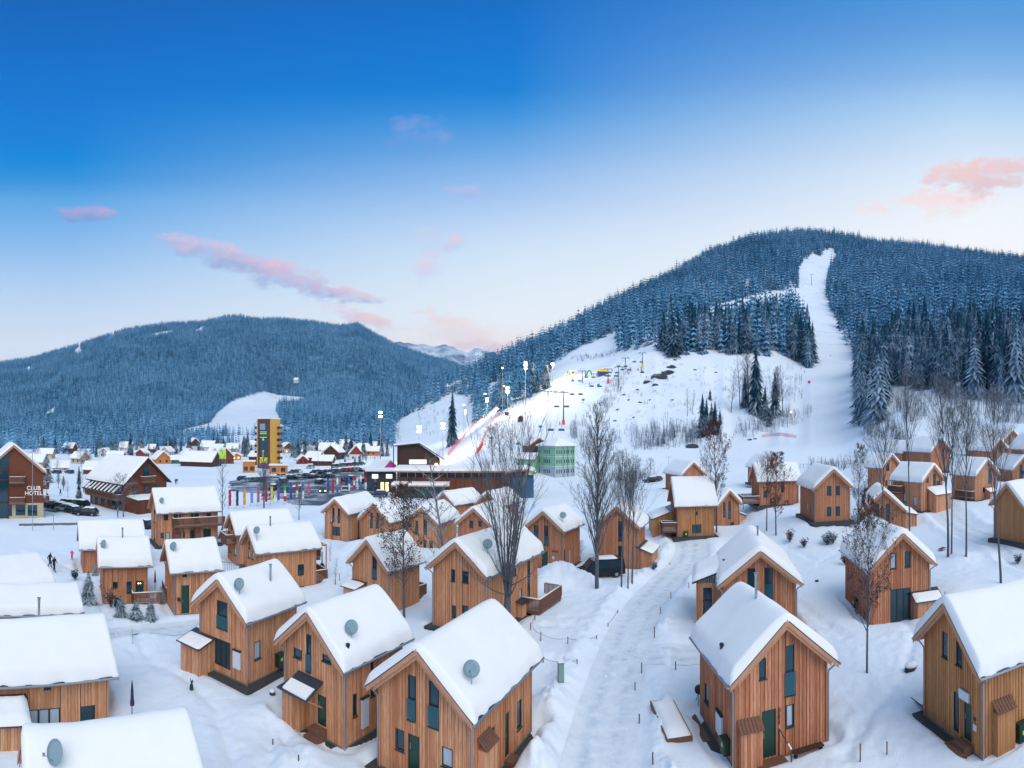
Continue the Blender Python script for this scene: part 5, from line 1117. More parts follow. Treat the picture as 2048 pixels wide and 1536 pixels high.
for x, y, t, w_, lb in [(177,1206,1140,1.,'drooping snow laden spruce left of the lit window cabin'), (241,1233,1190,1.25,'leftmost of the three snowy dwarf conifers by the curved terrace'), (272,1239,1197,1.1,'middle one of the three snowy dwarf conifers by the curved terrace'), (301,1239,1195,1.1,'rightmost of the three snowy dwarf conifers by the curved terrace'), (322,1203,1170,1.3,'small dark conifer at the end of the curved terrace'), (190,1150,1128,1.5,'dark clipped conifer at the corner behind the lit window cabin')]:
    o = None; p = gp(x, y); r_ = math.hypot(p.x, p.y); o = spruce_at(p.x, p.y, p.z+.15, zpix(t, r_)-p.z, lb, None, SPRN); s_ = o.scale; o.scale = (s_[0]*1.7*w_, s_[1]*1.7*w_, s_[2])
random.seed(23)
for i in range(46):
    x_ = random.uniform(60, 780) if i < 34 else random.uniform(40, 330); y_ = random.uniform(897, 928) if i < 34 else random.uniform(930, 985); t_ = y_-random.uniform(18, 34)*(1 if i < 34 else 1.3)
    if 450 < x_ < 800 and y_ > 930: continue
    put_tree(x_, y_, t_, 'round' if i % 3 else 'column', 'bare garden tree among the far village houses', 40+i % 3 if i % 3 else 5, wide=1.2, bark='red_bark' if i % 4 == 0 else 'bark', group='bare trees among the village houses')
for i in range(40):
    x_ = random.choice((random.uniform(60, 350), random.uniform(560, 780), random.uniform(330, 500))); y_ = random.uniform(896, 918); p = gp(x_, y_); r_ = math.hypot(p.x, p.y)
    spruce_at(p.x, p.y, p.z, random.uniform(7, 15), 'dark snowy spruce between the village houses beyond the car park', 'spruces between the village houses', SPRN)
def bush(x, y, h, w_, label, seed, dark=False, group=None, cat='bush'):
    rr = random.Random(seed); p = gp(x, y); b = MB(); l = MB()
    for i in range(26):
        a = rr.uniform(0, 6.3); t = rr.uniform(.1, .9)*w_/h; q = Vector((math.cos(a)*t, math.sin(a)*t, 1)).normalized(); L = h*rr.uniform(.6, 1.05)
        pts = [q*L*k/3+Vector((rr.uniform(-1, 1), rr.uniform(-1, 1), 0))*.06*h*k/3 for k in range(4)]; b.tube(pts, [.018, .013, .009, .005], 3, cap=False)
        for _ in range(7):
            c = pts[rr.choice((1, 2, 2, 3))]; e = c+Vector((rr.uniform(-1, 1), rr.uniform(-1, 1), rr.uniform(0, 1)))*.22*h; b.tube([c, e], [.008, .004], 3, cap=False)
            for _ in range(5 if dark else 2):
                u = Vector((rr.uniform(-1, 1), rr.uniform(-1, 1), rr.uniform(-.3, 1))).normalized()*.07; v = u.orthogonal().normalized()*.05; q2 = c.lerp(e, rr.random())+u*.8; l.add([q2-u, q2+v, q2+u, q2-v], [(0, 1, 2, 3)])
    root = thing('snowy_bush', label, cat, p, 0, group); b.build('stems', M['bark'], root) if not l.v else (b.build('stems', M['bark'], root), l.build('foliage', M['spruce'] if dark else M['dead_leaf'], root)); return root
for i, (x, y, h, w_, lb, dk) in enumerate([(222,1215,1.6,1.2,'frosted bare bush before the lit window cabin wall',False),(262,1205,1.2,.9,'dark snowy shrub under the right window of the lit cabin',True),(212,1195,1.9,1.0,'twiggy bush climbing at the left end of the lit window wall',False),(235,1220,1.,.8,'low dark shrub left of the dwarf conifers',True),
    (1655,1090,1.3,1.3,'left snowy green shrub beside the snow bank of the four window cabin',True),(1666,1088,1.4,1.2,'right snowy green shrub beside the snow bank of the four window cabin',True),(1608,1095,1.,.7,'small reddish twiggy shrub on the snow behind the flat wing cabin',False),(1580,1085,1.6,1.,'pinkish frosted bush behind the satellite dish of the wing cabin',False),
    (1308,1140,.8,.6,'dark shrub at the shed corner of the cabin behind the van',True),(1690,1130,1.2,1.,'tangled brown shrub under the crooked dark tree',False),(150,1160,1.,.8,'dark snowy hedge bush behind the drooping spruce',True),(1335,1062,.7,.6,'small frosted shrub beside the fenced deck of the golden cabin',True),(2035,1128,.9,.7,'small dark shrub by the road at the right edge',True)]):
    bush(x, y, h, w_, lb, 70+i, dk)
# thin brushwood on the slopes, one uncountable mass
def brush(name, regions, label):
    b = MB()
    for poly, n, hh in regions:
        xs = [p_[0] for p_ in poly]; ys = [p_[1] for p_ in poly]; c = 0
        while c < n:
            x, y = random.uniform(min(xs), max(xs)), random.uniform(min(ys), max(ys))
            if not inpoly(np.array([x]), np.array([y]), poly)[0]: continue
            c += 1; p = gp(x, y); h = hh*random.uniform(.4, 1.2)
            for _ in range(random.randint(2, 5)):
                q = p+Vector((random.uniform(-1.3, 1.3), random.uniform(-1.3, 1.3), -.3)); e = q+Vector((random.uniform(-.12, .12)*h, random.uniform(-.12, .12)*h, h*random.uniform(.7, 1)))
                b.tube([q, q.lerp(e, .5)+Vector((.1, 0, 0)), e], [.06, .045, .02], 3, cap=False)
                for _ in range(6):
                    c2 = q.lerp(e, random.uniform(.35, .95)); d_ = Vector((random.uniform(-1, 1), random.uniform(-1, 1), random.uniform(.4, 1.4)))*h*.10; b.tube([c2, c2+d_], [.03, .012], 3, cap=False)
    o = b.build(name, M['frost_bark']); tag(o, label, 'brushwood', None, 'stuff')
brush('slope_brushwood', [([(1266,865),(1400,858),(1400,893),(1266,903)], 170, 6.5), ([(1470,845),(1600,820),(1640,830),(1560,862),(1480,880)], 120, 5), ([(1140,716),(1232,700),(1232,712),(1150,726)], 70, 4), ([(1195,800),(1245,735),(1262,745),(1215,830)], 90, 3.5),
    ([(1760,800),(1850,785),(1850,850),(1800,850)], 60, 6), ([(1850,785),(2048,800),(2048,850),(1950,835)], 130, 8), ([(1712,760),(1730,850),(1770,880),(1725,880)], 60, 5), ([(1775,850),(1800,870),(1850,900),(1800,905)], 60, 4), ([(1145,850),(1180,850),(1180,900),(1145,905)], 40, 7), ([(1620,935),(1690,930),(1690,945),(1620,948)], 30, 4), ([(1200,955),(1300,950),(1300,965),(1200,970)], 40, 3), ([(740,860),(800,840),(800,885),(745,888)], 110, 9), ([(1200,760),(1340,725),(1480,735),(1480,840),(1300,850),(1230,840)], 150, 2.2), ([(1480,730),(1610,740),(1600,800),(1490,820)], 90, 5), ([(1180,850),(1270,845),(1270,930),(1190,935)], 60, 3), ([(820,830),(900,800),(930,850),(850,880)], 60, 5), ([(560,905),(760,905),(760,925),(580,925)], 60, 3)],
    'thin frosted brushwood and saplings growing in patches on the slope')
# rocks on the hillside
b = MB(); rk = 0
for (x, y, s) in [(1343,735,2.2),(1335,747,3.),(1318,756,3.6),(1296,765,2.),(1310,770,1.2),(1285,745,1.),(1280,805,.8),(1258,800,.7),(1248,790,.8),(1300,800,.6),(1345,800,.6),(1390,740,.8),(1350,720,1.),(1268,835,.6),(1235,820,.7),(1230,842,.7),(1275,780,.9),(1385,895,2.2),(1432,745,.8),(1500,880,.8),(1510,878,.7)]:
    p = gp(x, y); o = MB(); o.ball((0,0,0), s, n=9, k=6, sc=(1.3, .8, .6), jit=.25); ob = o.build('dark_rock', M['rock'], loc=p); tag(ob, 'dark bare rock poking out of the snowy hillside', 'rock', 'dark rocks on the hillside')
# ---------------------------------------------------------------- small things near the camera
sn = 0
STK = [('Z3',x,y,h) for x,y,h in [(245,495,45),(217,563,45),(286,640,60),(476,660,45),(683,628,12),(760,540,18),(829,445,10),(1204,343,45),(1330,268,36),(1196,108,14),(1132,450,45),(1088,620,75),(997,868,70),(1238,845,56),(953,990,54),(980,1225,65),(1078,1508,78),(305,793,36),(541,800,25)]]+[('Z5',213,1490,120),('Z5',402,1438,82),('Z5',811,320,24),('Z2',118,1355,22),('Z2',296,1470,20),('Y2',1130,1395,50),('Y2',1172,1360,60)]
TL = {'Z1':(0,1100,3.5234),'Z2':(512,1100,3.483),'Z3':(1000,1100,3.5225),'Z4':(1300,1100,3.5238),'Z5':(1660,1100,3.523),'Y1':(0,860,4.041),'Y2':(420,860,4.518),'Y3':(820,860,3.84),'Y4':(1280,840,4.8),'Y5':(1640,760,3.490),'X1':(0,600,4.096),'X2':(450,720,4.096),'X3':(900,640,5.12),'X4':(1200,440,3.0714),'X5':(1600,440,3.339)}
def q2(t, x, y): a, b_, s = TL[t]; return a+x/s, b_+y/s
SP = []
sides = {0:'beside the terrace deck',7:'high on the right side of the road'}
for i, (t, x, y, h) in enumerate(STK):
    X_, Y_ = q2(t, x, y); p = gp(X_, Y_); r_ = math.hypot(p.x, p.y); hh = max(.25, h/TL[t][2]/F0*r_)
    b = MB(); b.tube([(0,0,-.3), (random.uniform(-.03,.03), random.uniform(-.03,.03), hh)], .032, 6); b.tube([(0,0,hh*.99),(0,0,hh+.03)], .036, 6)
    o = b.build('marker_stake', M['post'], loc=p); SP.append(p+Vector((0,0,hh*.85)))
    tag(o, 'thin wooden marker stake standing in the snow beside the road and paths', 'stake', 'marker stakes along the road')
def rope(a, c, sag, label):
    m_ = a.lerp(c, .5); pts = [a.lerp(c, k/10)-Vector((0,0,4*sag*(k/10)*(1-k/10))) for k in range(11)]
    b = MB(); b.tube([q-m_ for q in pts], .014, 4); o = b.build('rope', M['rope'], loc=m_); tag(o, label, 'rope')
rope(SP[0], SP[1], .1, 'short rope sagging between the two stakes at the terrace corner'); rope(SP[1], SP[2], .15, 'rope sagging between stakes just right of the big dish cabin'); rope(SP[2], SP[3], .2, 'rope sagging across the open snow between two stakes')
rope(SP[3], SP[4], .18, 'rope sinking into the snow toward the road edge'); rope(SP[17], SP[18], .2, 'rope hung beside the grey utility cabinet'); rope(SP[5], SP[6], .1, 'rope half buried beside the snowy road bank')
p = gp(*q2('Z3', 428, 925)); b = MB(); b.box((-.17,-.14,-.3), (.17,.14,1.12)); b.box((-.19,-.16,1.12), (.19,.16,1.17)); o = thing('utility_cabinet', 'slim grey green utility cabinet standing in the snow left of the road', 'cabinet', p, .2)
mcab = mat('cabinet_green', (.16,.26,.25), .5); b.build('body', mcab, o); b = MB(); b.box((-.15,-.15,.1), (.15,-.143,1.05)); b.build('door', mat('cabinet_door', (.20,.31,.30), .5), o); b = MB(); b.box((-.19,-.16,1.175), (.19,.16,1.24)); b.build('snow_cap', M['roof_snow'], o); b = MB(); b.tube([(.2,0,-.3),(.2,0,1.5)], .012, 5); b.build('marker_rod', M['black'], o)
def parasol(x, y, top, col, label):
    p = gp(x, y); r_ = math.hypot(p.x, p.y); H = max(zpix(top, r_)-p.z, 1.6); o = thing('closed_parasol', label, 'parasol', p, 0)
    b = MB(); b.tube([(0,0,-.3),(0,0,H)], .025, 7); b.build('pole', M['black'], o)
    b = MB(); n = 10; zs = [(.32,.02),(.34,.11),(.42,.14),(.55,.10),(.75,.085),(.92,.05),(1.,.012)]
    for f, rad in zs:
        for k in range(n): a = 2*math.pi*k/n; q = rad*(1 if k % 2 else .62); b.v.append((q*math.cos(a), q*math.sin(a), f*H))
    for i in range(len(zs)-1):
        for k in range(n): b.f.append((i*n+k, i*n+(k+1) % n, (i+1)*n+(k+1) % n, (i+1)*n+k)); b.m.append(0); b.t.append(.5)
    b.build('folded_canopy', mat('parasol_cloth', col, .9), o)
parasol(264, 1437, 1361, (.045,.03,.10), 'closed dark violet parasol alone in the snow garden'); parasol(310, 1178, 1140, (.45,.005,.04), 'closed red parasol on the curved terrace')
parasol(1690, 905+120, 985, (.05,.12,.14), 'closed grey parasol on the balcony side of the porch cabin')
p = gp(*q2('Y2', 1013, 1250)); o = thing('garden_stove', 'black outdoor stove with tall chimney on the snow beside the back porch', 'stove', p); b = MB(); b.tube([(0,0,0),(0,0,.35),(0,0,.6)], [.42,.30,.12], 10); b.build('fire_bowl', M['black'], o); b = MB(); b.tube([(0,0,.6),(0,0,1.9)], .09, 8); b.build('chimney', M['zinc'], o); b = MB(); b.tube([(0,0,-.15),(0,0,0)], [.5,.46], 12); b.build('base', M['roof_snow'], o)
def blob(name, x, y, s, sc, m, label, cat, snow=True):
    p = gp(x, y); o = thing(name, label, cat, p); b = MB(); b.ball((0,0,s*.3), s, n=9, k=6, sc=sc, jit=.2); b.build('stone', M[m], o)
    if snow: b = MB(); b.ball((0,0,s*.3+s*sc[2]*.55), s*.95, n=12, k=7, sc=(sc[0]*1.05, sc[1]*1.05, sc[2]*.6), jit=.03); b.build('snow_cap', M['roof_snow'], o, True)
blob('garden_boulder', 1822, 1340, .42, (1.1,.8,.8), 'rock', 'snow capped dark boulder lying in front of the golden corner cabin', 'boulder')
blob('garden_boulder', 545, 1390, .26, (.7,.6,1.), 'rock', 'small snow capped stone beside the side deck of the porch roof cabin', 'boulder')
blob('garden_boulder', 1634, 1163, .2, (1.1,.8,.6), 'rock', 'tiny dark stone in the snow behind the bench cabin', 'boulder', False)
# garden figure
p = gp(383, 1380); b = MB(); b.tube([(0,0,-.1),(0,0,.12),(0,0,.3),(.02,0,.42)], [.10,.13,.10,.05], 9); b.ball((.02,0,.5), .08); b.tube([(-.04,0,.52),(-.08,0,.68)], [.03,.02], 5); b.tube([(.08,0,.52),(.10,0,.66)], [.03,.02], 5); o = b.build('garden_figure', M['green_box'], loc=p); tag(o, 'small dark green garden ornament half sunk in the snow', 'garden ornament')
# kettle barbecue beside the bench cabin
p = gp(1398, 1405); o = thing('barbecue', 'dark kettle barbecue beside the left wall of the bench cabin', 'barbecue', p); b = MB(); b.ball((0,0,.75), .27, n=12, k=8); b.build('kettle', M['black'], o)
for a in (0, 2.1, 4.2): b = MB(); b.tube([(0,0,.6),(.28*math.cos(a), .28*math.sin(a), -.1)], .018, 5); b.build('leg', M['black'], o)
b = MB(); b.tube([(-.1,0,1.02),(.1,0,1.02)], .02, 5); b.build('handle', M['deck'], o)
p = gp(1884, 1101); o = thing('sledge', 'dark sledge lying on the snow at the foot of the double trunk tree', 'sledge', p, .3); b = MB(); b.box((-.55,-.22,.22), (.55,.22,.28)); b.build('seat', mat('sledge_red', (.16,.03,.05), .6), o)
for s in (-1, 1): b = MB(); b.tube([(-.6,s*.2,.05),(.5,s*.2,.05),(.65,s*.2,.2)], .02, 5); b.tube([(-.3,s*.2,.05),(-.3,s*.2,.22)], .02, 5); b.tube([(.3,s*.2,.05),(.3,s*.2,.22)], .02, 5); b.build('runner', M['post'], o)
# blue playground fence behind the green door cabin
p = gp(452, 1148); o = thing('mesh_fence', 'blue grey vertical bar fence between the green door cabin and the arched door cabin', 'fence', p, .15); b = MB()
for i in range(18): b.tube([(-1.9+i*.21,0,-.2),(-1.9+i*.21,0,1.35)], .022, 4)
b.tube([(-1.9,0,1.3),(1.7,0,1.3)], .03, 5); b.tube([(-1.9,0,.3),(1.7,0,.3)], .03, 5); b.build('fence_bars', mat('fence_blue', (.10,.20,.32), .6), o)
# ---------------------------------------------------------------- vehicles
def car_parts(L, W_, H, kind):
    hood = {'car': .28, 'van': .14}[kind]; out = {}
    wl = H*.52
    prof = {'car': [(-L/2,.28),(-L/2,wl*.92),(-L/2+L*hood*.9,wl),(-L/2+L*hood*1.55,H*.97),(-L/2+L*.62,H),(L/2-L*.12,H*.93),(L/2,wl*1.05),(L/2,.30)],
            'van': [(-L/2,.30),(-L/2,wl*.80),(-L/2+L*hood,wl*1.02),(-L/2+L*hood*2.1,H*.95),(-L/2+L*.42,H),(L/2-L*.03,H*.97),(L/2,wl),(L/2,.30)]}[kind]
    b = MB(); n = len(prof)
    def inset(z): return 0 if z <= wl*1.02 else (z-wl)/(H-wl)*.14*W_/1.8
    secs = []
    for s, k in ((-1, 1.), (1, 1.)):
        secs.append([(x, s*(W_/2-inset(z)), z) for x, z in prof])
    b.add(secs[0]+secs[1], [tuple(range(n)), tuple(range(n, 2*n))[::-1]]+[(i, n+i, n+(i+1) % n, (i+1) % n) for i in range(n)]); out['body'] = b
    g = MB(); wp = [prof[2], prof[3], prof[4], prof[5], prof[6]]; z0 = wl*1.06; z1 = H*.90
    def xat(z, a, c): (x0, q0), (x1, q1) = a, c; return x0+(x1-x0)*(z-q0)/(q1-q0)
    xa0, xa1 = xat(z0, prof[2], prof[3]), xat(z1, prof[2], prof[3]); xb0, xb1 = xat(z0, prof[6], prof[5]), xat(z1, prof[6], prof[5])
    for s in (-1, 1):
        m_ = (xa1+xb1)/2
        for (u0, u1, v0, v1) in ((xa0+.12, m_-.05, xa1+.10, m_-.05), (m_+.05, xb0-.12, m_+.05, xb1-.08)):
            q = [(u0, s*(W_/2-inset(z0)+.012), z0), (u1, s*(W_/2-inset(z0)+.012), z0), (v1, s*(W_/2-inset(z1)+.012), z1), (v0, s*(W_/2-inset(z1)+.012), z1)]
            g.prism(q if s < 0 else q[::-1], (0, -s*.01, 0))
    for (x0_, x1_, e) in ((xa0, xa1, -1), (xb0, xb1, 1)):
        w0, w1 = W_/2-inset(z0)-.10, W_/2-inset(z1)-.08
        q = [(x0_+e*.02, -w0, z0), (x0_+e*.02, w0, z0), (x1_+e*.02, w1, z1), (x1_+e*.02, -w1, z1)]; g.prism(q, (e*.012, 0, .004))
    out['window_glass'] = g
    return out, prof
CARC = {'black': (.010,.013,.018), 'grey': (.10,.12,.14), 'silver': (.35,.38,.42), 'white': (.62,.65,.7), 'dark blue': (.01,.025,.09), 'red': (.28,.012,.02), 'dark green': (.01,.045,.04)}
VM = {k: mat('car_paint_'+k.replace(' ', '_'), v, .35, .2) for k, v in CARC.items()}
LMP = mat('headlamp', (.9,.8,.6), .2, emit=(1,.8,.45), es=6); LOFF = mat('lamp_glass', (.5,.5,.52), .15); TAIL = mat('tail_lamp', (.35,.01,.01), .3)
PM = {}
def make_car(kind, colour, label, loc, rz, group=None, snow=True, lit=False, big=False, name='parked_car', cat='car'):
    L, W_, H = {'car': (4.2, 1.78, 1.48), 'van': (4.9, 1.95, 1.95)}[kind]; root = thing(name, label, cat, loc, rz, group)
    def sub(k, nm_, fn, m_, parent=root, at=None, smooth=False):
        if (kind, k) not in PM: PM[(kind, k)] = fn().mesh(nm_, m_, smooth)
        me = PM[(kind, k)]; o = bpy.data.objects.new(nm_, me); COL.objects.link(o); o.parent = parent
        if at: o.location = at
        return o
    kk = 'body'+colour; parts = None
    if (kind, kk) not in PM: parts, _ = car_parts(L, W_, H, kind); PM[(kind, kk)] = parts['body'].mesh('body', VM[colour])
    o = bpy.data.objects.new('body', PM[(kind, kk)]); COL.objects.link(o); o.parent = root
    sub('glass', 'window_glass', lambda: car_parts(L, W_, H, kind)[0]['window_glass'], M['glass'])
    def wheel(): b = MB(); b.tube([(0,-.1,0),(0,.1,0)], .31, 14); return b
    def rim(): b = MB(); b.tube([(0,-.106,0),(0,.106,0)], .19, 10); return b
    for x in (-L*.31, L*.30):
        for s in (-1, 1): w_ = sub('wheel', 'wheel', wheel, M['tyre'], at=(x, s*(W_/2-.09), .31)); sub('rim', 'rim', rim, M['zinc'], w_)
    def lamp(): b = MB(); b.box((-.02,-.17,-.07), (.02,.17,.07)); return b
    for s in (-1, 1):
        sub('lampon' if lit else 'lampoff', 'headlight', lamp, LMP if lit else LOFF, at=(-L/2-.01, s*(W_/2-.27), .62)); sub('tail', 'tail_light', lamp, TAIL, at=(L/2+.01, s*(W_/2-.24), .75))
    if snow:
        def sm():
            b = MB(); x0, x1 = -L*.12, L*.36
            for i in range(9):
                for j in range(7): u, v = i/8, j/6; e = min(1, 5*u, 5*(1-u))*min(1, 5*v, 5*(1-v)); b.v.append((x0+(x1-x0)*u, (W_*.40)*(2*v-1), H-.05+.19*e**.5))
            for i in range(8):
                for j in range(6): b.f.append((i*7+j, (i+1)*7+j, (i+1)*7+j+1, i*7+j+1)); b.m.append(0); b.t.append(.5)
            return b
        sub('snow', 'roof_snow', sm, M['roof_snow'], smooth=True)
    return root
pv_ = gp(1205, 1158); make_car('van', 'black', 'black van parked in the snow in front of the reddish cabin', Vector((pv_.x, pv_.y+1.2, pv_.z-.02)), math.radians(8), snow=True, name='parked_van', cat='van')
# car park sheet
def poly_sheet(name, pts, m, lift, dens=3.):
    W3 = [gp(x, y) for x, y in pts]; xs = [v.x for v in W3]; ys = [v.y for v in W3]
    gx = np.arange(min(xs), max(xs), dens); gy = np.arange(min(ys), max(ys), dens); A, B_ = np.meshgrid(gx, gy, indexing='ij')
    a = (np.arctan2(A, B_)*F0+1024); ins = inpoly(A, B_, [(v.x, v.y) for v in W3]); Zg = terrain(A, B_)+lift; me = bpy.data.meshes.new(name)
    nx, ny = A.shape; f = [(i*ny+j, (i+1)*ny+j, (i+1)*ny+j+1, i*ny+j+1) for i in range(nx-1) for j in range(ny-1) if ins[i,j] and ins[i+1,j] and ins[i,j+1] and ins[i+1,j+1]]
    me.from_pydata(np.stack([A, B_, Zg], -1).reshape(-1, 3).tolist(), [], f); me.materials.append(m); o = bpy.data.objects.new(name, me); COL.objects.link(o); return struct(o)
def f_asph(t, p, c):
    g = t.new('ShaderNodeNewGeometry').outputs['Position']; n = t.noise(g, .12, 5., .65)
    t.set(p.inputs['Base Color'], t.mix(t.ramp(n, [(.47, 0), (.60, 1)]), (.06,.075,.10), (.45,.50,.58)))
M['asphalt'] = nmat('slushy_asphalt', f_asph, .6)
poly_sheet('car_park', [(452,962),(560,950),(760,938),(800,950),(792,985),(700,1000),(640,1014),(575,1010),(540,990),(455,983)], M['asphalt'], .10, 1.6)
struct(poly_sheet('hotel_forecourt', [(80,1012),(200,1018),(200,1030),(85,1024)], M['asphalt'], .10, 1.2))
CL = ['black','grey','dark green','dark blue','silver','white','red']
cars = [(150,990),(178,1003),(240,1000),(275,998),(465,1010),(470,965),(555,978),(615,968),(645,965),(690,968),(728,972),(735,932),(770,930),(800,932),(845,928),(890,925),(940,922),(970,918),(1000,918),(1030,915),(1060,912),(1092,908),(1130,915),(780,1018),(490,1085),(400,1065),(435,1060),(560,1085),(600,1082),(820,965),(860,965),(1000,1000),(985,1080),(1040,985),(900,880),(925,878),(950,874),(975,872),(1000,870),(1030,868),(1060,866),(1090,864),(1120,862),(905,905),(600,925),(560,930),(350,1140),(700,890),(1120,1010)]
random.seed(5)
ordn = {}
for i, (x, y) in enumerate(cars):
    X_, Y_ = q2('X2', x, y); p = gp(X_, Y_); c = random.choices(CL, (7,5,5,4,3,2,3))[0]
    row = 'far' if Y_ < 935 else ('middle' if Y_ < 970 else 'near'); side = 'left' if X_ < 580 else ('right' if X_ > 670 else 'middle')
    lb = f'{c} parked car at the {side} of the {row} row in the snowy car park' if row != 'middle' or side != 'middle' else f'{c} parked car in the centre of the snowy car park'
    sc_ = make_car('car', c, lb, p+Vector((0,0,.1)), math.pi/2-azp(X_)*-1+random.choice((0, math.pi))+random.uniform(-.1,.1)+(.5 if row == 'near' else .15), 'cars in the snowy car park', snow=random.random() < .6)
X_, Y_ = q2('X2', 800, 1088); make_car('car', 'grey', 'grey car driving through the car park with its headlights on', gp(X_, Y_)+Vector((0,0,.1)), math.pi/2+.35, lit=True, snow=False, name='moving_car')
X_, Y_ = q2('X2', 1258, 1122); make_car('car', 'dark blue', 'blue car parked behind the twin gabled cabins', gp(X_, Y_)+Vector((0,0,.1)), .3, snow=True)
for (x, y, c, lb) in [(450,352,'black','dark snow covered car left of the two above the hotel garden'),(560,350,'dark green','dark snow covered car right of the two above the hotel garden'),(330,608,'red','reddish car parked nearest the tall timber hotel'),(400,622,'grey','snow covered car second from the tall timber hotel'),(470,640,'black','snow covered car in the middle of the hotel forecourt row'),(530,655,'silver','silver snow covered car in the hotel forecourt row'),(590,672,'black','dark snow covered car right in the hotel forecourt row'),(520,612,'black','black car behind the hotel forecourt row'),(580,612,'grey','grey car behind the hotel forecourt row beside the trees'),(640,620,'black','rightmost black car behind the hotel forecourt row'),(700,690,'black','black car at the right end of the hotel forecourt row'),(1800,915,'silver','silver snow covered car right of the balcony cabin'),(1170,790,'black','dark car half hidden left of the balcony cabin')]:
    X_, Y_ = q2('Y1', x, y); make_car('car', c, lb, gp(X_, Y_), random.uniform(-.5,.5), snow=True)
for x, y, c, lb in [(1850,400,'black','black car parked at the foot of the ski slope'),(1878,392,'red','red car parked at the foot of the ski slope')]:
    X_, Y_ = q2('Y3', x, y); make_car('car', c, lb, gp(X_, Y_), .2)
# flags
FC = {'red': [(.55,.01,.03)], 'blue': [(.02,.08,.35)], 'orange': [(.8,.28,.01)], 'lavender': [(.22,.27,.62)], 'pink': [(.55,.12,.25)], 'yellow': [(.7,.6,.08)], 'violet': [(.16,.08,.35)], 'green white red': [(.02,.35,.10),(.75,.78,.8),(.6,.02,.03)], 'red white red': [(.55,.02,.04),(.75,.78,.8),(.55,.02,.04)],
      'blue and white': [(.02,.12,.45),(.75,.78,.82)], 'white and blue': [(.75,.78,.82),(.05,.2,.5)], 'black red yellow': [(.01,.01,.01),(.55,.02,.02),(.8,.5,.02)], 'white': [(.7,.74,.8)], 'yellow and red': [(.8,.55,.02),(.6,.02,.03)], 'red and white': [(.6,.02,.05),(.75,.78,.8)], 'dark blue': [(.02,.04,.12)]}
FM = {}
flags = [(30,1065,1225,'red'),(90,1065,1222,'dark blue'),(150,1060,1215,'orange'),(210,1045,1200,'lavender'),(263,1040,1195,'pink'),(327,1030,1190,'red'),(373,1035,1185,'yellow'),(428,1035,1175,'violet'),(482,1025,1185,'green white red'),(530,1015,1165,'blue'),(580,1015,1150,'red and white'),(628,1010,1160,'blue and white'),(678,1005,1140,'pink'),(835,965,1120,'blue'),(875,980,1115,'red'),(912,965,1110,'white and blue'),(948,965,1080,'black red yellow'),(985,965,1075,'dark blue'),(1010,960,1095,'blue and white'),(1050,950,1085,'red white red'),(1075,960,1080,'white'),(1103,940,1080,'white and blue'),(1143,950,1080,'red and white'),(1183,985,1080,'yellow and red'),(1222,945,1080,'pink'),(1268,945,1060,'red and white'),(1320,960,1060,'violet'),(1360,965,1060,'lavender')]
cnt = {}
for i, (x, yt, yb, c) in enumerate(flags):
    X_, Y_ = q2('X2', x, yb); _, YT = q2('X2', x, yt); p = gp(X_, Y_); r_ = math.hypot(p.x, p.y); H = zpix(YT, r_)-p.z; c_ = cnt.get(c, 0); cnt[c] = c_+1
    where = ['at the left end of the row', 'in the left part of the row', 'in the right part of the row', 'at the right end of the row'][min(3, int(i/7))]
    o = thing('banner_flag', f"tall {c} banner flag, {['first', 'second', 'third'][c_]} of its colour from the row's left end", 'flag', p, -azp(X_)+random.uniform(-.4,.4), 'banner flags along the car park')
    b = MB(); b.tube([(0,0,-.3),(0,0,H+.2)], .035, 6); b.build('pole', M['zinc'], o); cols = FC[c]; z0_, z1_ = H*.18, H; b = MB(); n = 12
    for k in range(n+1):
        for s in (0, 1): b.v.append((.04+s*.48, .10*math.sin(k*1.3+s), z0_+(z1_-z0_)*k/n))
    for k in range(n): b.f.append((2*k, 2*k+1, 2*k+3, 2*k+2)); b.m.append(min(len(cols)-1, int((n-1-k)/n*len(cols)))); b.t.append(.5)
    if c not in FM: FM[c] = [mat('flag_cloth', q, .8) for q in cols]
    b.build('banner', FM[c], o)
# ---------------------------------------------------------------- resort and village buildings
def wmat(n, c): return nmat(n, lambda t, p, k: t.set(p.inputs['Base Color'], t.mix(t.noise(k.outputs['Object'], 1.5, 4.), tuple(v*.82 for v in c), c)), .8)
WM = {'cream': wmat('cream_plaster', (.55,.45,.32)), 'white': wmat('white_plaster', (.62,.64,.66)), 'grey': wmat('grey_plaster', (.30,.33,.38)), 'dark': M['dark_wood'], 'brown': M['brown_wood'], 'orange': wmat('orange_plaster', (.62,.22,.05)),
      'ochre': wmat('ochre_plaster', (.62,.36,.07)), 'red': wmat('red_boards', (.26,.035,.03)), 'green': wmat('mint_plaster', (.26,.56,.36)), 'teal': wmat('teal_boards', (.02,.20,.18)), 'stone': wmat('pale_stone', (.42,.50,.56)), 'pink': mat('magenta_lit_wall', (.45,.02,.35), .5, emit=(.6,.02,.45), es=.5), 'blue': wmat('blue_cladding', (.03,.13,.24))}
LITW = mat('lit_window', (.8,.6,.3), emit=(1,.62,.28), es=1.6); SIGNW = mat('lit_sign_white', (.8,.8,.75), emit=(1,.92,.8), es=1.2)
def place(px_, r, dz=0.): v = P(px_, r); v.z += dz; return v
def win(root, wall, W, L, u, z, w_, h, m=None, name='window'):
    b = MB(); wbox(b, wall, W, L, u-w_/2-.05, z-.05, u+w_/2+.05, z+h+.05, .004, .05); f = b.build(name, M['panel'] if m == 'w' else M['frame'], root)
    b = MB(); wbox(b, wall, W, L, u-w_/2, z, u+w_/2, z+h, .051, .07); b.build('pane', LITW if m == 'lit' else M['glass'], f)
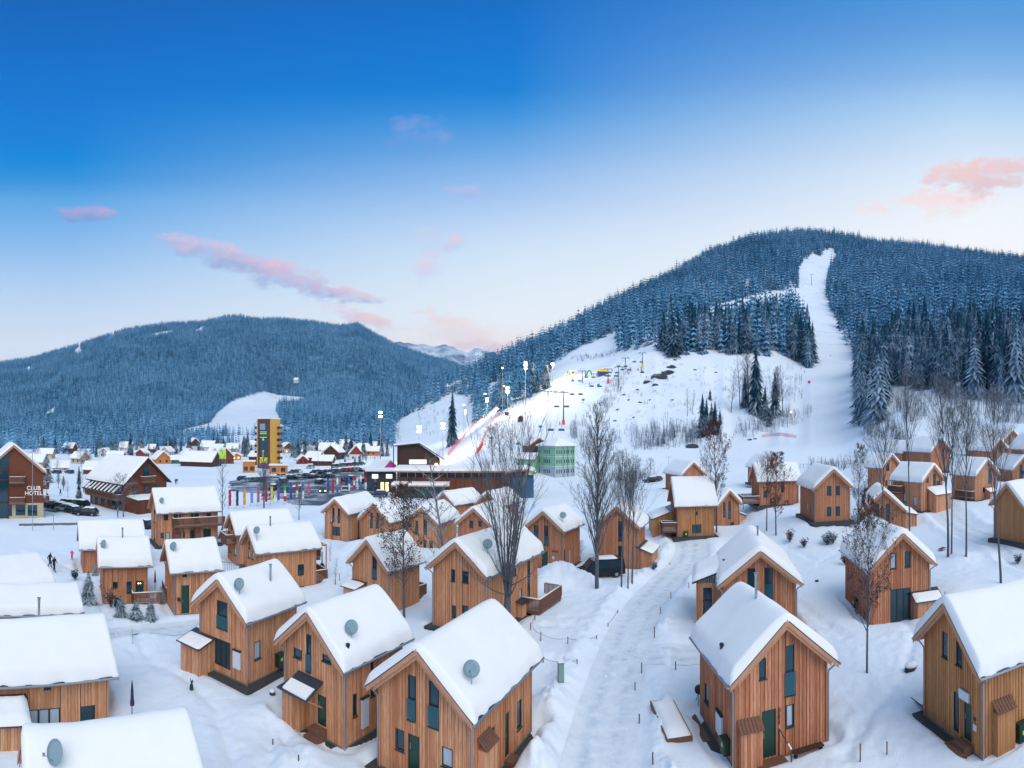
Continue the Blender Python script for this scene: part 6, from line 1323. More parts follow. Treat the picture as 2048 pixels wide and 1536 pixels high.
def house(px_, r, W, L, zE, tp, rot, wall, label, wins=(), name='village_house', cat='house', group='village houses', roofw='fascia', base=None, og=.5, oe=.6, sn=.35, up=None):
    p = place(px_, r); root = thing(name, label, cat, p, -azp(px_)+rot, group); b = MB(); zc = zE-.1
    b.prism([(-W/2, -L/2, -3), (W/2, -L/2, -3), (W/2, -L/2, zc), (0, -L/2, zc+W/2*tp), (-W/2, -L/2, zc)], (0, L, 0)); b.build('wall', WM[wall], root)
    if base: b = MB(); b.box((-W/2-.04, -L/2-.04, -3), (W/2+.04, L/2+.04, base[1])); b.build('ground_floor', WM[base[0]], root)
    if up: b = MB(); b.prism([(-W/2, -L/2-.04, up[1]), (W/2, -L/2-.04, up[1]), (W/2, -L/2-.04, zc), (0, -L/2-.04, zc+W/2*tp), (-W/2, -L/2-.04, zc)], (0, .035, 0)); b.build('gable_boards', WM[up[0]], root)
    gable_roof(root, W, L, zE, tp, og, oe, roofw, seed=int(px_) % 37, sn=sn, gutter=False)
    for q in wins: win(root, q[0], W, L, *q[1:])
    return root
def wgrid(wall, us, zs, w_=.8, h=1.1, m=None): return [(wall, u, z, w_, h, m) for u in us for z in zs]
# timber hotel at the left edge
W, L = 10.4, 15.
rt = house(24, 104, W, L, 8.4, .86, .04, 'brown', 'tall brown timber hotel with white CLUB HOTEL lettering at the left edge', wgrid('F', (1.2,), (.5,), 1.6, 1.9)+wgrid('F', (-.6,), (.4,), .5, 2.)+wgrid('F', (3.3,), (.4,), 1.6, 1.8), name='timber_hotel', cat='hotel', group=None, base=('cream', 2.6))
b = MB(); b.box((-4.9, -L/2-.10, -1), (-.9, -L/2-.045, 9.2)); b.prism([(-4.0, -L/2-.10, 9.21), (-.9, -L/2-.10, 9.21), (-.9, -L/2-.10, 11.5)], (0, .055, 0)); gl = b.build('glazed_stair_tower', M['glass'], rt)
b = MB()
for z in (2.6, 4.6, 6.6, 8.6): b.box((-4.9, -L/2-.16, z), (-.9, -L/2-.101, z+.25))
for x in (-4.2, -2.6, -1.0): b.box((x, -L/2-.19, -1), (x+.12, -L/2-.161, 9.6))
b.build('tower_frame', M['dark_wood'], gl)
for z in (2.7, 6.3): deck(rt, -.8, -L/2-1.0, 1.9, -L/2-.06, z, 'FR', snow=.08, name='balcony')
for z in (2.8, 5.2, 7.6): deck(rt, W/2+.05, -L/2+.5, W/2+1.1, -L/2+5, z, 'FR', snow=.08, name='balcony')
def lettering(root, txt, size, loc, rot=(math.pi/2, 0, 0), m='panel', ls=1.0):
    c = bpy.data.curves.new('lettering', 'FONT'); c.body = txt; c.size = size; c.extrude = .03; c.align_x = 'CENTER'; c.space_line = ls; c.materials.append(m if not isinstance(m, str) else M[m])
    t0 = bpy.data.objects.new('lettering', c); COL.objects.link(t0); me_ = bpy.data.meshes.new_from_object(t0.evaluated_get(bpy.context.evaluated_depsgraph_get())); bpy.data.objects.remove(t0); o = bpy.data.objects.new('lettering', me_); COL.objects.link(o); o.parent = root; o.location = loc; o.rotation_euler = rot; return o
lettering(rt, 'CLUB\nHOTEL', 1.0, (3.5, -L/2-.06, 4.9), m=mat('white_letters', (.8,.8,.8), emit=(.9,.9,1), es=.25), ls=.9)
# second timber hotel
q = [-72.2, 85.8, math.radians(72), 13.9, 9.7, 5.9, .89]
rt = thing('timber_hotel', 'brown timber hotel with a big snowy roof and sloping brise soleil slats', 'hotel', (q[0], q[1], zt(q[0], q[1])), q[2]); L, W, zE, tp = q[3:]
b = MB(); b.prism([(-W/2, -L/2, -2), (W/2, -L/2, -2), (W/2, -L/2, zE-.1), (0, -L/2, zE-.1+W/2*tp), (-W/2, -L/2, zE-.1)], (0, L, 0)); b.build('wall', M['brown_wood'], rt)
gable_roof(rt, W, L, zE, tp, .7, .7, 'dark_wood', seed=9, gutter=False, sn=.3)
for q_ in wgrid('F', (-2.6, 0, 2.6), (.6, 3.2), .9, 1.5)+wgrid('F', (0,), (6.2,), 1.2, 2.4)+wgrid('L', (-5.2, -2.8, 0, 2.8, 5.2), (.3, 2.5), 1.3, 1.7): win(rt, q_[0], W, L, *q_[1:])
for i in range(9):
    y = -L/2+.8+i*1.5; b = MB(); b.tone = .3; b.prism([(-W/2-.05, y, 5.2), (-W/2-2.2, y, 3.6), (-W/2-2.2, y, 3.45), (-W/2-.05, y, 5.05)], (0, .75, 0)); sl = b.build('brise_soleil_slat', M['dark_wood'], rt)
    b = MB(); b.prism([(-W/2-.1, y+.05, 5.3), (-W/2-.1, y+.05, 5.17), (-W/2-2.15, y+.05, 3.65), (-W/2-2.15, y+.05, 3.78)], (0, .5, 0)); b.build('slat_snow', M['roof_snow'], sl)
deck(rt, -W/2-1.4, -L/2+.3, -W/2-.05, L/2-.3, 2.3, 'LFB', snow=.1, name='balcony')
deck(rt, -1.5, -L/2-1.2, 1.5, -L/2-.05, 5.6, 'LFR', snow=.1, name='balcony')
lean_to(rt, -W/2+.3, -L/2-4, W/2-2, -L/2-.05, 2.9, 2.6, 'F', .3, wood='brown_wood', name='front_annex', bare=.02)
b = MB(); b.box((-1.4, -L/2-4.12, 1.5), (1.4, -L/2-4.02, 2.2)); b.build('yellow_sign', mat('sign_yellow', (.7,.66,.15), .5, emit=(.8,.75,.2), es=.4), rt)
# yellow tower
r_ = 228; rt = thing('hotel_tower', 'yellow and brown high rise hotel tower standing beyond the car park', 'tower', place(537, r_), -azp(537)-.62)
W, D, H = 6.8, 7.2, 20.2
b = MB(); b.box((-W/2, -D/2, -3), (W/2, D/2, H)); b.build('wall', WM['ochre'], rt)
b = MB(); b.box((-W/2+.8, -D/2-.30, -1), (-W/2+1.5, -D/2-.02, H+.1)); b.box((W/2-1.1, -D/2-.30, -1), (W/2-.05, -D/2-.02, H+.1)); b.box((-W/2+1.51, -D/2-.30, H-1.5), (W/2-1.11, -D/2-.02, H+.1)); b.build('brown_frame', mat('tower_brown', (.13,.035,.02), .7), rt)
b = MB(); b.box((-W/2+1.52, -D/2-.12, -1), (W/2-1.12, -D/2-.02, H-1.52)); gl = b.build('glass_front', M['glass'], rt)
b = MB(); b.box((-W/2+1.7, -D/2-.17, H-4.4), (W/2-2.4, -D/2-.125, H-1.8)); b.build('pale_panel', M['dish'], gl)
LIME = mat('lime_sign', (.35,.6,.05), .5, emit=(.45,.8,.08), es=.2); YEL = mat('yellow_banner', (.7,.6,.03), .5, emit=(.8,.7,.05), es=.15); VIO = mat('violet_banner', (.25,.04,.28), .5)
b = MB()
for z in (H-5.4, H-6.1, H-7.6): b.box((-W/2+1.8, -D/2-.19, z), (W/2-1.6, -D/2-.13, z+.35))
b.disc((0, -D/2-.13, H-8.3), (0,-1,0), .5, .04, 12); b.build('green_sign', LIME, gl)
b = MB(); b.box((-W/2+1.7, -D/2-.19, 2.2), (W/2-1.3, -D/2-.13, 4.6)); b.box((-.3, -D/2-.19, 4.61), (.3, -D/2-.13, 7.5)); b.build('yellow_banner', YEL, gl)
b = MB(); b.box((-W/2+1.6, -D/2-.19, .4), (W/2-1.2, -D/2-.13, 2.1)); b.build('violet_banner', VIO, gl)
for i in range(7):
    z = 1.2+i*2.5
    for sx_, nm_ in ((W/2, 'R'), (-W/2, 'L')):
        s_ = 1 if nm_ == 'R' else -1; b = MB(); y0, y1 = (D/2-2.2, D/2-.2) if s_ > 0 else (-D/2+.3, -D/2+2.3); a, c = sorted((sx_+s_*.02, sx_+s_*1.3)); b.box((a, y0, z), (c, y1, z+1.0)); b.build('balcony', M['dark_wood'], rt)
b = MB(); b.box((-W/2-.1, -D/2-.1, H+.1), (W/2+.1, D/2+.1, H+.4)); b.build('roof_snow', M['roof_snow'], rt)
for (x, r2, w_, d_, h_, lb) in [(498, 205, 4.6, 4, 4.1, 'orange low annex left of the yellow tower, with a large round topped window'), (557, 200, 6.6, 5, 3.0, 'orange low annex right of the yellow tower')]:
    rt = thing('tower_annex', lb, 'building', place(x, r2), -azp(x)); b = MB(); b.box((-w_/2, -d_/2, -2), (w_/2, d_/2, h_)); b.build('wall', WM['orange'], rt); b = MB(); b.box((-w_/2-.2, -d_/2-.2, h_), (w_/2+.2, d_/2+.2, h_+.4)); b.build('roof_snow', M['roof_snow'], rt)
    for u in (-w_*.25, w_*.25): win(rt, 'F', w_, d_, u, .8, 1.4, 1.4)
# village houses
V = [ # px, base row, width m, depth, eave, pitch, rot, wall, label, gable boards
 (72,935,7,8,3.2,.7,1.2,'cream','cream village house just right of the tall timber hotel roof',None), (122,940,8,6,1.8,.5,1.57,'white','low white shed in the snow between the two timber hotels',None), (192,945,9,7,2.0,.5,1.3,'brown','low brown barn behind the left part of the second timber hotel',None),
 (253,905,8,8,4.5,.8,1.4,'white','white house with a steep snow roof above the second timber hotel',None), (388,899,11,10,4.2,1.0,.2,'white','white chalet with a black timber gable above the dark barn',('dark',3.6)), (417,900,9,10,3.6,.9,1.2,'white','white house immediately right of the black gabled chalet',None),
 (402,930,10,15,2.6,.75,1.1,'dark','long dark timber barn with a broad snow roof left of the lime billboard',None), (353,925,6,5,2.2,.5,1.57,'teal','small teal hut left of the long dark barn',None), (466,903,8,8,3.2,.8,1.35,'white','white house just right of the lime billboard',None), (505,898,7,8,4.4,.9,.9,'white','pale house peeping out left of the yellow tower',None),
 (470,918,5,5,2.4,.5,.3,'orange','small orange hut with a lit window near the lime billboard',None), (573,904,6,7,4.8,.8,.4,'cream','pale narrow house right of the yellow tower',('brown',3.0)), (618,908,8,7,2.6,.7,1.3,'white','low white house among the spruces right of the yellow tower',None), (655,910,8,9,3.6,1.0,1.2,'brown','brown chalet between the spruces beyond the car park',None),
 (712,920,7,8,3.4,1.15,.0,'white','chalet with a dark red gable and white ground floor beyond the car park',('red',2.9)), (604,926,4.5,4,2.2,.8,.2,'red','small red hut on the snow right of the yellow tower',None), (640,893,8,8,2.6,1.3,.1,'orange','orange gabled house left in the hillside hotel group',None), (655,894,7,8,2.4,1.3,.0,'dark','dark gabled house in the middle of the hillside hotel group',None),
 (668,895,7,8,2.4,1.3,-.1,'dark','dark gabled house at the right end of the hillside hotel group',None), (690,897,10,8,3.,.8,1.4,'cream','broad cream house right of the hillside hotel group',None), (728,905,8,8,2.6,.8,1.3,'white','small white house at the foot of the forest right of the red gable',None), (30,925,8,8,3.2,.7,1.2,'white','white house hidden behind the tall timber hotel',None), (160,925,6,6,3.,.8,.8,'cream','yellowish house beneath the trees left of the second timber hotel',None)]
for (x, y, W, L, zE, tp, rot, wl, lb, up) in V:
    r_ = HC*F0/(y-YH) if y > 895 else 420
    house(x, r_, W, L, zE, tp, rot, wl, lb, wgrid('F', (-W*.22, W*.22), (.8,), .8, 1., 'lit' if x in (470, 573, 640) else None)+wgrid('L' if rot > 0 else 'R', (-L*.25, L*.25), (.9,), .8, 1.), up=up, sn=.45)
VX = [(92,915),(140,905),(212,912),(232,930),(285,915),(305,903),(322,925),(335,912),(436,912),(448,925),(520,925),(588,896),(630,925),(648,930),(668,918),(678,905),(700,900),(745,912),(755,900),(612,893),(432,896),(376,915)]
for i, (x, y) in enumerate(VX):
    W = random.uniform(5, 8.5); L = random.uniform(6, 9); rot = random.choice((1.3, .3, -.4, 1.0))
    side = 'left of the second timber hotel' if x < 200 else 'between the second timber hotel and the yellow tower' if x < 520 else 'right of the yellow tower'
    house(x, HC*F0/(y-YH) if y > 895 else 400, W, L, random.uniform(2.4, 4.2), random.uniform(.6, 1.), rot, random.choice(('white', 'cream', 'brown', 'dark', 'orange', 'red')), 'distant snow roofed village house '+side, wgrid('F', (-W*.22, W*.22), (.8,), .8, 1.)+wgrid('L' if rot > 0 else 'R', (-1.5, 1.5), (.9,), .8, 1.), sn=.45, group='small village houses '+side)
for x, y, lb in [(593,764,'lonely white farmhouse high in the mountain forest'),(903,779,'left white farmhouse on the forest shoulder above the floodlights'),(915,773,'right white farmhouse on the forest shoulder above the floodlights')]:
    if x == 593:
        r_ = 1500; p = Vector((r_*math.sin(azp(x)), r_*math.cos(azp(x)), zpix(y, r_)))
        zz = float(mtn(np.array([p.x]), np.array([p.y]))[0]); p.z = max(zz+16, p.z)
    else: p = gp(x, y)
    h_ = house(x, 300, 14 if x == 593 else 8, 12, 6 if x == 593 else 3.5, .8, 1.2, 'white', lb, sn=.6); h_.location = p
rt = thing('billboard', 'lime green billboard between the village houses left of the yellow tower', 'billboard', place(445, 240, 3.2), -azp(445)); b = MB(); b.box((-1.5, -.1, 0), (1.5, .1, 4)); b.build('panel', LIME, rt)
for s in (-1.2, 1.2): b = MB(); b.tube([(s,.2,-4),(s,.2,3.6)], .1, 6); b.build('post', M['zinc'], rt)
# lift terminal hall
def hall(px_, r, W, D, z, label, fn, name='terminal_hall', rot=0.):
    rt = thing(name, label, 'building', place(px_, r), -azp(px_)+rot); rt.location.z = 0; fn(rt, W, D, z); return rt
def f_hall(rt, W, D, z):
    b = MB()
    for i in range(60): b.tone = random.random(); b.box((-W/2+W*i/60, -D/2, -1), (-W/2+W*(i+1)/60-.01, D/2, 4.7))
    b.build('wall', M['brown_wood'], rt)
    b = MB(); b.box((-W/2+.3, -D/2+.2, 4.701), (W/2-.3, D/2-.2, 6.0)); c = b.build('clerestory_glass', M['glass'], rt)
    for i in range(17): b = MB(); b.box((-W/2+.3+(W-.7)*i/16, -D/2+.10, 4.701), (-W/2+.42+(W-.7)*i/16, -D/2+.197, 6.0)); b.build('mullion', M['fascia'], c)
    b = MB(); b.box((-W/2-.8, -D/2-1.6, 6.001), (W/2+.8, D/2+1, 6.35)); rf = b.build('roof', M['fascia'], rt)
    b = MB(); n = 40
    for i in range(n+1):
        for j, (yy, zz) in enumerate([(-D/2-1.6, 6.36), (-D/2-1.5, 6.75), (-D/2-.6, 6.95), (D/2, 7.0), (D/2+1, 6.4)]): b.v.append((-W/2-.8+(W+1.6)*i/n, yy, zz+random.uniform(-.03, .03)))
    for i in range(n):
        for j in range(4): b.f.append((i*5+j, (i+1)*5+j, (i+1)*5+j+1, i*5+j+1)); b.m.append(0); b.t.append(.5)
    b.add([(-W/2-.8, y, z_) for y, z_ in [(-D/2-1.6, 6.36), (-D/2-1.5, 6.75), (-D/2-.6, 6.95), (D/2, 7.0), (D/2+1, 6.4)]], [(0,1,2,3,4)]); b.add([(W/2+.8, y, z_) for y, z_ in [(-D/2-1.6, 6.36), (-D/2-1.5, 6.75), (-D/2-.6, 6.95), (D/2, 7.0), (D/2+1, 6.4)]], [(4,3,2,1,0)])
    b.build('roof_snow', M['roof_snow'], rf)
    b = MB(); b.box((-W/2-1, -D/2-5, 3.1), (-W/2+12, -D/2-.05, 3.4)); cp = b.build('entrance_canopy', M['fascia'], rt); b = MB(); b.box((-W/2-.95, -D/2-4.95, 3.401), (-W/2+11.95, -D/2-.1, 3.85)); b.build('canopy_snow', M['roof_snow'], cp)
    b = MB(); b.box((-W/2+.2, -D/2-3.6, -1), (-W/2+11, -D/2-.06, 3.09)); g2 = b.build('entrance_glass', mat('green_glass', (.01,.07,.07), .1), rt)
    for i in range(6): b = MB(); b.box((-W/2+.2+i*2.1, -D/2-3.75, -1), (-W/2+.35+i*2.1, -D/2-3.61, 3.09)); b.build('glass_post', M['dark_wood'], g2)
    b = MB(); b.box((-W/2+9, -D/2-3.2, 0), (-W/2+11.5, -D/2-2.9+.0, 1.6)); 
    for x_, m_ in ((-W/2+8.2, VIO),): b2 = MB(); b2.box((x_, -D/2-3.9, .2), (x_+2.6, -D/2-3.76, 1.5)); b2.build('violet_poster', m_, rt)
    b = MB(); b.box((W/2-6, -D/2-.12, 1.0), (W/2-4.6, -D/2-.02, 2.6)); b.build('yellow_poster', M['yellow'], rt)
hall(926, 131, 30, 9, 7, 'long low timber lift hall with a snowy flat roof and ribbon windows', f_hall)
def f_side(rt, W, D, z):
    b = MB(); b.box((-W/2, -D/2, -1), (W/2, D/2, 5.2)); b.build('wall', mat('anthracite_wall', (.03,.05,.06), .6), rt); b = MB(); b.box((-W/2-.5, -D/2-1.2, 5.201), (W/2+.5, D/2+.5, 5.4)); rf = b.build('roof', M['trim'], rt); b = MB(); b.box((-W/2-.45, -D/2-1.15, 5.401), (W/2+.45, D/2+.45, 5.8)); b.build('roof_snow', M['roof_snow'], rf)
    for x_ in (-1.6, 1.9): b = MB(); b.box((x_-.75, -D/2-.15, 3.6), (x_+.75, -D/2-.02, 4.6)); b.build('lit_sign', SIGNW, rt)
    for x_ in (-2.8, -1.4, .2, 1.4, 2.6): b = MB(); b.box((x_-.4, -D/2-.08, .4), (x_+.4, -D/2-.02, 2.6)); b.build('shop_window', LITW if x_ in (.2, 1.4) else M['glass'], rt)
hall(763, 140, 7.2, 6, 5, 'dark shop building with two white lit signs left of the long lift hall', f_side, 'shop_building')
def f_wing(rt, W, D, z):
    b = MB(); b.box((-W/2, -D/2, -1), (W/2, D/2, 5.0)); b.build('wall', WM['blue'], rt)
    b = MB(); n = 12; top = [(-W/2-1.5+(W+2)*i/n, 5.3+1.7*math.sin(math.pi*(.18+.62*i/n))) for i in range(n+1)]
    for (x0, z0), (x1, z1) in zip(top[:-1], top[1:]): b.prism([(x0, -D/2-1.5, z0-.35), (x1, -D/2-1.5, z1-.35), (x1, -D/2-1.5, z1), (x0, -D/2-1.5, z0)], (0, D+2, 0))
    rf = b.build('arched_roof', M['fascia'], rt); b = MB()
    for (x0, z0), (x1, z1) in zip(top[:-1], top[1:]): b.prism([(x0, -D/2-1.45, z0+.002), (x1, -D/2-1.45, z1+.002), (x1, -D/2-1.45, z1+.3), (x0, -D/2-1.45, z0+.3)], (0, D+1.9, 0))
    b.build('roof_snow', M['roof_snow'], rf)
    b = MB(); b.box((-W/2+.5, -D/2-.1, 0), (-.2, -D/2-.02, 4.4)); b.build('glazing', M['glass'], rt)
hall(1046, 127, 4.8, 8, 5, 'blue end wing with an arched timber roof at the right end of the lift hall', f_wing, 'hall_wing')
def f_barn(rt, W, D, z):
    rt.location.z = zt(rt.location.x, rt.location.y)*.5
    pr = [(-W/2, -1), (W/2, -1), (W/2, 7.2), (0, 11.3), (-W/2, 10.8)]
    b = MB(); b.prism([(x, -D/2, z_) for x, z_ in pr], (0, D, 0)); b.build('wall', M['dark_wood'], rt)
    b = MB()
    for (x0, z0), (x1, z1) in (((-W/2-1.2, 10.7), (.3, 11.45)), ((.3, 11.45), (W/2+1.3, 6.9))): b.prism([(x0, -D/2-1, z0), (x1, -D/2-1, z1), (x1, -D/2-1, z1+.3), (x0, -D/2-1, z0+.3)], (0, D+2, 0))
    rf = b.build('roof', M['trim'], rt); b = MB()
    for (x0, z0), (x1, z1) in (((-W/2-1.1, 11.01), (.3, 11.76)), ((.3, 11.76), (W/2+1.2, 7.21))): b.prism([(x0, -D/2-.9, z0), (x1, -D/2-.9, z1), (x1, -D/2-.9, z1+.25), (x0, -D/2-.9, z0+.25)], (0, D+1.8, 0))
    b.build('roof_snow', M['roof_snow'], rf)
    b = MB(); b.box((-2.6, -D/2-.15, 5.8), (2.2, -D/2-.02, 7.0)); sg_ = b.build('sign_board', SIGNW, rt); b = MB()
    for i in range(9): b = MB(); b.box((-2.3+i*.5, -D/2-.19, 6.05), (-2.12+i*.5, -D/2-.151, 6.05+random.choice((.5, .7, .7)))); b.build('sign_stroke', M['dark_wood'], sg_)
    b = MB(); b.box((-.6, -D/2-.1, 3.6), (1.2, -D/2-.02, 5.2)); b.build('blue_poster', mat('poster_blue', (.03,.2,.6), .4, emit=(.1,.4,1), es=.4), rt)
    b = MB(); b.box((1.4, -D/2-.1, 3.4), (2.2, -D/2-.02, 5.4)); b.build('orange_poster', WM['orange'], rt)
    b = MB(); b.ball((5.0, -D/2-.4, 5.6), .45); b.build('wall_lamp', mat('amber_lamp', (.8,.4,.1), emit=(1,.6,.15), es=10), rt)
    for x_ in (-W/2-1, -W/2+.5): b = MB(); b.tube([(x_, -D/2-.7, -1), (x_, -D/2-.7, 10.6)], .14, 6); b.build('roof_post', M['dark_wood'], rt)
hall(837, 160, 12, 10, 10, 'tall dark timber building with a one sided roof, lit sign and amber lamp', f_barn, 'apres_ski_barn')
house(766, 165, 4.6, 8, 4.2, .95, .5, 'white', 'small hall with a magenta lit gable left of the tall dark barn', wgrid('L', (-2, 1), (1,), 1, 1.2), name='lit_gable_hall', cat='building', group=None, up=('pink', .5), sn=.35)
house(741, 168, 3.2, 4, 3.6, .4, .2, 'brown', 'small brown kiosk left of the magenta lit hall', wgrid('F', (0,), (1,), 1, 1.2), name='kiosk', cat='kiosk', group=None)
# green building
rt = thing('green_building', 'mint green three storey building with white bands and a hipped snow roof', 'building', place(1113, 160), -azp(1113)-.86); rt.location.z = zt(*rt.location.xy)-.2
W, D = 7.6, 7.6
b = MB(); b.box((-W/2, -D/2, 2.8), (W/2, D/2, 8.6)); b.build('wall', WM['green'], rt); b = MB(); b.box((-W/2-.05, -D/2-.05, -2), (W/2+.05, D/2+.05, 2.8)); b.build('stone_ground_floor', WM['stone'], rt)
for z_ in (2.81, 5.55, 8.3): b = MB(); b.box((-W/2-.09, -D/2-.09, z_), (W/2+.09, D/2+.09, z_+.16)); b.build('white_band', M['panel'], rt)
for z_ in (.9, 3.7, 6.4):
    for u in (-2.9, -.9, -.1, .7, 1.5): win(rt, 'F', W+.1, D+.1, u, z_, .42, 1.15, 'w')
    for u in (-3.2, -2.4, -1.6, -.3, .5, 1.3, 2.3, 3.1): win(rt, 'R', W+.1, D+.1, u, z_, .36, 1.15, 'w')
b = MB(); e = .5; b.add([(-W/2-e, -D/2-e, 8.6), (W/2+e, -D/2-e, 8.6), (W/2+e, D/2+e, 8.6), (-W/2-e, D/2+e, 8.6), (-1, 0, 10.6), (1.2, 0, 10.6)], [(3,2,1,0), (0,1,5,4), (1,2,5), (2,3,4,5), (3,0,4)]); rf = b.build('hip_roof', M['trim'], rt)
b = MB(); e = .52; b.add([(-W/2-e, -D/2-e, 8.62), (W/2+e, -D/2-e, 8.62), (W/2+e, D/2+e, 8.62), (-W/2-e, D/2+e, 8.62), (-W/2-e+.1, -D/2-e+.1, 8.95), (W/2+e-.1, -D/2-e+.1, 8.95), (W/2+e-.1, D/2+e-.1, 8.95), (-W/2-e+.1, D/2+e-.1, 8.95), (-1, 0, 11.0), (1.2, 0, 11.0)], [(0,1,5,4), (1,2,6,5), (2,3,7,6), (3,0,4,7), (4,5,9,8), (5,6,9), (6,7,8,9), (7,4,8)]); b.build('roof_snow', M['roof_snow'], rf)
for y_ in (-.9, .9, 2.9): b = MB(); b.tube([(W/2+.14, y_, -1), (W/2+.14, y_, 8.5)], .06, 5); b.build('downpipe', M['dark_wood'], rt)
house(1070, 172, 6, 8, 7.2, .7, .3, 'brown', 'brown timber annex left behind the mint green building', wgrid('F', (-1, 1), (2, 5), .8, 1.1), name='annex', cat='building', group=None)
house(1058, 160, 5, 5, 4.2, .5, 1.2, 'green', 'low green annex joined left of the mint green building', wgrid('L', (-1, 1), (1.5,), .7, 1), name='annex', cat='building', group=None)
# carport roof between the twin gabled cabins
p = P(684, 84); rt = thing('carport', 'low dark carport with a snowy roof between the twin gabled cabins', 'carport', (p.x, p.y, zt(p.x, p.y)), -azp(684)+.2); b = MB(); b.prism([(-2.2,-2.5,2.5),(2.2,-2.5,2.9),(2.2,-2.5,3.1),(-2.2,-2.5,2.7)], (0,5,0)); rf = b.build('roof', M['trim'], rt); b = MB(); b.prism([(-2.1,-2.4,2.72),(2.1,-2.4,3.11),(2.1,-2.4,3.5),(-2.1,-2.4,3.1)], (0,4.8,0)); b.build('roof_snow', M['roof_snow'], rf)
for x_ in (-2.1, 2.0): b = MB(); b.box((x_,-2.4,-.3),(x_+.12,-2.28,2.6)); b.build('post', M['dark_wood'], rt)
b = MB(); b.box((-2.1, 1.9, -.3), (2.1, 2.0, 2.5)); b.build('back_wall', WM['red'], rt)
# ---------------------------------------------------------------- ski slope equipment
HEAD = mat('floodlight_lens', (1,.95,.85), emit=(1,.78,.46), es=14)
def mast(x, yl, yb, label, r=None, size=1., n=2, power=0):
    size *= .8
    p = gp(x, yb) if r is None else P(x, r); r_ = math.hypot(p.x, p.y); H = zpix(yl, r_)-p.z; rt = thing('floodlight_mast', label, 'floodlight', p, -azp(x), 'floodlights beside the race slope')
    b = MB(); b.tube([(0,0,-1),(0,0,H)], [.20, .11], 8); b.build('pole', M['zinc'], rt)
    for i in range(n):
        b = MB(); z = H+(i-.5*(n-1))*1.7*size; b.box((-.75*size, -.25, z-.5*size), (.75*size, .1, z+.5*size)); h_ = b.build('lamp_head', M['black'], rt); b = MB(); b.box((-.68*size, -.31, z-.44*size), (.68*size, -.252, z+.44*size)); b.build('lamp_lens', HEAD, h_)
    if power:
        l = bpy.data.lights.new('floodlight', 'POINT'); l.energy = power*.75; l.color = (1, .84, .60); l.shadow_soft_size = .6; o = bpy.data.objects.new('floodlight', l); COL.objects.link(o); o.parent = rt; o.location = (1.2, -1.5, H)
for x, yl, yb, n, s, pw, lb, r in [(931,824,868,2,1.3,26000,'lowest floodlight mast on the left rim of the race slope',None),(974,800,836,2,1.3,26000,'second floodlight mast up the left rim of the race slope',None),(1015,780,829,2,1.4,26000,'short bright floodlight mast at the crest of the race slope',None),(1005,736,826,1,.9,0,'tall thin floodlight mast at the crest left of the bright one',None),
    (1051,731,815,3,1.2,30000,'tall floodlight mast with three lamps above the race crest',None),(1105,728,770,1,1.6,26000,'bright floodlight mast at the foot of the spruces near the top huts',None),(1060,738,775,1,.8,0,'small floodlight mast between the spruces behind the crest',430),(838,858,885,2,1.5,9000,'floodlight mast low in the valley left above the tall dark barn',250),
    (886,852,900,2,1.2,9000,'floodlight mast between the tall dark barn and the race slope',225),(928,810,850,1,1.,0,'faint floodlight mast far behind the race slope rim',360),(970,788,830,1,1.,0,'faint floodlight mast far behind the second rim mast',360),(1008,772,820,1,.7,0,'low lamp on the tall thin crest mast line',330),(761,829,928,2,1.1,0,'tall lone floodlight mast beside the car park',205)]:
    mast(x, yl, yb, lb, r, s, n, pw)
def net(name, pts, h, m, label, cat='safety net'):
    b = MB(); o_ = None; P3 = []
    for (x0, y0), (x1, y1) in zip(pts[:-1], pts[1:]):
        for k in range(8): P3.append(gp(x0+(x1-x0)*k/8, y0+(y1-y0)*k/8))
    P3.append(gp(*pts[-1])); rt = thing(name, label, cat, P3[0])
    for a, c in zip(P3[:-1], P3[1:]):
        a = a-P3[0]; c = c-P3[0]; 
        for z0, z1 in [(h*k/6+.02, h*k/6+h*.11) for k in range(6)]: b.add([a+Vector((0,0,z0)), c+Vector((0,0,z0)), c+Vector((0,0,z1)), a+Vector((0,0,z1))], [(0,1,2,3)])
    b.build('netting', m, rt)
    for a in P3[::2]: q = MB(); a = a-P3[0]; q.tube([a-Vector((0,0,.3)), a+Vector((0,0,h+.2))], .04, 4); q.build('net_post', M['zinc'], rt)
RN = mat('red_net', (.75,.03,.08), .8); PN = mat('pink_net', (.8,.25,.28), .8); YN = mat('yellow_net', (.8,.55,.05), .8)
net('safety_net', [(896,912),(930,872),(958,838),(972,835)], 2.2, RN, 'red safety net along the left rim of the race slope')
net('safety_net', [(950,914),(968,878),(980,850),(992,834),(1004,829)], 1.5, PN, 'pink safety net along the right rim of the race slope')
net('safety_net', [(963,886),(970,872)], 1.6, YN, 'short yellow padding on the right rim of the race slope')
net('snow_fence', [(1524,875),(1545,872),(1560,871),(1592,876)], 1.3, PN, 'pale pink snow fence across the foot of the steep piste', 'fence')
for i in range(5):
    X_, Y_ = q2('X3', 282+i*11, 1385-i*18); p = gp(X_, Y_); b = MB(); b.tube([(0,0,-.2),(0,0,2.6)], .04, 5); rt = thing('gate_flag', 'dark red gate flag in the diagonal row at the race finish', 'flag', p, 0, 'gate flags at the race finish'); b.build('pole', M['post'], rt); b = MB(); b.box((.04,-.02,.9),(.5,.02,2.5)); b.build('cloth', RN, rt)
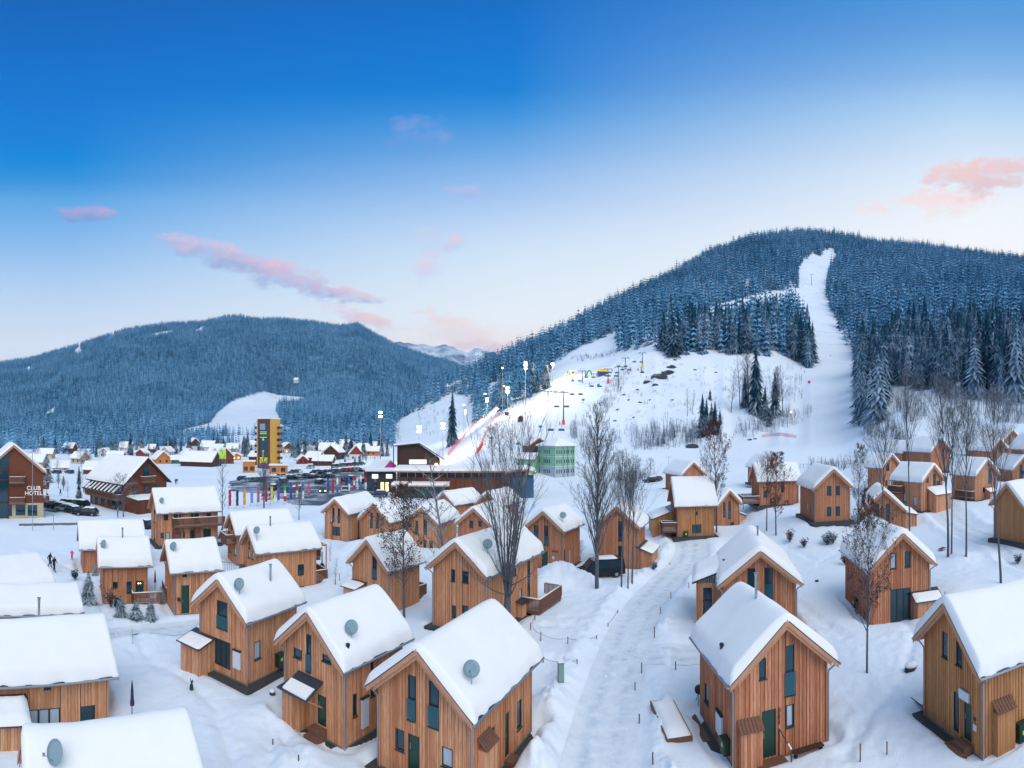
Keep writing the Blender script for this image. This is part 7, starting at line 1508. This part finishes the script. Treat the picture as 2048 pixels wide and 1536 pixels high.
def pylon(x, yt, yb, label, pad=None):
    p = gp(x, yb); r_ = math.hypot(p.x, p.y); H = zpix(yt, r_)-p.z; rt = thing('lift_pylon', label, 'lift pylon', p, -azp(x)); b = MB(); b.tube([(0,0,-1),(0,0,H)], [.35,.2], 8); b.build('column', M['cable'], rt); b = MB(); b.box((-2.2,-.2,H-.1),(2.2,.2,H+.2)); a = b.build('crossarm', M['cable'], rt)
    for s in (-2.1, 2.1): b = MB(); b.box((s-.15,-1.2,H-.35),(s+.15,1.2,H-.101)); b.build('sheave_train', M['black'], a)
    b = MB(); b.tube([(-1.2,0,H+.2),(-1.2,0,H+1.5),(1.2,0,H+1.5),(1.2,0,H+.2)], .05, 4); b.build('service_frame', M['cable'], a)
    if pad: b = MB(); b.tube([(0,0,0),(0,0,2.)], .6, 8); b.build('crash_pad', mat('pad', pad, .8), rt)
    return p+Vector((0, 0, H))
M['cable'] = mat('lift_steel', (.07,.15,.20), .5, .4)
LT = [pylon(1127,785,849,'big lift pylon with a red padded foot on the open slope',(.7,.08,.02)), pylon(1216,738,767,'lift pylon with red padded foot just right of the yellow tent',(.6,.05,.05)), pylon(1237,734,776,'lift pylon standing beside the one with the red foot'), pylon(1285,706,736,'lift pylon with yellow pad high on the knoll',(.8,.5,.02)), pylon(1251,716,738,'slim lift pylon on the knoll left of the yellow padded one'), pylon(1165,742,766,'lift pylon left of the green inflatable arch'), pylon(1096,783,805,'lift pylon beside the crest path'),
      pylon(1623,549,571,'lift pylon high on the steep piste'), pylon(1574,580,602,'lift pylon at the bend below the forest edge'), pylon(1591,575,596,'lift pylon close beside the bend pylon')]
def cable(a, c, s=2., dx=0):
    o_ = Vector((dx, 0, 0)); m_ = a.lerp(c, .5); b = MB(); b.tube([a.lerp(c, k/12)-Vector((0,0,4*s*(k/12)*(1-k/12)))+o_-m_ for k in range(13)], .05, 4); o = b.build('lift_cable', M['cable'], loc=m_); return o
low = P(1085, 150); low.z = 6
segs = [(low, LT[0]), (LT[0], LT[2]), (LT[2], LT[3]), (LT[6], LT[5]), (LT[5], LT[1]), (LT[1], LT[4]), (LT[8], LT[7])]
for i, (a, c) in enumerate(segs):
    o = cable(a, c); tag(o, ['haul cable rising from the valley station to the big pylon','haul cable from the big pylon to the two pylon pair','haul cable from the pylon pair to the yellow padded pylon','haul cable from the crest path pylon to the arch pylon','haul cable from the arch pylon to the yellow tent pylon','haul cable from the yellow tent pylon to the slim knoll pylon','haul cable over the upper steep piste'][i], 'cable')
def chair(p, rz):
    rt = thing('lift_chair', 'empty chairlift chair hanging from the cable over the slope', 'lift chair', p, rz, 'chairlift chairs over the slope')
    b = MB(); b.tube([(0,0,0),(0,.1,-1.2),(0,0,-2.)], .05, 4); b.build('hanger', M['cable'], rt); b = MB(); b.box((-1.1,-.3,-2.6),(1.1,.25,-2.45)); b.build('seat', M['black'], rt); b = MB(); b.box((-1.1,.25,-2.45),(1.1,.33,-1.8)); b.build('backrest', mat('chair_blue', (.04,.16,.28), .5), rt); return rt
c0 = None
for a, c in segs[:6]:
    n = 3 if a is low or a is LT[0] else 2
    for k in range(n):
        t_ = (k+.6)/n; p = a.lerp(c, t_)-Vector((0,0,8*t_*(1-t_)))
        for dx in (-2, 2):
            if c0 is None: c0 = chair(p+Vector((dx,0,0)), 0)
            else: copy_tree(c0, p+Vector((dx,0,0)), random.uniform(-.3,.3))
def at(t, x, y): return gp(*q2(t, x, y))
p = at('X3', 1425, 572); rt = thing('inflatable_arch', 'green inflatable arch by the race start', 'inflatable arch', p, 0); b = MB(); b.tube([(1.5*math.cos(a), 0, 3.2*math.sin(a)) for a in np.linspace(0, math.pi, 13)], .5, 8); b.build('tube', mat('arch_green', (.02,.42,.14), .5), rt, True); b = MB(); b.box((-1.2,-.1,2.4),(1.2,.1,3.0)); b.build('banner', M['panel'], rt)
p = at('X3', 1190, 600); rt = thing('inflatable_arch', 'lime inflatable arch at the left end of the race start', 'inflatable arch', p, .3); b = MB(); b.tube([(1.2*math.cos(a), 0, 3.0*math.sin(a)) for a in np.linspace(0, math.pi, 11)], .45, 8); b.build('tube', LIME, rt, True); b = MB(); b.box((-1,-.1,2.2),(1,.1,2.8)); b.build('banner', M['panel'], rt)
p = at('X3', 1562, 565); rt = thing('event_tent', 'yellow roofed event tent with dark blue walls at the slope top', 'tent', p, .1); b = MB(); b.box((-3,-1.5,-.5),(3,1.5,2.0)); b.build('tent_wall', mat('tent_blue', (.02,.04,.16), .7), rt); b = MB(); b.prism([(-3.2,-1.7,2.0),(3.2,-1.7,2.0),(2.4,-1.7,3.9),(-1.8,-1.7,3.6)], (0,3.4,0)); b.build('tent_roof', mat('tent_yellow', (.8,.55,.0), .6), rt)
p = at('X3', 1258, 560); rt = thing('start_hut', 'cream start hut between the two inflatable arches', 'hut', p, 0); b = MB(); b.box((-2.2,-1.2,-.5),(2.2,1.2,2.4)); b.build('wall', WM['cream'], rt); b = MB(); b.box((-2.4,-1.4,2.4),(2.4,1.4,2.75)); b.build('roof_snow', M['roof_snow'], rt); win(rt, 'F', 4.4, 2.4, 0, .9, 1.2, .9)
p = at('X3', 1386, 580); b = MB(); b.tube([(0,0,-.3),(0,0,1.),(0,0,2.9)], [.45,.42,.35], 10); b.tube([(0,0,2.9),(0,0,3.2)], [.35,.12], 10); o = b.build('inflatable_column', RN, loc=p); tag(o, 'red inflatable column left of the green arch', 'inflatable column')
p = at('X3', 722, 1040); rt = thing('slope_hut', 'small dark hut on the lit slope below the three lamp mast', 'hut', p, .2); b = MB(); b.box((-1,-1,-.5),(1,1,2.)); b.build('wall', M['dark_wood'], rt); b = MB(); b.prism([(-1.2,-1.2,2.),(1.2,-1.2,2.),(0,-1.2,3.)], (0,2.4,0)); b.build('roof', M['trim'], rt)
p = at('X3', 578, 1015); rt = thing('timing_stand', 'dark timing stand at the crest of the race slope', 'stand', p, .2); b = MB(); b.box((-1.6,-.8,1.6),(1.6,.8,1.8)); b.build('platform', M['dark_wood'], rt); b = MB(); b.box((-.8,-.6,1.8),(1.2,.6,3.4)); b.build('cabin', M['trim'], rt)
for s in (-1.4, 1.4): b = MB(); b.tube([(s,0,-.5),(s,0,1.6)], .1, 5); b.build('leg', M['dark_wood'], rt)
for X_, Y_, s, lb in [(1363,850,1.,'blue hanging gondola cover on the open slope'),(1518,695,.9,'blue slope machine below the start hut'),(925,1130,.8,'pale blue cover standing over the race slope right side'),(697,1310,1.,'blue box left of the mint green building'),(428,1250,1.,'dark blue box beside the yellow padding')]:
    p = at('X3', X_, Y_); rt = thing('snow_gun', lb, 'snow gun', p, .4); b = MB(); b.tube([(0,0,-.2),(0,0,1.3)], .08, 6); b.build('stand', M['cable'], rt); b = MB(); b.tube([(-.7,0,1.5),(.6,0,1.8)], [.45,.55], 10); b.build('barrel', mat('gun_blue', (.03,.22,.35), .5), rt)
p = at('X4', 1173, 1230); rt = thing('snow_lance', 'orange snow lance at the left edge of the steep piste', 'snow lance', p); b = MB(); b.tube([(0,0,-.3),(0,0,3.4)], .16, 6); b.build('lance', mat('lance_orange', (.75,.16,.03), .6), rt); b = MB(); b.ball((0,0,3.7), .3); b.build('lamp', HEAD, rt)
p = at('X4', 1285, 1008); b = MB(); b.disc((0,0,1.2), (-.3,-1,.2), .9, .1, 12); b.tube([(0,.1,-.3),(0,.1,1.2)], .05, 5); o = b.build('piste_marker', RN, loc=p); tag(o, 'round red piste marker at the left edge of the steep piste', 'marker')
for x, yt, yb, lb in [(1337,922,932,'double headed street lamp left of the tiny red gable'),(1285,985,1010,'street lamp with a blue globe right of the cabin behind the van')]:
    p = gp(x, yb); r_ = math.hypot(p.x, p.y); H = max(zpix(yt, r_)-p.z, 3.); rt = thing('street_lamp', lb, 'street lamp', p, 0); b = MB(); b.tube([(0,0,-.3),(0,0,H)], .05, 6); b.build('post', M['zinc'], rt)
    for s in (-.5, .5): b = MB(); b.box((s-.35,-.12,H-.05),(s+.35,.12,H+.08)); b.build('lamp_head', M['dish'], rt)
for x, yt, yb, lb in [(65,905,1062,'tall thin pole in front of the timber hotel lettering'),(107,1030,1060,'short thin pole on the snow right of the timber hotel'),(372,905,925,'thin mast before the long dark barn'),(636,905,955,'thin light mast at the far side of the car park'),(680,880,930,'thin mast among the spruces above the car park')]:
    p = gp(x, yb); r_ = math.hypot(p.x, p.y); H = zpix(yt, r_)-p.z; b = MB(); b.tube([(0,0,-.3),(0,0,H)], .045, 6); b.tube([(0,0,H),(0,-.7,H+.1)], .04, 5); o = b.build('thin_pole', M['zinc'], loc=p); tag(o, lb, 'pole')
# low wall before the hotel
pts = [gp(38+ (152-38)*k/12, 1052-2*k/12) for k in range(13)]; b = MB(); o_ = pts[0]
for a, c in zip(pts[:-1], pts[1:]): a = a-o_; c = c-o_; b.add([a+Vector((0,0,-.3)), c+Vector((0,0,-.3)), c+Vector((0,0,.35)), a+Vector((0,0,.35)), a+Vector((0,.3,.35)), c+Vector((0,.3,.35)), c+Vector((0,.3,-.3)), a+Vector((0,.3,-.3))], [(0,1,2,3), (3,2,5,4), (4,5,6,7)])
o = b.build('low_wall', M['concrete'], loc=o_); tag(o, 'long low dark kerb wall across the snow field before the timber hotel', 'wall')
pts = [gp(1600+(1700-1600)*k/14, 936-6*k/14) for k in range(15)]; rt = thing('wire_fence', 'thin dark post fence along the foot of the steep piste', 'fence', pts[0]); b = MB(); w_ = MB()
for q in pts: q = q-pts[0]; b = MB(); b.tube([q-Vector((0,0,.3)), q+Vector((0,0,1.3))], .05, 4); b.build('fence_post', M['post'], rt)
for a, c in zip(pts[:-1], pts[1:]): w_.tube([a-pts[0]+Vector((0,0,1.1)), c-pts[0]+Vector((0,0,1.1))], .02, 3)
w_.build('fence_wires', M['post'], rt)
for i, (x0, y0, x1, y1) in enumerate([(1480,672,2060,703),(1500,650,2060,680),(1620,718,2060,735)]):
    a = Vector((300*math.sin(azp(x0)), 300*math.cos(azp(x0)), zpix(y0, 300))); c = Vector((210*math.sin(azp(x1)), 210*math.cos(azp(x1)), zpix(y1, 210))); m_ = a.lerp(c, .5); b = MB(); b.tube([a.lerp(c, k/14)-Vector((0,0,4*3*(k/14)*(1-k/14)))-m_ for k in range(15)], .045, 4); o = b.build('power_line', mat('pale_wire', (.5,.55,.62), .5), loc=m_)
    tag(o, ['lowest pale power line crossing before the right forest','upper pale power line crossing before the right forest','short pale power line across the spruces right of the piste'][i], 'power line')
# ---------------------------------------------------------------- people
def person_mesh(name, pose, cols):
    J = {'stand': dict(hip=(0,0,.93), chest=(0,.0,1.32), neck=(0,0,1.47), head=(0,-.02,1.58), top=(0,-.02,1.72), kL=(-.11,-.03,.50), fL=(-.12,.02,.08), tL=(-.13,-.15,.04), kR=(.11,-.05,.50), fR=(.13,0,.08), tR=(.14,-.17,.04), sL=(-.19,0,1.40), eL=(-.27,.02,1.13), hL=(-.28,-.10,.88), sR=(.19,0,1.40), eR=(.27,.02,1.13), hR=(.28,-.10,.88)),
         'walk': dict(hip=(0,0,.92), chest=(0,-.05,1.31), neck=(0,-.07,1.46), head=(0,-.10,1.57), top=(0,-.11,1.71), kL=(-.10,-.22,.55), fL=(-.11,-.30,.10), tL=(-.11,-.46,.07), kR=(.10,.06,.50), fR=(.11,.28,.14), tR=(.11,.16,.04), sL=(-.19,-.05,1.39), eL=(-.25,.12,1.14), hL=(-.25,.10,.90), sR=(.19,-.05,1.39), eR=(.25,-.14,1.13), hR=(.23,-.34,1.0)),
         'ski': dict(hip=(0,.12,.80), chest=(0,-.10,1.13), neck=(0,-.18,1.26), head=(0,-.24,1.36), top=(0,-.27,1.49), kL=(-.12,-.14,.50), fL=(-.13,.04,.10), tL=(-.13,-.14,.06), kR=(.12,-.14,.50), fR=(.13,.04,.10), tR=(.13,-.14,.06), sL=(-.19,-.12,1.20), eL=(-.32,-.12,.98), hL=(-.34,-.36,.95), sR=(.19,-.12,1.20), eR=(.32,-.12,.98), hR=(.34,-.36,.95))}[pose]
    K = list(J); ed = [('hip','chest'),('chest','neck'),('neck','head'),('head','top'),('hip','kL'),('kL','fL'),('fL','tL'),('hip','kR'),('kR','fR'),('fR','tR'),('chest','sL'),('sL','eL'),('eL','hL'),('chest','sR'),('sR','eR'),('eR','hR')]
    R_ = dict(hip=.16, chest=.17, neck=.07, head=.11, top=.09, kL=.085, kR=.085, fL=.06, fR=.06, tL=.05, tR=.05, sL=.085, sR=.085, eL=.06, eR=.06, hL=.05, hR=.05)
    me = bpy.data.meshes.new(name); me.from_pydata([J[k] for k in K], [(K.index(a), K.index(c)) for a, c in ed], []); o = bpy.data.objects.new(name, me); COL.objects.link(o)
    sk = o.modifiers.new('skin', 'SKIN'); lay = me.skin_vertices[0] if me.skin_vertices else None
    if lay is None: bpy.context.view_layer.objects.active = o; bpy.ops.object.select_all(action='DESELECT')
    for i, k in enumerate(K):
        me.skin_vertices[0].data[i].radius = (R_[k], R_[k]*.85); me.skin_vertices[0].data[i].use_root = (k == 'hip')
    o.modifiers.new('sub', 'SUBSURF').levels = 1
    dg = bpy.context.evaluated_depsgraph_get(); m2 = bpy.data.meshes.new_from_object(o.evaluated_get(dg)); bpy.data.objects.remove(o)
    m2.materials.clear(); [m2.materials.append(c) for c in cols]; hz_ = J['hip'][2]; nz_ = J['neck'][2]
    for p in m2.polygons:
        c = p.center; p.use_smooth = True
        arm = abs(c.x) > .21 or c.z > hz_-.02
        p.material_index = 2 if c.z > nz_+.19 else (3 if c.z > nz_ else (1 if arm else 0))
    return m2
def cloth(n, c): return mat('cloth_'+n, c, .9)
SK = mat('skin', (.55,.32,.24), .6); CC = {k: cloth(k, v) for k, v in dict(black=(.012,.014,.02), navy=(.015,.03,.08), red=(.55,.02,.05), pink=(.75,.02,.18), blue=(.01,.25,.50), grey=(.08,.09,.11), green=(.03,.16,.08), orange=(.7,.2,.03)).items()}
PMESH = {}
def person(p, pose, low, up, hat, label, group=None, rz=0., s=1., skis=False):
    k = (pose, low, up, hat)
    if k not in PMESH: PMESH[k] = person_mesh('person', pose, [CC[low], CC[up], CC[hat], SK])
    if skis or group:
        rt = thing('person', label, 'person', p, rz, group); o = bpy.data.objects.new('body', PMESH[k]); COL.objects.link(o); o.parent = rt; rt.scale = (s, s, s)
        if skis:
            for x in (-.12, .12): b = MB(); b.box((x-.04,-.9,0),(x+.04,.7,.03)); b.build('ski', CC['red'], rt)
        return rt
    o = bpy.data.objects.new('person', PMESH[k]); COL.objects.link(o); o.location = p; o.rotation_euler = (0,0,rz); o.scale = (s,s,s); tag(o, label, 'person'); return o
try:
    person(at('Z1', 507, 70), 'stand', 'pink', 'pink', 'pink', 'child in a bright pink snowsuit standing on the snowy path', rz=.4, s=.72)
    person(at('Z1', 350, 122), 'walk', 'navy', 'navy', 'black', 'left one of the two dark clad walkers on the path by the bare roof', rz=1.8)
    person(at('Z1', 380, 155), 'walk', 'black', 'black', 'navy', 'right one of the two dark clad walkers on the path by the bare roof', rz=1.6)
    person(at('Y1', 952, 708), 'stand', 'blue', 'blue', 'blue', 'person in a turquoise blue ski suit beside the second timber hotel', rz=-.5)
    person(at('Y1', 1418, 440), 'walk', 'black', 'navy', 'black', 'left walker of the pair behind the balcony cabin roof', rz=1.)
    person(at('Y1', 1430, 438), 'walk', 'grey', 'black', 'black', 'right walker of the pair behind the balcony cabin roof', rz=1.)
    person(at('Y1', 678, 505), 'stand', 'black', 'black', 'grey', 'dark clad person near the trees left of the second timber hotel')
    person(at('Y1', 490, 530), 'walk', 'navy', 'black', 'black', 'dark clad person on the snow between the two timber hotels')
    SKI = [('X3',1205,545),('X3',1850,510),('X3',1925,520),('X3',1962,525),('X3',1360,600),('X3',1660,530),('X3',1680,610),('X3',1425,665),('X3',1125,1075),('X3',1255,620),('X3',620,1000),('X3',640,1000),('X3',545,980),('X3',530,985),('X3',570,980),('X3',1830,560),('X3',2010,600),('X3',1472,565),('X3',1500,560),('X3',1640,640),
           ('X4',1415,838),('X4',1333,322),('X4',1243,408),('X4',1190,440),('X4',1205,450),('X4',1118,512),('X4',1072,498),('X4',1330,455),('X4',188,918),('X4',233,925),('X4',262,940),('X4',1255,938),('X2',165,990),('X2',560,980),('X2',1060,905),('X2',1300,930),('X2',1350,920),('X2',1370,950)]
    CO = [('black','blue'),('navy','red'),('black','black'),('grey','green'),('navy','orange'),('black','navy'),('blue','pink')]
    for i, (t, x, y) in enumerate(SKI):
        lo, up_ = CO[i % 7]; onf = t == 'X2'
        person(at(t, x, y), 'stand' if onf else 'ski', lo, up_, 'black', f'tiny person in a {up_} jacket ' + ('among the parked cars' if onf else 'on skis on the groomed slope'), 'people among the parked cars' if onf else 'skiers on the slope', random.uniform(-1, 1), 1., not onf)
except Exception as ex:
    print('PERSON FAIL', ex)
